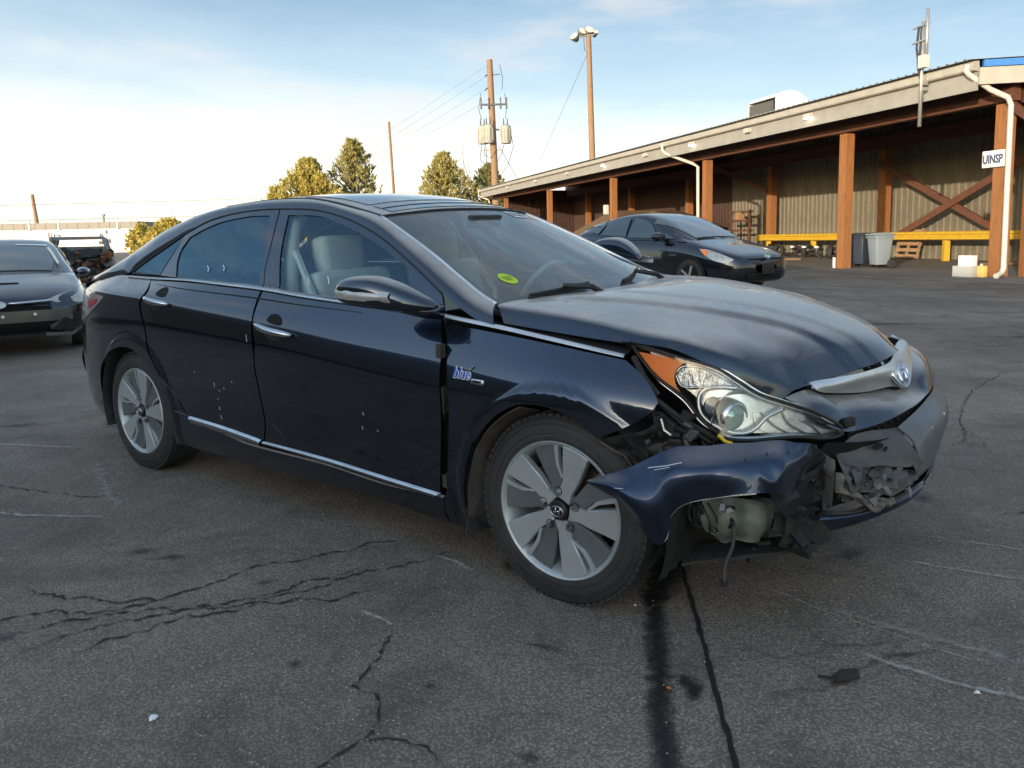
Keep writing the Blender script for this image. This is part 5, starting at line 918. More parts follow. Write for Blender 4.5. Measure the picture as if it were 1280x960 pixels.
# ---- sides: doors, wings, sills
for side in (-1, 1):
    fd = panel('front_door', D['front_door'], M_paint, side=side)
    rd = panel('rear_door', D['rear_door'], M_paint, side=side)
    fender_runs = D['fender'] if side < 0 else D['fender'][:1] + [[D['fender'][0][-1], [.30, .80], [.40, .72], [.42, .62], [.36, .45]], [[.36, .45], [.34, .50], [.26, .58], [.175, .64]]] + D['fender'][3:]
    fn_ = panel('fender', fender_runs, M_paint, side=side, thick=.012)
    panel('sill', D['rocker'], M_paint, side=side, off=.002)
    qp = [[[-3.13, 1.075], [-2.90, 1.066], [-2.745, 1.058]], [[-2.745, 1.058], [-2.652, 1.0], [-2.662, .945], [-2.605, .804], [-2.592, .716], [-2.48, .572], [-2.352, .462], [-2.262, .372]],
          [[-2.262, .372], [-2.385, .392]], [[-2.385, .392], [-2.44, .32], [-2.455, .19]], [[-2.455, .19], [-2.43, .40], [-2.50, .53], [-2.62, .64], [-2.76, .69], [-2.90, .69], [-3.03, .655], [-3.165, .59], [-3.245, .49], [-3.262, .36], [-3.20, .235]][1:],
          [[-3.20, .235], [-3.30, .213], [-3.50, .235], [-3.7, .29], [-3.94, .33]], [[-3.94, .33], [-3.95, .66], [-3.94, .955]], [[-3.94, .955], [-3.7, 1.0], [-3.5, 1.03], [-3.3, 1.065], [-3.13, 1.075]]]
    qp[3] = [[-2.385, .392], [-2.40, .36], [-2.44, .42]]; qp[4][0] = [-2.44, .42]
    panel('quarter_panel', qp, M_paint, side=side)
    GF = lambda x, z: float(W(x, z))
    panel('window_frame', D['front_frame'], M_paint, fd, side=side, holes=[D['front_window']], thick=.012, f=GF)
    panel('window_frame', D['rear_frame'], M_paint, rd, side=side, holes=[D['rear_window']], thick=.012, f=GF)
    panel('door_glass', D['front_window'], M_glass, fd, side=side, off=-.006, thick=0, step=.06, f=GF)
    panel('door_glass', D['rear_window'], M_glassd, rd, side=side, off=-.006, thick=0, step=.06, f=GF)
    panel('quarter_window', D['quarter_glass'], M_glassd, side=side, off=-.002, thick=.004, step=.06, f=GF)
    # body colour surround of the quarter window
    qs = [[[-3.07, 1.082], [-2.95, 1.145], [-2.78, 1.225], [-2.602, 1.293]], [[-2.602, 1.293], [-2.642, 1.197], [-2.706, 1.081]], [[-2.706, 1.081], [-3.07, 1.082]]]
    panel('quarter_window_frame', qs, M_black, side=side, off=-.005, thick=.01, step=.06, f=GF)
    # dark gasket in the door gaps and lower greenhouse
    ribbon('window_chrome_strip', *[r[:8] for r in D['chrome_belt']], M_satin, side=side, parent=None, n=120, off=.010, bulge=.002)
    ribbon('fender_chrome_strip', *[r[7:] for r in D['chrome_belt']], M_satin, side=side, n=50, off=.010, bulge=.002)
    sp_ = 4
    ribbon('sill_chrome_strip', D['chrome_sill'][0][4:], D['chrome_sill'][1][4:], M_chr, side=side, parent=fd, off=.010, n=60)
    ribbon('sill_chrome_strip', D['chrome_sill'][0][:4] , D['chrome_sill'][1][:4], M_chr, side=side, parent=rd, off=.010, n=40)
    # dark strip painting in the shadow below the belt moulding (door seal step)
    ribbon('belt_shadow_strip', [(-2.62, 1.040), (-2.32, 1.026), (-1.70, 1.002), (-1.40, .983), (-.98, .962)], [(-2.62, 1.036), (-2.32, 1.018), (-1.70, .991), (-1.40, .974), (-.98, .958)], M_void, side=side, off=-.0005, bulge=.0012)
    # inner structure behind the gaps
    inner = [[[-3.05, 1.03], [-2.4, 1.03], [-1.7, 1.0], [-.55, .93]], [[-.55, .93], [.15, .84]], [[.15, .84], [.16, .70]], [[.16, .70], [-.02, .735], [-.2, .71], [-.35, .60], [-.43, .45], [-.44, .2]], [[-.44, .2], [-1.4, .21], [-2.35, .22]], [[-2.35, .22], [-2.42, .50], [-2.6, .68], [-2.8, .73], [-3.05, .69]], [[-3.05, .69], [-3.05, 1.03]]]
    panel('inner_body', inner, M_void, side=side, off=-.045, thick=0, step=.09, f=GF)
    panel('door_inner_trim', [[[-2.6, 1.03], [-1.7, 1.02], [-.6, .95]], [[-.6, .95], [-.6, .5]], [[-.6, .5], [-2.2, .5]], [[-2.2, .5], [-2.6, 1.03]]], M_int, side=side, off=-.09, thick=0, step=.12, f=GF)
# hinge details in the wide front gap
for z, h in ((.845, .05), (.66, .10), (.345, .05)):
    o = MB().box((-.505, -.885, z), (.022, .03, h)).build('door_hinge', M_brown); put(o)
o = MB().tube([(-.502, -.888, .70), (-.500, -.892, .64), (-.506, -.885, .58)], .010, 8).build('door_check_strap', M_matte, smooth=True); put(o)

# ---- roof side rails, pillars
Lr = [(-3.92, .975), (-3.5, 1.030), (-3.13, 1.074), (-3.04, 1.100), (-2.86, 1.188), (-2.725, 1.247), (-2.601, 1.302), (-2.414, 1.366), (-2.222, 1.399), (-1.933, 1.416), (-1.606, 1.406), (-1.445, 1.387), (-1.243, 1.341), (-1.044, 1.273), (-.885, 1.2), (-.724, 1.118), (-.597, 1.047), (-.43, .968), (-.30, .930)]
Rr = [(-3.95, .58, .985), (-3.60, .675, 1.055), (-3.40, .66, 1.115), (-3.27, .635, 1.17), (-3.07, .605, 1.255), (-2.92, .585, 1.315), (-2.75, .565, 1.365), (-2.55, .545, 1.410), (-2.35, .530, 1.438), (-2.02, .508, 1.458), (-1.72, .505, 1.455), (-1.53, .52, 1.435), (-1.323, .535, 1.395), (-1.13, .552, 1.352), (-.945, .585, 1.270), (-.75, .625, 1.180), (-.60, .66, 1.105), (-.46, .69, 1.035), (-.375, .71, 1.005)]
NL = 140
for side in (-1, 1):
    a = catmull([Vector((x, side * float(W(x, z)), z)) for x, z in Lr], NL); b = catmull([Vector((x, side * y, z)) for x, y, z in Rr], NL)
    rows = []
    for k in range(9):
        t = k / 8; r = []
        for p, q in zip(a, b):
            c = p.lerp(q, t); d = q - p; nn = Vector((0, side, .0)) * abs(d.z) + Vector((0, 0, 1)) * abs(d.y); nn = nn.normalized() if nn.length > 0 else Vector((0, side, 0))
            r.append(c + nn * .045 * min(1, d.length / .12) * (t * (1 - t) * 4) * .42)
        rows.append(r)
    surf('roof_pillar', rows, M_paint, raw=True, flip=(side < 0), thick=.008)
    # black drip seal along the door tops
    aa = catmull([Vector((x, side * (float(W(x, z)) + .003), z - .004)) for x, z in Lr[3:-2]], 110)
    o = MB().tube(aa, .0045, 6).build('roof_seal', M_black, smooth=True); put(o)
    bb = catmull([Vector((x, side * (y - .004), z + .001)) for x, y, z in Rr[13:]], 50)
    o = MB().tube(bb, .007, 6).build('windshield_trim', M_satin, smooth=True); put(o)
    bb = catmull([Vector((x, side * (y - .012), z + .002)) for x, y, z in Rr[8:14]], 50)
    o = MB().tube(bb, .006, 6).build('roof_ditch_seal', M_black, smooth=True); put(o)
# ---- roof skin with glass sunroof panels
def crown(x, ye, ze, yc_, zc, f): pass
RS = [(-3.40, .655, 1.118, 1.150), (-3.07, .600, 1.257, 1.315), (-2.92, .580, 1.317, 1.375), (-2.55, .540, 1.412, 1.447), (-2.02, .503, 1.459, 1.487), (-1.72, .500, 1.456, 1.483), (-1.53, .515, 1.436, 1.465), (-1.323, .530, 1.396, 1.430), (-1.13, .548, 1.353, 1.386)]
rows = []
for x, ye, ze, zc in RS:
    dx = .05 if x > -1.6 else (-.03 if x < -2.8 else 0)
    rows.append([Vector((x + dx * (1 - (v / 6.) ** 2), ye * v / 6., ze + (zc - ze) * (1 - abs(v / 6.) ** 2.6))) for v in range(-6, 7)])
roofG = gridsurf(rows[1:], 60, 40)
rf = surf('roof', roofG, M_paint, raw=True, thick=.01)
def roof_pt(x, y, dz=0.):
    best = min(((p.x - x) ** 2 + (p.y - y) ** 2, p) for r in roofG for p in r); p = best[1]
    return Vector((x, y, p.z + dz))
M_rg = mat('sunroof_glass', (.010, .012, .015), .06, coat=1., spec=.8)
def roof_patch(name, x0, x1, w, m, dz, parent):
    rows = []
    for i in range(9):
        x = x0 + (x1 - x0) * i / 8; k = min(range(len(roofG)), key=lambda q: abs(roofG[q][20].x - x)); r = []
        for j in range(13): v = -1 + j / 6.; jj = int(round(20 + v * w * 20)); r.append(roofG[k][jj] + Vector((0, 0, dz)))
        rows.append(r)
    return surf(name, rows, m, raw=True, thick=.003, parent=parent, flip=True)
roof_patch('sunroof_panel', -1.12, -1.24, .86, M_rg, .004, rf)
roof_patch('sunroof_panel', -1.27, -1.80, .86, M_rg, .004, rf)
# rear window, boot lid, rear fascia
M_rg2 = glass_mat('rear_glass', (.30, .40, .38), film=.05)
rwrows = [[Vector((x - .05 * (1 - (v / 4.) ** 2), y * v / 4., z + c * (1 - (v / 4.) ** 2))) for v in range(-4, 5)] for x, y, z, c in ((-3.06, .57, 1.262, .05), (-3.2, .60, 1.205, .05), (-3.42, .64, 1.115, .05), (-3.56, .65, 1.062, .05))]
surf('rear_window', rwrows, M_rg2, 10, 20, flip=True)
btr = [[Vector((x - d * (1 - (v / 4.) ** 2), y * v / 4., z + c * (1 - (v / 4.) ** 2))) for v in range(-4, 5)] for x, y, z, c, d in ((-3.53, .675, 1.055, .045, .05), (-3.75, .645, 1.045, .04, .08), (-3.90, .60, 1.02, .05, .08), (-3.93, .60, .98, .03, .08), (-3.94, .60, .80, .0, .10), (-3.93, .62, .62, .0, .10))]
surf('boot_lid', btr, M_paint, 24, 20, thick=.01, flip=True)
rbr = [[Vector((x - .10 * (1 - (v / 4.) ** 2), y * v / 4., z)) for v in range(-4, 5)] for x, y, z in ((-3.935, .63, .62), (-3.965, .66, .5), (-3.94, .63, .34), (-3.85, .60, .25))]
surf('rear_bumper', rbr, M_paint, 10, 20, thick=.01, flip=True)
for side in (-1, 1):
    tl = panel('tail_lamp', [[[-3.50, .990], [-3.30, .975], [-3.135, .966]], [[-3.135, .966], [-3.13, .946], [-3.26, .884], [-3.50, .80]], [[-3.50, .80], [-3.7, .785], [-3.9, .80]], [[-3.9, .80], [-3.92, .9], [-3.90, .97]], [[-3.90, .97], [-3.7, .985], [-3.50, .990]]], M_clearl, side=side, off=.006, thick=.02)
    panel('red_reflector', D['tail_red'], M_redl, tl, side=side, off=.010, thick=.003)

# ---- windshield, cowl, wipers
wsr = []
for t, x, y, z in [(0, -1.128, .548, 1.352), (.3, -.90, .592, 1.250), (.6, -.665, .640, 1.138), (1., -.36, .70, .995)]:
    cxx = .045 + .125 * t; wsr.append([Vector((x + cxx * (1 - (v / 6.) ** 2), y * v / 6., z + (.026 - .020 * t) * (1 - (v / 6.) ** 2))) for v in range(-6, 7)])
ws = surf('windshield', wsr, M_ws, 24, 40)
def wsp(u, v, up_=0.):
    G = gridsurf(wsr, 24, 40); i = u * 24; j = (v + 1) / 2 * 40; i0 = min(int(i), 23); j0 = min(int(j), 39); a = i - i0; b = j - j0
    return (G[i0][j0] * (1 - a) * (1 - b) + G[i0 + 1][j0] * a * (1 - b) + G[i0][j0 + 1] * (1 - a) * b + G[i0 + 1][j0 + 1] * a * b) + Vector((.5, 0, .86)) * up_
b = MB();
pts = [wsp(.0, -1 + k / 12. * 2, .003) for k in range(13)]; b.tube(pts, .006, 6); o = b.build('windshield_seal', M_black, smooth=True); put(o)
# black ceramic band along the glass rim
gb = []
for (u0, u1, v0, v1) in ((0, .035, -1, 1), (.93, 1, -1, 1)):
    gb = [[wsp(u0 + (u1 - u0) * i / 2, v0 + (v1 - v0) * j / 16, -.002) for j in range(17)] for i in range(3)]; surf('glass_rim_print', gb, M_void, raw=True, parent=ws)
for v0, v1 in ((-1, -.965), (.965, 1)):
    gb = [[wsp(i / 16., v0 + (v1 - v0) * j / 2, -.002) for j in range(3)] for i in range(17)]; surf('glass_rim_print', gb, M_void, raw=True, parent=ws)
# stickers
def on_ws(name, u, v, ru, rv, m, n=20, parent=ws, up_=.002, rect=False):
    if rect: P = [wsp(u + a * ru, v + c * rv, up_) for a, c in ((-1, -1), (-1, -.33), (-1, .33), (-1, 1), (1, 1), (1, .33), (1, -.33), (1, -1))]
    else: P = [wsp(u + ru * math.sin(2 * math.pi * k / n), v + rv * math.cos(2 * math.pi * k / n), up_) for k in range(n)]
    c = wsp(u, v, up_); V = [c] + P; k = len(P); o = mesh_obj(name, V, [(0, 1 + (i + 1) % k, 1 + i) for i in range(k)], m); o.parent = parent; return o
on_ws('lime_sticker', .775, -.745, .052, .052, M_lime, up_=.003)
for k in range(3): on_ws('sticker_print', .760 + k * .014, -.745, .0025, .036 - .006 * k, mat('sticker_ink', (.10, .16, .02), .6), up_=.0045, rect=True)
on_ws('paper_sticker', .075, .60, .045, .13, M_wht, up_=.003, rect=True)
for k in range(2):
    for q in range(7): on_ws('sticker_print', .060 + k * .03, .50 + q * .033, .010, .010, M_int, up_=.0045, rect=True)
cwr = [[Vector((x - .15 * (v / 5.) ** 2, .70 * v / 5., z)) for v in range(-5, 6)] for x, z in ((-.24, .992), (-.20, .975), (-.10, .965))]
surf('cowl', cwr, M_matte, 6, 20)
def wiper(pts, nm='wiper'):
    b = MB(); b.tube([Vector(p) for p in pts], [.006] * len(pts), 8); o = b.build(nm, M_black, smooth=True); return put(o)
for v0, v1, u0, u1 in ((-.80, -.30, .965, .925), (.02, .60, .955, .87)):
    bl = [wsp(u0 + (u1 - u0) * k / 8, v0 + (v1 - v0) * k / 8, .020) for k in range(9)]; w_ = wiper(bl)
    o = MB().tube([wsp(u0 + (u1 - u0) * k / 8, v0 + (v1 - v0) * k / 8, .008) for k in range(9)], .007, 6).build('wiper_rubber', M_black, w_, smooth=True)
    mid_ = wsp((u0 + u1) / 2, (v0 + v1) / 2, .034); b = MB().tube([mid_, wsp(1.0, (v0 + v1) / 2 + .14, .045), wsp(1.05, v1 - .02, .012)], [.009, .012, .016], 8); b.build('wiper_arm', M_black, w_, smooth=True)

# ---- bonnet
def hp(x, y, z): return Vector((x, -y, z))
HC = [[hp(-.30, .76, .943), hp(-.357, .712, 1.005), hp(-.31, .50, 1.012), hp(-.25, .25, 1.012), hp(-.22, 0, 1.012)],
      [hp(-.007, .76, .918), hp(-.01, .715, .975), hp(.03, .50, .998), hp(.045, .25, 1.004), hp(.05, 0, 1.005)],
      [hp(.195, .76, .904), hp(.225, .715, .943), hp(.26, .48, .970), hp(.285, .24, .980), hp(.295, 0, .982)],
      [hp(.345, .735, .893), hp(.372, .69, .920), (hp(.43, .44, .938)), hp(.475, .22, .949), hp(.49, 0, .951)],
      [hp(.477, .70, .838), hp(.500, .66, .872), hp(.58, .40, .897), hp(.63, .2, .908), hp(.65, 0, .911)],
      [hp(.588, .62, .756), hp(.610, .585, .802), hp(.70, .34, .838), hp(.765, .17, .853), hp(.785, 0, .857)],
      [hp(.654, .56, .724), hp(.690, .50, .750), hp(.775, .31, .768), hp(.848, .15, .776), hp(.880, 0, .786)]]
full = []
for r in HC:
    f_ = [Vector((p.x, -p.y, p.z)) for p in r[:-1]]
    full.append(list(r[:1]) + list(r[1:]) + [Vector((p.x, -p.y, p.z)) for p in reversed(r[:-1])])
# extra rounding point between lip and fold
full = [[r[0], r[0].lerp(r[1], .62) + (r[1] - r[0]).cross(Vector((1, 0, 0))).normalized() * -.004] + r[1:-1] + [r[-1].lerp(r[-2], .62), r[-1]] for r in full]
def hood_disp(u, v, p):
    y = abs(p.y); yc_ = .50 - .24 * sstep((u - .1) / .9) if u > 0 else .5
    d = .014 * sstep((yc_ - y) / .034 + .5) * sstep(u / .15) + .006 * sstep((yc_ * .62 - y) / .03 + .5) * sstep(u / .3)
    # small dents near the damaged corner
    if p.y < 0:
        for (cx, cy, rr, hh) in ((.56, -.45, .10, -.008), (.62, -.36, .06, .005), (.50, -.56, .08, .004), (.66, -.50, .05, -.006)):
            q = ((p.x - cx) ** 2 + (p.y - cy) ** 2) / rr ** 2; d += hh * math.exp(-q * 2)
    return d * (-1 if False else 1)
hood = surf('bonnet', full, M_paint, 70, 96, disp=hood_disp, thick=.012, sharp=R(60))
# ---- nose: upper bumper cover, grey bumper, crumples
def V3(q): return Vector(q)
UB = [(-.55, (.655, .722), (.70, .70), (.76, .655)), (-.46, (.70, .735), (.765, .69), (.812, .612)), (-.38, (.730, .705), (.800, .662), (.845, .602)), (-.25, (.805, .684), (.876, .650), (.912, .612)), (-.10, (.866, .676), (.926, .648), (.968, .632)),
      (0, (.895, .668), (.948, .652), (.984, .642)), (.10, (.905, .735), (.962, .71), (.988, .652)), (.25, (.87, .765), (.945, .73), (.980, .655)), (.45, (.80, .77), (.90, .725), (.950, .648)), (.65, (.70, .76), (.82, .71), (.875, .62)), (.80, (.55, .78), (.68, .70), (.76, .60)), (.88, (.40, .80), (.52, .70), (.60, .58))]
rows = [[Vector((r[k + 1][0], r[0], r[k + 1][1])) for r in UB] for k in range(3)]
ub_ = surf('bumper_upper_cover', rows, M_paint, 14, 60, thick=.006, flip=True)
# grille slot
sl = [Vector(p) for p in D['slot']] + [Vector((.972, .30, .636)), Vector((.945, .45, .632)), Vector((.885, .62, .61))]
top_ = [p + Vector((-.006, 0, .020)) for p in sl]; bot_ = [p + Vector((-.004, 0, -.030)) for p in sl]; back = [p + Vector((-.07, 0, -.004)) for p in sl]
sg1 = surf('grille_slot', [top_, back, bot_], M_void, 6, 50)
b = MB()
cc = catmull([p + Vector((-.014, 0, -.002)) for p in sl], 30)
for k in range(30): b.beam(cc[k] + Vector((0, 0, .014)), cc[k] + Vector((0, 0, -.014)), .006, .012)
b.tube(cc, .004, 5); b.build('grille_bar', M_black, sg1)
# grey bumper with plate holes, centre and far side
LB = [(-.235, (.936, .585), (.985, .54), (1.000, .47), (.985, .415)), (-.17, (.955, .600), (1.006, .56), (1.014, .47), (.992, .405)), (-.05, (.972, .612), (1.028, .565), (1.022, .47), (1.000, .395)), (.08, (.980, .618), (1.038, .565), (1.026, .46), (1.003, .380)),
      (.25, (.978, .616), (1.030, .56), (1.016, .45), (.990, .365)), (.42, (.955, .605), (.998, .555), (.985, .45), (.960, .35)), (.60, (.90, .59), (.93, .55), (.92, .45), (.90, .34)), (.76, (.79, .57), (.82, .53), (.815, .44), (.80, .33)), (.88, (.60, .56), (.62, .52), (.62, .43), (.61, .32))]
rows = [[Vector((r[k + 1][0], r[0], r[k + 1][1])) for r in LB] for k in range(4)]
lb_ = surf('bumper_lower_cover', rows, M_greyb, 26, 70, thick=.006, flip=True)
for y, z in ((-.10, .562), (.075, .572)):
    p = Vector((1.021 if y < 0 else 1.037, y, z)); o = MB().lathe([(0, .0), (.006, 0), (.006, .006)], 10, 'x').build('plate_screw_hole', M_wht); o.location = p; put(o)
def noisy(seed, amp, fr=9.):
    from mathutils import noise as mn
    return lambda u, v, p: amp * mn.fractal(Vector((p.x * fr + seed, p.y * fr, p.z * fr)), .9, 2.1, 4) * min(1, min(u, 1 - u, v, 1 - v) * 8 + .25)
def crease(seed, amp, fr=7.):
    from mathutils import noise as mn
    def f(u, v, p):
        a = mn.noise(Vector((p.x * fr + seed, p.y * fr * .7, p.z * fr))); b = mn.noise(Vector((p.x * fr * 2.3, p.y * fr * 2.3 + seed, p.z * fr * 2.3)))
        return amp * ((abs(a) * 2 - .5) + .5 * (abs(b) * 2 - .5)) * min(1, min(u, 1 - u, v, 1 - v) * 10 + .3)
    return f
def rowsD(k): return [[Vector(p) for p in r] for r in D[k]]
cr1 = surf('crushed_bumper_skin', rowsD('crumple'), M_dusty, 18, 30, thick=.004, disp=crease(2, .009, 9), flip=True, sharp=R(14))
o = MB().lathe([(0, 0), (.022, .002), (.024, .0)], 16, 'x').build('torn_hole', M_void, cr1); o.location = Vector((.908, -.395, .562)); o.rotation_euler = (0, -.25, -.5); o.scale = (1, 1.0, .45)
o = MB().lathe([(0, 0), (.022, .002), (.024, .0)], 16, 'x').build('torn_hole', M_void, cr1); o.location = Vector((.925, -.368, .548)); o.rotation_euler = (.5, -.25, -.5); o.scale = (1, .5, .25)
surf('crushed_bumper_skin', rowsD('crumple2'), M_dusty, 15, 24, thick=.004, disp=crease(9, .030, 16), flip=True, sharp=R(12))
surf('bumper_foam', rowsD('beam_foam'), M_foam, 14, 24, thick=.02, disp=noisy(4, .020, 22), flip=True)
# shredded edges hanging from the tear
rnd = random.Random(11)
def shred(c0, c1, n, m, name, drop=.05, w=.03):
    for i in range(n):
        t = rnd.random(); p = Vector(c0).lerp(Vector(c1), t) + Vector((rnd.uniform(-.012, .012), rnd.uniform(-.012, .012), rnd.uniform(-.012, .012))); q = p + Vector((rnd.uniform(-.02, .025), rnd.uniform(-.04, .04), -drop * rnd.uniform(.3, 1))); ww = w * rnd.uniform(.4, 1.2)
        s_ = Vector((.35, .94, rnd.uniform(-.3, .3))) * ww
        surf(name, [[p - s_, p, p + s_], [p.lerp(q, .5) - s_ * .8 + Vector((rnd.uniform(-.01, .015), 0, 0)), p.lerp(q, .5) + Vector((.012, 0, 0)), p.lerp(q, .5) + s_ * .7], [q - s_ * .3, q, q + s_ * .35]], m, 5, 5, thick=.002)
shred((.86, -.51, .515), (1.0, -.25, .470), 16, M_dusty, 'torn_plastic', .05, .03)
shred((.87, -.50, .47), (.985, -.30, .435), 14, M_greyb, 'torn_plastic', .04, .025)
shred((.84, -.56, .50), (.87, -.50, .44), 7, M_matte, 'torn_plastic', .06, .02)
# olive bulge, dark fold, prong
surf('bent_inner_panel', rowsD('cone'), mat('dull_olive_grey', (.075, .078, .066), .5, col2=(.035, .036, .032), nscale=7, coat=.3, bump=.3), 14, 18, thick=.005, disp=lambda u, v, p: .02 * math.sin(math.pi * v), flip=True)
surf('folded_bumper_side', rowsD('dark_fold'), M_black, 16, 15, thick=.004, disp=crease(5, .016, 9), flip=True, sharp=R(20))
o = polyfan('broken_bracket', D['prong'], M_matte, thick=.018)
surf('bumper_back', [[Vector((.79, -.56, .60)), Vector((.87, -.45, .585)), Vector((.93, -.30, .57)), Vector((.96, .0, .55)), Vector((.86, .55, .55))], [Vector((.72, -.62, .50)), Vector((.80, -.45, .48)), Vector((.86, -.30, .47)), Vector((.90, 0, .46)), Vector((.80, .55, .46))], [Vector((.70, -.64, .36)), Vector((.78, -.45, .35)), Vector((.85, -.3, .35)), Vector((.9, 0, .34)), Vector((.8, .55, .33))]], M_void, 10, 20)
# front lip
lp = rowsD('lip'); lp[0] += [V3((.975, .40, .355)), V3((.90, .62, .34))]; lp[1] += [V3((.970, .46, .33)), V3((.89, .66, .31))]; lp[2] += [V3((.965, .47, .31)), V3((.885, .67, .28))]
bk = [p + Vector((-.10, .02, -.02)) for p in lp[2]]
surf('bumper_lip', lp, M_paintp, 12, 60, thick=.004, flip=True)
surf('under_lip', [lp[2], [p + Vector((-.05, .01, -.035)) for p in lp[2]], bk], M_matte, 8, 50, flip=True)
# flap below the bumper
polyfan('liner_flap', D['flap'], M_matte, thick=.006)
polyfan('liner_flap', D['flap_in'], mat('dark_green_black_plastic', (.022, .030, .029), .5, col2=(.012, .014, .014), nscale=9), thick=.01)

# ---- torn off bumper side lying over the wheel
def torn_disp(u, v, p):
    from mathutils import noise as mn
    d = .004 * mn.noise(p * 9)
    for (cx, cz, rr, hh) in ((.63, .59, .09, -.018), (.52, .60, .10, .004)):
        d += hh * math.exp(-((p.x - cx) ** 2 + (p.z - cz) ** 2) / rr ** 2 * 1.6)
    if p.x > .66: d += .007 * (abs(mn.noise(Vector((p.x * 22, p.z * 16, 3)))) * 2 - .4) * sstep((p.x - .66) / .05)
    return d
tr = rowsD('torn')
torn = surf('torn_bumper_side', tr, M_paintp, 34, 100, thick=.0035, disp=torn_disp, flip=True)
ebot = catmull([Vector(p) + Vector((0, -.001, -.001)) for p in D['torn'][2][2:8]], 60)
o = MB().tube(ebot, .0022, 6).build('raw_plastic_edge', M_wht, torn); o.matrix_basis = Matrix.Identity(4)
M_scr = mat('white_scratch', (.45, .47, .50), .7)
def scratch(pts, w=.0015, par=torn):
    o = MB().tube([Vector(p) for p in pts], w, 4).build('scratch', M_scr, par); return o
scratch([(.40, -1.006, .586), (.45, -.990, .596), (.49, -.968, .606)], .0018); scratch([(.42, -1.006, .583), (.46, -.985, .592)], .0012); scratch([(.30, -1.028, .512), (.33, -1.03, .517)], .0012)
# brackets exposed between wing and lamp
brm = MB()
ab = [Vector(p) for p in D['arch_bracket']]
surf('wing_bracket', [[V3((.16, -.885, .600)), V3((.24, -.875, .632)), V3((.32, -.86, .655)), V3((.37, -.84, .700))], [V3((.17, -.875, .575)), V3((.25, -.86, .585)), V3((.34, -.83, .615)), V3((.40, -.80, .66))], [V3((.20, -.865, .540)), V3((.27, -.845, .53)), V3((.37, -.80, .56)), V3((.46, -.76, .59))]], M_black, 12, 18, thick=.004, disp=crease(3, .012, 14), flip=True)
surf('lamp_carrier', [[V3((.235, -.765, .885)), V3((.32, -.772, .795)), V3((.42, -.775, .725)), V3((.50, -.765, .640)), V3((.56, -.745, .605))], [V3((.25, -.72, .87)), V3((.32, -.72, .77)), V3((.42, -.71, .68)), V3((.50, -.70, .60)), V3((.58, -.68, .57))]], M_matte, 6, 24, thick=.004, disp=noisy(8, .006, 25))
b = MB()
def A3_(p, q): return Vector(p), Vector(q)
for p, q, r_ in (((.31, -.84, .77), (.52, -.765, .625), .009), ((.34, -.83, .745), (.50, -.775, .615), .006), ((.335, -.835, .72), (.36, -.83, .63), .008), ((.36, -.825, .70), (.43, -.80, .645), .007), ((.37, -.83, .655), (.41, -.81, .635), .010), ((.40, -.80, .69), (.44, -.79, .65), .006), ((.25, -.80, .87), (.34, -.81, .755), .010)):
    b.tube([Vector(p), Vector(p).lerp(Vector(q), .5) + Vector((0, -.006, -.008)), Vector(q)], r_, 6)
for c, d in (((.385, -.815, .665), (.035, .02, .03)), ((.355, -.83, .685), (.02, .02, .04)), ((.43, -.80, .70), (.03, .02, .02)), ((.30, -.85, .575), (.05, .02, .03)), ((.46, -.785, .655), (.03, .02, .015))): b.box(c, d, ry=.5, rz=.2)
put(b.build('bracket_rib', M_matte))
o = MB().tube([V3((.365, -.842, .690)), V3((.375, -.842, .655)), V3((.395, -.835, .640))], .005, 6).build('metal_clip', M_satin); put(o)
o = MB().tube([V3((.525, -.778, .645)), V3((.545, -.772, .625)), V3((.562, -.760, .618))], .006, 6).build('yellow_tape', M_yelc); put(o)
b = MB().tube([V3((.17, -.895, .605)), V3((.22, -.885, .575)), V3((.25, -.875, .565)), V3((.275, -.87, .53)), V3((.27, -.87, .50))], .005, 6); put(b.build('liner_edge', M_brown))

# ---- washer bottle, hoses, liner under the torn side
wbm = gridsurf([[V3((.47, -.735, .42)), V3((.52, -.725, .425)), V3((.575, -.69, .42)), V3((.63, -.64, .41))], [V3((.475, -.755, .37)), V3((.53, -.745, .37)), V3((.585, -.70, .365)), V3((.625, -.65, .36))], [V3((.485, -.740, .335)), V3((.53, -.715, .318)), V3((.575, -.69, .312)), V3((.585, -.67, .338))]], 16, 22)
surf('washer_bottle', wbm, M_bott, raw=True, thick=.05, disp=lambda u, v, p: .008 * math.sin(v * 14) + .004 * math.sin(u * 9), flip=True)
for k, nm in (('hose', 'hanging_hose'), ('hose2', 'hose'), ('hose3', 'hose')):
    o = MB().tube(catmull([V3(p) for p in D[k]], 24), .0055 if k == 'hose' else .008, 8).build(nm, M_rub if k != 'hose' else mat('dusty_cable', (.06, .06, .062), .7), smooth=True); put(o)
o = MB().box((.553, -.80, .178), (.022, .02, .018)).build('hose_plug', M_matte, bevel=.003); put(o)
b = MB()
for k in range(3): b.box((.465 + k * .018, -.79 + k * .01, .39 - k * .02), (.02, .03, .045 - k * .01), rz=.3)
b.tube([V3((.475, -.80, .42)), V3((.478, -.80, .36))], .008, 8); put(b.build('pump_fitting', M_matte))
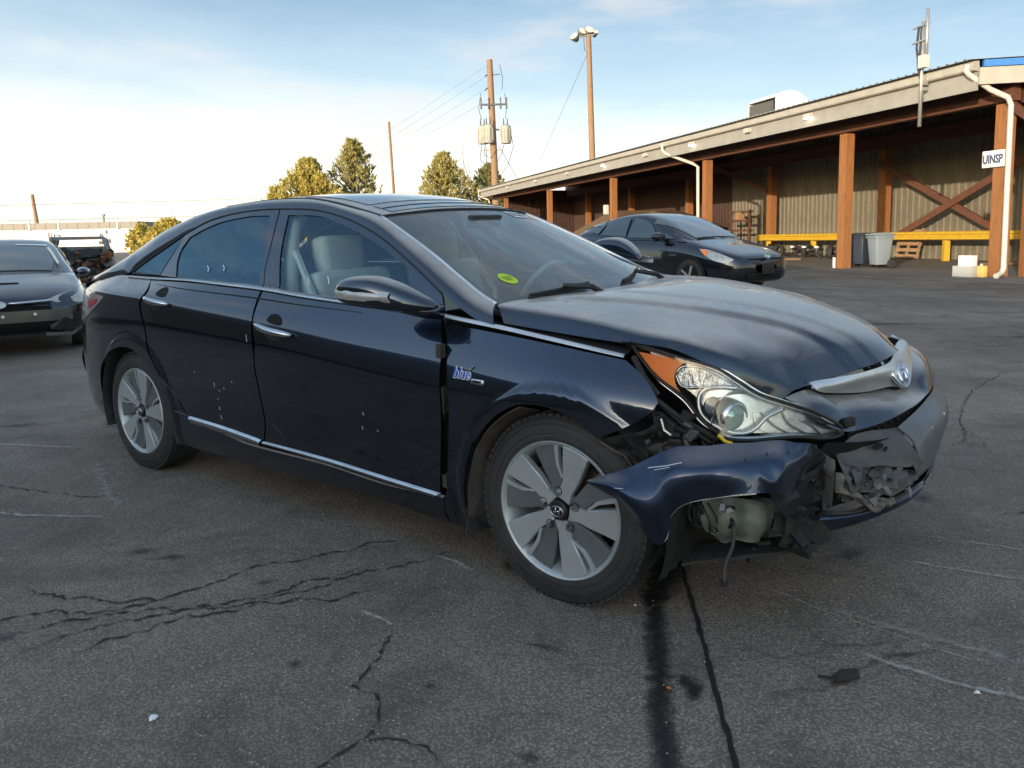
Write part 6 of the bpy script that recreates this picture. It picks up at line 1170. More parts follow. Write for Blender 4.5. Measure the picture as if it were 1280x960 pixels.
# ribbed liner arcs behind the wheel opening front
for side in (-1, 1):
    def liner_arc(cx, r, a0, a1, y0, y1, name, m, seg=40, rib=.006):
        G = []
        for j in range(13):
            t = j / 12; y = y0 + (y1 - y0) * t; row = []
            for k in range(seg + 1):
                a = a0 + (a1 - a0) * k / seg; rr = r + rib * (1 if (j % 3 == 0) else -1); row.append(Vector((cx + rr * math.cos(a), side * y, .33 + rr * math.sin(a) * .98)))
            G.append(row)
        return surf(name, G, m, raw=True)
    liner_arc(0, .405, R(-25), R(205), .905 if side < 0 else .905, .60, 'wheel_arch_liner', M_matte, rib=.004)
    liner_arc(-2.80, .415, R(-20), R(200), .885, .60, 'wheel_arch_liner', M_matte, rib=.004)
    # muddy strip inside the rear edge of the front arch
    G = [[Vector((-.40 - .0 * k + .045 * t - .02 * abs(math.sin(k * .5)) * 0, side * (.90 - .07 * t), .16 + .045 * k)) + Vector((.018 * max(0, (k - 5)) * .6 * (1 + 0 * t), 0, 0)) for k in range(9)] for t in (0, .5, 1)]
    AC = [(-.41, .16), (-.392, .24), (-.388, .34), (-.366, .43), (-.330, .52), (-.268, .595), (-.205, .645), (-.135, .685)]
    G = [[Vector((x - .006 + .035 * t * (1 if z < .5 else .6), side * (.897 - .09 * t), z - (.004 + .03 * t if z > .5 else 0))) for x, z in AC] for t in (0, .5, 1)]
    surf('arch_mud_flap', G, M_brown, 6, 24, thick=.006, disp=noisy(6, .006, 20), flip=(side < 0))
G = [[V3((.36 + .02 * t, -.88 + .25 * t, .24)), V3((.40 + .03 * t, -.88 + .25 * t, .34)), V3((.42 + .02 * t, -.87 + .25 * t, .45)), V3((.42, -.87 + .25 * t, .55))] for t in [i / 14. for i in range(15)]]
surf('liner_front', [catmull(r, 20) for r in G], M_matte, raw=True, disp=lambda u, v, p: .010 * (1 if int(u * 9.99) % 2 else -1))
surf('liner_front', [[V3((.44, -.86, .23)), V3((.55, -.80, .25)), V3((.66, -.72, .26)), V3((.74, -.60, .25))], [V3((.43, -.70, .24)), V3((.52, -.64, .25)), V3((.62, -.56, .24)), V3((.70, -.45, .24))]], M_matte, 6, 14, thick=.01, disp=noisy(3, .01, 15))

# ---- bonnet wing badge (chrome bar)
wt = [V3(p) + Vector((.002, 0, .001)) for p in D['wing_top']]; wbt = [V3(p) + Vector((.010, -.002, 0)) for p in D['wing_bot']]
wt = wt + [V3((.80, .42, .79))]; wbt = wbt + [V3((.81, .43, .765))]
mid = [a.lerp(b_, .5) + Vector((.006, -.003, .003)) for a, b_ in zip(wt, wbt)]; mid[0] = wt[0].lerp(wbt[0], .5) + Vector((.004, 0, 0)); mid[-1] = wt[-1].lerp(wbt[-1], .5)
surf('chrome_bonnet_bar', [wt, wt.copy() and [a.lerp(m_, .5) + Vector((.003, 0, .001)) for a, m_ in zip(wt, mid)], mid, wbt], M_satin, 18, 70, thick=.008, flip=True)
surf('bar_shadow_gap', [[p + Vector((-.02, 0, .02)) for p in wbt], [p + Vector((-.015, 0, -.012)) for p in wbt]], M_void, 3, 50)
# emblem: slanted H in an oval
def emblem(name, ms, parent, w=.066, h=.05):
    e_ = MB().lathe([(0, .004), (.86, .006), (.9, .012), (1.0, .008), (1.0, -.006)], 36, 'z').build(name, ms[0], parent, smooth=True, sharp=R(35)); return e_
em_n = Vector((.80, -.18, .42)).normalized(); ec = Vector((.912, -.045, .733))
ex = Vector((0.15, 1, 0)); ex = (ex - em_n * ex.dot(em_n)).normalized(); ey = em_n.cross(ex)
EM = Matrix((ex, ey, em_n)).transposed().to_4x4(); EM.translation = ec
M_emb = mat('sky_sheen_badge_fill', (.36, .42, .50), .25, metal=.6)  # fill lightened to paint in a blue-white reflection
def hbadge(parent, M_, rx, ry, mring, mfill, tilt=False):
    o = MB().lathe([(0, .0), (rx * .84, .0)], 36, 'z').build('badge_fill', mfill); o.scale = (1, ry / rx, 1)
    holder = bpy.data.objects.new('maker_badge', None); COL.objects.link(holder); holder.parent = parent; holder.matrix_basis = M_; 
    V = []; F = []; n = 40
    for k in range(n):
        a = 2 * math.pi * k / n
        for (q, z) in ((1, -.006), (1, .004), (.94, .006), (.86, .004), (.84, -.002)): V.append((rx * q * math.cos(a), ry * q * math.sin(a), z))
    for k in range(n):
        for j in range(4): F.append((k * 5 + j, ((k + 1) % n) * 5 + j, ((k + 1) % n) * 5 + j + 1, k * 5 + j + 1))
    ring = mesh_obj('badge_ring', V, F, mring, holder, smooth=True)
    o.parent = holder; o.location = (0, 0, -.001)
    # slanted H of two curved strokes and a bar
    b = MB()
    for sgn in (-1, 1):
        P = [Vector((sgn * rx * .36 + .20 * rx * t + sgn * rx * .10 * (1 - abs(t)) * 0 + rx * .06, ry * .74 * t, .004)) for t in (-1, -.5, 0, .5, 1)]
        b.tube(P, [rx * .055, rx * .12, rx * .15, rx * .12, rx * .055], 8)
    b.tube([Vector((-rx * .30, -ry * .12, .004)), Vector((rx * .06, 0.02 * ry, .005)), Vector((rx * .42, ry * .14, .004))], rx * .10, 8)
    lt_ = b.build('badge_letter', mring, holder, smooth=True)
    if parent is not car:                     # keep the wheel's pieces at the third level
        for q_ in (ring, o, lt_): M0 = Matrix.Translation(q_.location) @ Matrix.Diagonal((*q_.scale, 1)); q_.parent = parent; q_.matrix_basis = M_ @ M0
        bpy.data.objects.remove(holder); return ring
    return holder
bz = hbadge(car, TILT @ EM, .062, .050, M_chr, M_emb)

# ---- headlamp
lensP = [V3(p) for p in D['lens']]
def lampY(x, z): return float(np.interp(x, [.2, .35, .45, .55, .65, .72, .78, .82], [.845, .83, .81, .775, .70, .62, .53, .43])) - .25 * (z - .62)
def lampYs(x, z): return sum(lampY(x + d, z) for d in (-.03, -.015, 0, .015, .03)) / 5 + .002
for side in (-1, 1):
    ring2 = [(p.x, p.z) for p in lensP]
    runs = [ring2[:9], ring2[8:11], ring2[10:18], ring2[17:] + ring2[:1]]
    hl = panel('headlamp', runs, M_lens, side=side, thick=.012, f=lampYs, step=.025)
    def lp_(name, pts, m, d, thick=.01, f=lampYs, par=hl, closed=True):
        return panel(name, [[tuple(q) for q in pts] + [tuple(pts[0])]], m, par, side=side, off=-d, thick=thick, f=f, step=.03, bstep=.012)
    xz = lambda k: [(p[0], p[2]) for p in D[k]]
    # housing behind: dark backing bowl and silver shell
    c = Vector((sum(p[0] for p in ring2) / len(ring2), sum(p[1] for p in ring2) / len(ring2)))
    sh = [tuple(Vector(q).lerp(c, .10)) for q in ring2]
    bs = lp_('lamp_housing', sh, mat('silvered_lamp_shell', (.75, .77, .78), .28, metal=.85, col2=(.42, .44, .45), nscale=16, bump=.35, bscale=14), .055, .01)
    lp_('amber_reflector', xz('amber'), M_amber, .014, .008)
    rfl = lp_('turn_reflector', xz('reflector'), mat('ribbed_reflector', (.62, .64, .63), .16, metal=1., bump=1.2, bscale=35, sx=(2.5, 1, .7)), .030, .01)
    def tubexz(name, pts, r_, m, d, closed=False, par=hl):
        P = [Vector((x, side * (lampYs(x, z) - d), z)) for x, z in pts]
        if closed: P.append(P[0])
        o = MB().tube(catmull(P, 60), r_, 8).build(name, m, par, smooth=True); return o
    tubexz('lamp_trim', xz('trim_bright'), .0055, M_chr, .012); tubexz('lamp_trim', xz('trim_low'), .0065, M_chr, .016); tubexz('lamp_trim', xz('trim_inner'), .0075, M_satin, .026)
    tubexz('reflector_rim', xz('reflector'), .004, M_chr, .022, True)
    tubexz('lens_gasket', [(p.x, p.z) for p in lensP], .006, M_black, .006, True)
    lp_('lamp_lobe', xz('lobe'), mat('frosted_lamp_lobe', (.72, .72, .70), .25, metal=.5, bump=.8, bscale=16), .045, .01)
    for pts in ([(.62, .70), (.66, .655), (.70, .625)], [(.67, .70), (.69, .66), (.735, .62)], [(.72, .665), (.745, .64), (.765, .61)]): tubexz('lamp_rib', pts, .003, M_chr, .035)
    # projector barrel with glass eye
    pc = Vector((.545, side * .715, .688)); ax = Vector((.86, side * .42, -.10)).normalized()
    q = ax.to_track_quat('Z', 'Y').to_matrix().to_4x4(); q.translation = pc
    o = MB().lathe([(.050, -.09), (.056, -.02), (.054, .012), (.047, .020), (.043, .018), (.043, .006)], 36, 'z').build('projector_barrel', M_satin, hl, smooth=True, sharp=R(40)); o.matrix_basis = q
    o2 = MB().lathe([(.0, .030), (.018, .028), (.032, .021), (.043, .008)], 36, 'z').build('projector_eye', mat('projector_glass', (.30, .50, .40), .05, metal=.55, coat=1., col2=(.10, .24, .30), nscale=9), hl, smooth=True); o2.matrix_basis = q
    o3 = MB().lathe([(.060, -.03), (.085, .000), (.092, .012)], 36, 'z').build('projector_bowl', mat('smoked_bowl', (.20, .23, .24), .2, metal=.9), hl, smooth=True); o3.matrix_basis = q
    q2 = q.copy(); q2.translation = Vector((.485, side * .745, .728)); o = MB().lathe([(0, -.01), (.022, -.004), (.028, .008)], 24, 'z').build('side_bowl', M_chr, hl, smooth=True); o.matrix_basis = q2
# text moulded on the amber part is too small to read; the clip at the lens tip
o = MB().box((.826, -.425, .638), (.02, .04, .03), rz=-.5).build('lamp_clip', M_matte, bevel=.005); put(o)
# filler between lamp and bonnet (black shut line)
ub2 = [[V3((.20, -.79, .915)), V3((.33, -.765, .900)), V3((.43, -.745, .868)), V3((.50, -.70, .835)), V3((.57, -.655, .775)), V3((.65, -.58, .728)), V3((.74, -.50, .705))], [V3((.21, -.74, .88)), V3((.33, -.72, .87)), V3((.43, -.69, .83)), V3((.50, -.65, .79)), V3((.57, -.60, .73)), V3((.66, -.53, .68)), V3((.74, -.46, .65))]]
surf('lamp_surround', ub2, M_void, 4, 40); surf('lamp_surround', mir(ub2), M_void, 4, 40)
# inner wing ledge under the open bonnet edge
lg = [[V3((-.38, -.795, .935)), V3((-.1, -.79, .905)), V3((.1, -.785, .885)), V3((.22, -.78, .872))], [V3((-.38, -.73, .945)), V3((-.1, -.73, .918)), V3((.1, -.73, .896)), V3((.22, -.73, .885))], [V3((-.38, -.66, .93)), V3((-.1, -.66, .90)), V3((.1, -.66, .88)), V3((.24, -.66, .86))]]
surf('inner_wing_ledge', lg, M_black, 6, 30, flip=True); surf('inner_wing_ledge', mir(lg), M_black, 6, 30)
# engine bay and underbody mass
o = MB().box((.12, 0, .58), (.60, 1.20, .40)).box((.55, 0, .46), (.30, .80, .28)).box((-1.4, 0, .26), (2.3, 1.5, .10)).box((-3.2, 0, .42), (.9, 1.2, .35)).box((-.28, 0, .75), (.1, 1.45, .38)).build('underbody', M_void); put(o)
o = MB().tube([V3((-.3, -.35, .17)), V3((.3, -.3, .2)), V3((.55, -.5, .24)), V3((.5, -.62, .27))], .05, 10).box((.35, -.45, .26), (.3, .35, .10)).build('engine_underside', M_matte); put(o)

# ---- badge lettering on the wing
def wing_pt(x, z, e=.003): return Vector((x, -(WB(x, z) + e), z))
n_ = wnorm(WB, -.37, .77, -1); xx = Vector((1, 0, 0)); xx = (xx - n_ * xx.dot(n_)).normalized(); yy = n_.cross(xx)
BM = Matrix((xx, yy, n_)).transposed().to_4x4(); BM.translation = wing_pt(-.385, .768)
bd = bpy.data.objects.new('side_badge', None); COL.objects.link(bd); bd.parent = car; bd.matrix_basis = TILT @ BM @ Matrix.Rotation(R(-2), 4, 'Z') @ Matrix.Scale(.76, 4)
t1 = text_mesh('blue', .074, .0015, M_wht, 'badge_lettering', bold=.0034, shear=.15); t1.parent = bd; t1.location = (-.012, .004, .0); t1.scale = (.85, 1, 1)
t2 = text_mesh('blue', .074, .0022, M_bluel, 'badge_lettering', bold=.0002, shear=.15); t2.parent = bd; t2.location = (-.012, .004, .003); t2.scale = (.85, 1, 1)
o = MB().box((.088, -.022, .0), (.074, .024, .003)).build('badge_plate', M_chr, bd, bevel=.001)
t3 = text_mesh('DRIVE', .019, .0012, M_void, 'badge_lettering', bold=.0006); t3.parent = bd; t3.location = (.088, -.023, .0025)
o = mesh_obj('badge_leaf', [(.022, .022, .002), (.040, .046, .002), (.052, .054, .002), (.046, .038, .002), (.034, .026, .002)], [(0, 4, 3, 2, 1)], M_chr, bd)

# ---- door handles
for side in (-1, 1):
    for (xa, za, xb, zb, par) in ((-1.617, .889, -1.352, .853, 'f'), (-2.592, .976, -2.352, .950, 'r')):
        P = []
        for t in (0, .12, .3, .5, .7, .88, 1): x = xa + (xb - xa) * t; z = za + (zb - za) * t; P.append(Vector((x, side * (WB(x, z) + .012 + .030 * math.sin(math.pi * min(1, max(0, t)))), z)))
        b = MB().tube(P, [.009, .015, .017, .017, .017, .014, .008], 12); b.v = [(v[0], v[1], v[2]) for v in b.v]; o = b.build('door_handle', M_chr, smooth=True); put(o)
        cx, cz = (xa + xb) / 2 - .015, (za + zb) / 2 + .012
        for (dz, h, m_, w) in ((.018, .034, M_void, .055), (-.020, .040, M_void, .075)):
            n = 24; V = [(cx, side * (WB(cx, cz + dz) + .0015), cz + dz)]; 
            for k in range(n): a = 2 * math.pi * k / n; x = cx + w * math.cos(a); z = cz + dz + h * math.sin(a) * (1 if (math.sin(a) > 0) == (dz > 0) else .3) + (x - cx) * (zb - za) / (xb - xa); V.append((x, side * (WB(x, z) + .0015), z))
            mesh_obj('handle_recess', V, [(0, 1 + (k + (0 if side < 0 else 1)) % n, 1 + (k + (1 if side < 0 else 0)) % n) for k in range(n)], m_ if dz > 0 else M_black, o)
# paint chips on the doors
b = MB()
for px_, pz, l in ((-1.98, .57, .02), (-1.94, .545, .006), (-1.96, .50, .004), (-1.955, .455, .018), (-1.952, .41, .022), (-1.90, .56, .008), (-1.83, .60, .006), (-.92, .56, .012), (-.93, .50, .014), (-.84, .50, .006), (-2.15, .62, .004), (-1.02, .90, .004), (-1.685, .82, .035), (-2.4, .30, .006)):
    x = px_; b.tube([Vector((x, -(WB(x, pz) + .001), pz + l / 2)), Vector((x + .004, -(WB(x, pz - l / 2) + .001), pz - l / 2))], .0015, 4)
o = b.build('paint_chip', M_scr); o['kind'] = 'stuff'; put(o)
for (x, z) in ((-1.40, 1.075), (-1.27, 1.08), (-2.22, 1.12), (-2.08, 1.125)):
    o = MB().tube([Vector((x, -(float(W(x, z)) + .0), z + .018)), Vector((x + .008, -(float(W(x, z)) + .0), z)), Vector((x + .012, -float(W(x, z - .015)), z - .012))], .0022, 4).build('glass_mark', M_wht); put(o)

# ---- mirrors
for side in (-1, 1):
    mr_ = []
    # sections along the housing, from the outer rear end to the root at the door
    secs = [((-.885, 1.030, 1.075), .004, .004), ((-.870, 1.034, 1.073), .022, .022), ((-.83, 1.038, 1.071), .047, .045), ((-.76, 1.035, 1.070), .062, .060), ((-.68, 1.020, 1.066), .066, .066), ((-.61, .995, 1.052), .058, .062), ((-.55, .965, 1.035), .040, .050), ((-.505, .93, 1.020), .020, .032), ((-.49, .91, 1.012), .006, .010)]
    G = []
    for (c_, rz_, ry_) in secs:
        row = []
        for k in range(25):
            a = 2 * math.pi * k / 24; ca, sa = math.cos(a), math.sin(a)
            row.append(Vector((c_[0], side * (c_[1] + ry_ * (abs(ca) ** .8 * (1 if ca > 0 else -1))), c_[2] + rz_ * (abs(sa) ** .85 * (1 if sa > 0 else -1)) * (1 if sa > 0 else .82))))
        G.append(row)
    G = [catmull([G[i][j] for i in range(len(G))], 36) for j in range(25)]
    if side > 0: G = [[p + Vector((-.10, 0, .06)) for p in r] for r in G]
    mi_ = surf('door_mirror', G, M_paint, raw=True, flip=(side > 0))
    b = MB().tube([Vector((-.62, side * .96, 1.01)), Vector((-.56, side * .90, .992)), Vector((-.535, side * .835, .985))], [.020, .026, .030], 12); b.build('mirror_foot', M_paint, mi_, smooth=True)
    # repeater lamp let into the front face
    rows = []
    for z0, z1, e in ((1.098, 1.078, .0), (1.078, 1.058, .006), (1.055, 1.040, .0)):
        r_ = []
        for k in range(9): t = k / 8; x = -.868 + .285 * t; y = np.interp(x, [-.885, -.87, -.83, -.76, -.68, -.61], [1.036, 1.056, 1.083, 1.0965, 1.087, 1.058]); z = z0 * (1 - t) + z1 * t; r_.append(Vector((x, side * (float(y) + .002 + e - .012 * abs((z - 1.06)) / .02 * .5), z)))
        rows.append(r_)
    surf('indicator_lens', rows, mat('frosted_indicator', (.42, .42, .40), .22, metal=.25, coat=1., bump=.4, bscale=60), 8, 30, parent=mi_, thick=.004, flip=(side > 0))
    tri = [(-.77, 1.115), (-.60, 1.035), (-.565, .985), (-.735, .992)]
    panel('mirror_base_panel', [[tri[0], tri[1]], [tri[1], tri[2]], [tri[2], tri[3]], [tri[3], tri[0]]], M_black, side=side, off=-.004, thick=.006, f=lambda x, z: float(W(x, z)), step=.05)

# ---- wheels
def make_wheel(name):
    w = bpy.data.objects.new(name, None); COL.objects.link(w)
    # axis along -y outward; origin at hub face centre y=0 is the tyre's outer face
    prof = [(.225, .205), (.262, .214), (.305, .205), (.327, .190), (.3335, .172)]
    for g0 in (.150, .118, .086, .054): prof += [(.334, g0 + .010), (.327, g0 + .008), (.327, g0 - .004), (.334, g0 - .006)]
    prof += [(.3335, .036), (.329, .020), (.318, .008), (.316, .010), (.312, .006), (.303, .0015), (.301, .004), (.298, .0005), (.285, -.003), (.270, -.004), (.268, -.0015), (.265, -.004), (.252, -.001), (.243, .003), (.236, .010)]
    MB().lathe(prof, 96, 'y').build('tyre', M_tyre, w, smooth=True, sharp=R(55))
    b = MB()
    for k in range(72):      # shoulder sipes standing proud as small blocks
        a = 2 * math.pi * k / 72
        for (yy_, wd) in ((.022, .022), (.185, .02)): b.box((.3262 * math.cos(a), yy_, .3305 * math.sin(a)), (.010, wd, .021), ry=-a)
    o = b.build('tread_block', M_tyre, w); o['kind'] = 'stuff'
    rim = MB().lathe([(.236, .012), (.243, .003), (.240, -.002), (.232, .002), (.226, .012), (.215, .03), (.205, .08), (.200, .20)], 72, 'y').build('rim', M_rim, w, smooth=True, sharp=R(40))
    MB().lathe([(.0, .10), (.155, .10), (.158, .115), (.158, .13), (0, .13)], 48, 'y').build('brake_disc', M_disc, w, smooth=True, sharp=R(30))
    MB().lathe([(.0, .16), (.22, .16)], 40, 'y').build('backing_plate', M_void, w)
    b = MB()
    for k in range(-4, 5): a = R(150 + k * 6); b.box((.125 * math.cos(a), .085, .125 * math.sin(a)), (.07, .06, .03), ry=-a)
    b.build('brake_caliper', M_disc, w)
    def blade(pts, y, th, m, nm, dish=.0, k=0, bev=.004):
        """pts polar (r, degrees clockwise from up seen from outside)"""
        D2 = [];
        P2 = [];
        for r_, a in pts: P2.append(Vector((r_ * math.sin(R(a)), r_ * math.cos(R(a)))))
        P2 = P2[:]
        rot = -72 * k
        def rotp(p): a = R(rot); return Vector((p.x * math.cos(a) - p.y * math.sin(a), p.x * math.sin(a) + p.y * math.cos(a)))
        P2 = [rotp(p) for p in P2]; n = len(P2)
        c = sum(P2, Vector((0, 0))) / n
        ins = [p + (c - p).normalized() * bev for p in P2]
        dep = lambda p: y + dish * (1 - (p.length / .23) ** 2)
        V = [(p.x, dep(p), p.y) for p in ins] + [(p.x, dep(p) + bev, p.y) for p in P2] + [(p.x, dep(p) + th, p.y) for p in P2]
        res = delaunay_2d_cdt(ins, [(i, (i + 1) % n) for i in range(n)], [], 1, 1e-7)
        base = len(V); F = []
        for q in res[2]:
            idx = [res[3][i][0] if res[3][i] else 0 for i in q]; F.append(tuple(idx))
        for i in range(n): j = (i + 1) % n; F.append((i, j, n + j, n + i)); F.append((n + i, n + j, 2 * n + j, 2 * n + i))
        o = mesh_obj(nm, V, F, m, w); fixn(o); return o
    L1 = [(.045, -6), (.075, 2), (.105, 8), (.140, 7), (.185, 6), (.233, 6), (.234, 13), (.234, 20), (.234, 27), (.233, 32), (.185, 33.5), (.140, 36), (.105, 38), (.075, 40), (.045, 60)]
    L2 = [(.05, -34), (.085, -25), (.13, -28), (.18, -27.5), (.229, -26.5), (.229, -18), (.229, -10), (.228, -2), (.19, -1), (.155, -3), (.135, -1), (.115, 5), (.09, 6), (.05, 0)]
    L3 = [(.112, 5), (.132, 1), (.155, -3.5), (.19, -4), (.230, -3.5), (.231, .5), (.195, .5), (.160, 1), (.138, 4.5), (.118, 9.5)]
    for k in range(5):
        blade(L1, .000, .028, M_rim, 'spoke', .012, k); blade(L2, .012, .02, M_rimd, 'spoke_insert', .012, k); blade(L3, .004, .02, M_rim, 'spoke_rib', .010, k, .0025)
        a = R(90 - (-2 + 72 * k)); b = MB().lathe([(.0, -.004), (.008, -.004), (.010, .002), (.010, .012)], 6, 'y', (.068 * math.cos(a), .0, .068 * math.sin(a))); b.build('lug_nut', M_chr, w, sharp=R(20))
        MB().lathe([(.016, .0055), (.014, .003)], 20, 'y', (.068 * math.cos(a), .004, .068 * math.sin(a))).build('nut_well', M_void, w)
    MB().lathe([(.0, .002), (.030, .002), (.034, .006), (.034, .03)], 32, 'y').build('hub_cap', M_black, w, smooth=True, sharp=R(30))
    Mh = Matrix.Rotation(R(90), 4, 'X'); Mh.translation = Vector((0, -.001, 0))
    hbadge(w, Mh, .026, .019, M_chr, M_black)
    return w
whl = make_wheel('wheel'); whl.parent = car; whl.location = (0, -.900, .330)
rw_ = copy_tree(whl, car); rw_.location = (-2.795, -.895, .330); rw_.rotation_euler = (0, R(-6), 0)
for (x, y) in ((0, .90), (-2.795, .895)):
    c = copy_tree(whl, car); c.location = (x, y, .33); c.rotation_euler = (0, 0, math.pi)

# ---- interior
def seat(x, y, h=0.):
    m = M_seat
    b = MB().box((x, y, .50 + h), (.50, .50, .16)); o = b.build('seat', m, bevel=.04); put(o)
    b = MB().box((x - .30, y, .82 + h), (.16, .50, .56), ry=-.22); b.build('seat_back', m, o, bevel=.05)
    b = MB().box((x - .395, y, 1.175 + h), (.11, .27, .19), ry=-.15); b.build('headrest', m, o, bevel=.04)
    b = MB(); 
    for d in (-.05, .05): b.tube([(x - .36, y + d, 1.05 + h), (x - .385, y + d, 1.12 + h)], .006, 6)
    b.build('headrest_stem', M_chr, o)
seat(-1.25, -.37); seat(-1.25, .37); seat(-2.2, -.35, .02); seat(-2.2, .35, .02)
surf('dashboard', [[V3((-.30, y, .955)) for y in (-.70, -.35, 0, .35, .70)], [V3((-.55, y, .975 + (.03 if y > 0 else .0))) for y in (-.70, -.35, 0, .35, .70)], [V3((-.72, y, .93)) for y in (-.70, -.35, 0, .35, .70)], [V3((-.74, y, .72)) for y in (-.70, -.35, 0, .35, .70)], [V3((-.66, y, .5)) for y in (-.70, -.35, 0, .35, .70)]], M_int, 16, 16)
sw = MB(); cs = Vector((-.90, .37, .93)); ax = Vector((-.85, 0, .5)).normalized(); u_ = Vector((0, 1, 0)); v_ = ax.cross(u_)
sw.tube([cs + (u_ * math.cos(a) + v_ * math.sin(a)) * .185 for a in [2 * math.pi * k / 28 for k in range(29)]], .014, 8); o = sw.build('steering_wheel', M_seat, smooth=True); put(o)
MB().box(tuple(cs + ax * -.03), (.10, .14, .12), ry=-.5).beam(cs, cs + u_ * .18, .03, .02).beam(cs, cs - u_ * .18, .03, .02).beam(cs, cs - v_ * .18, .03, .02).build('wheel_boss', M_int, o, bevel=.0)
o = MB().box((-.98, 0, 1.315), (.03, .24, .065), ry=.2).build('rear_view_mirror', M_black, bevel=.01); put(o)
hlr = [[Vector((x, y, z)) for y in (-.50, -.25, 0, .25, .50)] for x, z in ((-1.2, 1.345), (-1.6, 1.415), (-2.1, 1.425), (-2.7, 1.36), (-3.0, 1.28))]
surf('headliner', hlr, M_seatd, 12, 12)
o = MB().box((-1.5, 0, .32), (2.6, 1.5, .04)).box((-2.85, 0, .80), (.12, 1.3, .5), ry=-.3).build('cabin_floor', M_int); put(o)
surf('parcel_shelf', [[V3((-2.85, y, 1.0)) for y in (-.6, 0, .6)], [V3((-3.45, y, 1.05)) for y in (-.6, 0, .6)]], M_int, 4, 6)
for side in (-1, 1):
    P = [(-1.62, side * .70, .98), (-1.68, side * .64, 1.15), (-1.74, side * .56, 1.32), (-1.74, side * .50, 1.38)]
    put(MB().tube([V3(p) for p in P], .035, 8).build('pillar_trim', M_seatd, smooth=True))
    put(MB().tube([V3((-1.66, side * .62, 1.20)), V3((-1.45, side * .66, .9)), V3((-1.40, side * .62, .5))], .018, 6).build('seat_belt', M_seatd))
    P = [(-.47, side * .64, .95), (-.74, side * .58, 1.09), (-1.02, side * .52, 1.22), (-1.18, side * .49, 1.30)]
    put(MB().tube([V3(p) for p in P], .022, 8).build('pillar_trim', M_int, smooth=True))
o = MB().box((-2.55, .66, 1.12), (.02, .02, .02)).build('grab_handle', M_int); put(o)

# ---- broken bits: clips, ribs, wires and shards in the openings
rnd = random.Random(31)
def clutter(box0, box1, n, mats_, nm, smin, smax):
    for k in range(n):
        c = Vector([rnd.uniform(a, b) for a, b in zip(box0, box1)]); d = (rnd.uniform(smin, smax), rnd.uniform(smin, smax) * .35, rnd.uniform(smin, smax) * rnd.uniform(.2, .8))
        b = MB(); b.box(c, d, rz=rnd.uniform(-1.2, 1.2), rx=rnd.uniform(-.9, .9), ry=rnd.uniform(-.9, .9), taper=rnd.uniform(.3, 1)); put(b.build(nm, rnd.choice(mats_)))
clutter((.30, -.85, .57), (.46, -.80, .70), 22, [M_matte, M_black, M_black, M_dusty], 'broken_clip', .015, .05)
clutter((.46, -.80, .56), (.58, -.75, .62), 10, [M_matte, M_black], 'broken_clip', .015, .04)
clutter((.46, -.80, .34), (.58, -.77, .43), 16, [M_matte, M_black, M_satin], 'broken_clip', .012, .035)
clutter((.70, -.72, .38), (.80, -.60, .52), 16, [M_matte, M_black, M_matte], 'broken_clip', .02, .07)
clutter((.82, -.56, .40), (.96, -.34, .50), 22, [M_dusty, M_greyb, M_matte, M_foam], 'torn_shard', .015, .05)
clutter((.60, -.70, .24), (.78, -.55, .36), 8, [M_matte, M_black], 'broken_clip', .03, .09)
for k in range(7):
    a = Vector((rnd.uniform(.44, .52), -.80, rnd.uniform(.40, .45))); c = a + Vector((rnd.uniform(-.02, .06), rnd.uniform(-.02, .03), -rnd.uniform(.06, .14))); put(MB().tube(catmull([a, a.lerp(c, .4) + Vector((.02, -.02, 0)), c], 8), .003, 5).build('loose_wire', M_black, smooth=True))
# thin cracks and paint loss along the torn side
for pts in ([(.655, -.905, .63), (.665, -.90, .60), (.655, -.92, .57)], [(.70, -.86, .645), (.715, -.86, .61), (.70, -.88, .585), (.715, -.865, .55)], [(.745, -.80, .64), (.75, -.815, .60), (.74, -.83, .56)]):
    MB().tube([Vector(p) + Vector((.0, -.006, 0)) for p in pts], .0012, 4).build('scratch', M_void, torn)
# ================================================================= OTHER CARS
def body_section(w, zb, zbelt, zt, y_edge=.86):
    half = [(.0, zb), (.75 * w, zb), (.955 * w, zb + .05), (.99 * w, zb + .30 * (zbelt - zb)), (1.0 * w, zb + .55 * (zbelt - zb)), (.985 * w, zb + .80 * (zbelt - zb)), (.93 * w, zbelt), (y_edge * w, zbelt + .55 * (zt - zbelt)), (.55 * w, zt - .006), (.0, zt)]
    return half
def loft_car(root, st, m, name='body'):
    rows = []
    for x, w, zb, zbelt, zt in st:
        h = body_section(w, zb, zbelt, zt); rows.append([Vector((x, -y, z)) for y, z in h] + [Vector((x, y, z)) for y, z in reversed(h[:-1])])
    G = gridsurf(rows, 90, 72)
    o = surf(name, G, m, raw=True, parent=root); cache = {}
    def side_y(x, z):
        key = round(x, 3)
        if key not in cache:
            r = []
            for j in range(37):
                i = 0
                while i < len(G) - 2 and G[i + 1][j].x > x: i += 1
                a_, b_ = G[i][j], G[i + 1][j]; r.append(a_.lerp(b_, min(1, max(0, (a_.x - x) / max(1e-5, a_.x - b_.x)))))
            cache[key] = r
        r = cache[key]; best = None
        for j in range(8, 36):
            a, b = r[j], r[j + 1]
            if (a.z - z) * (b.z - z) <= 0 and a.z != b.z: t = (z - a.z) / (b.z - a.z); best = -(a.y + (b.y - a.y) * t); break
        return best if best is not None else max(-q.y for q in r)
    def nose_x(y, z):
        """front-most x of the skin at this y, z"""
        bx = -9
        for r in G:
            for a, b in zip(r[:-1], r[1:]):
                if (a.z - z) * (b.z - z) <= 0:
                    t = (z - a.z) / (b.z - a.z) if b.z != a.z else 0; yy = a.y + (b.y - a.y) * t
                    if abs(yy) >= abs(y) and a.x > bx: bx = a.x
        return bx
    return o, side_y, nose_x, G
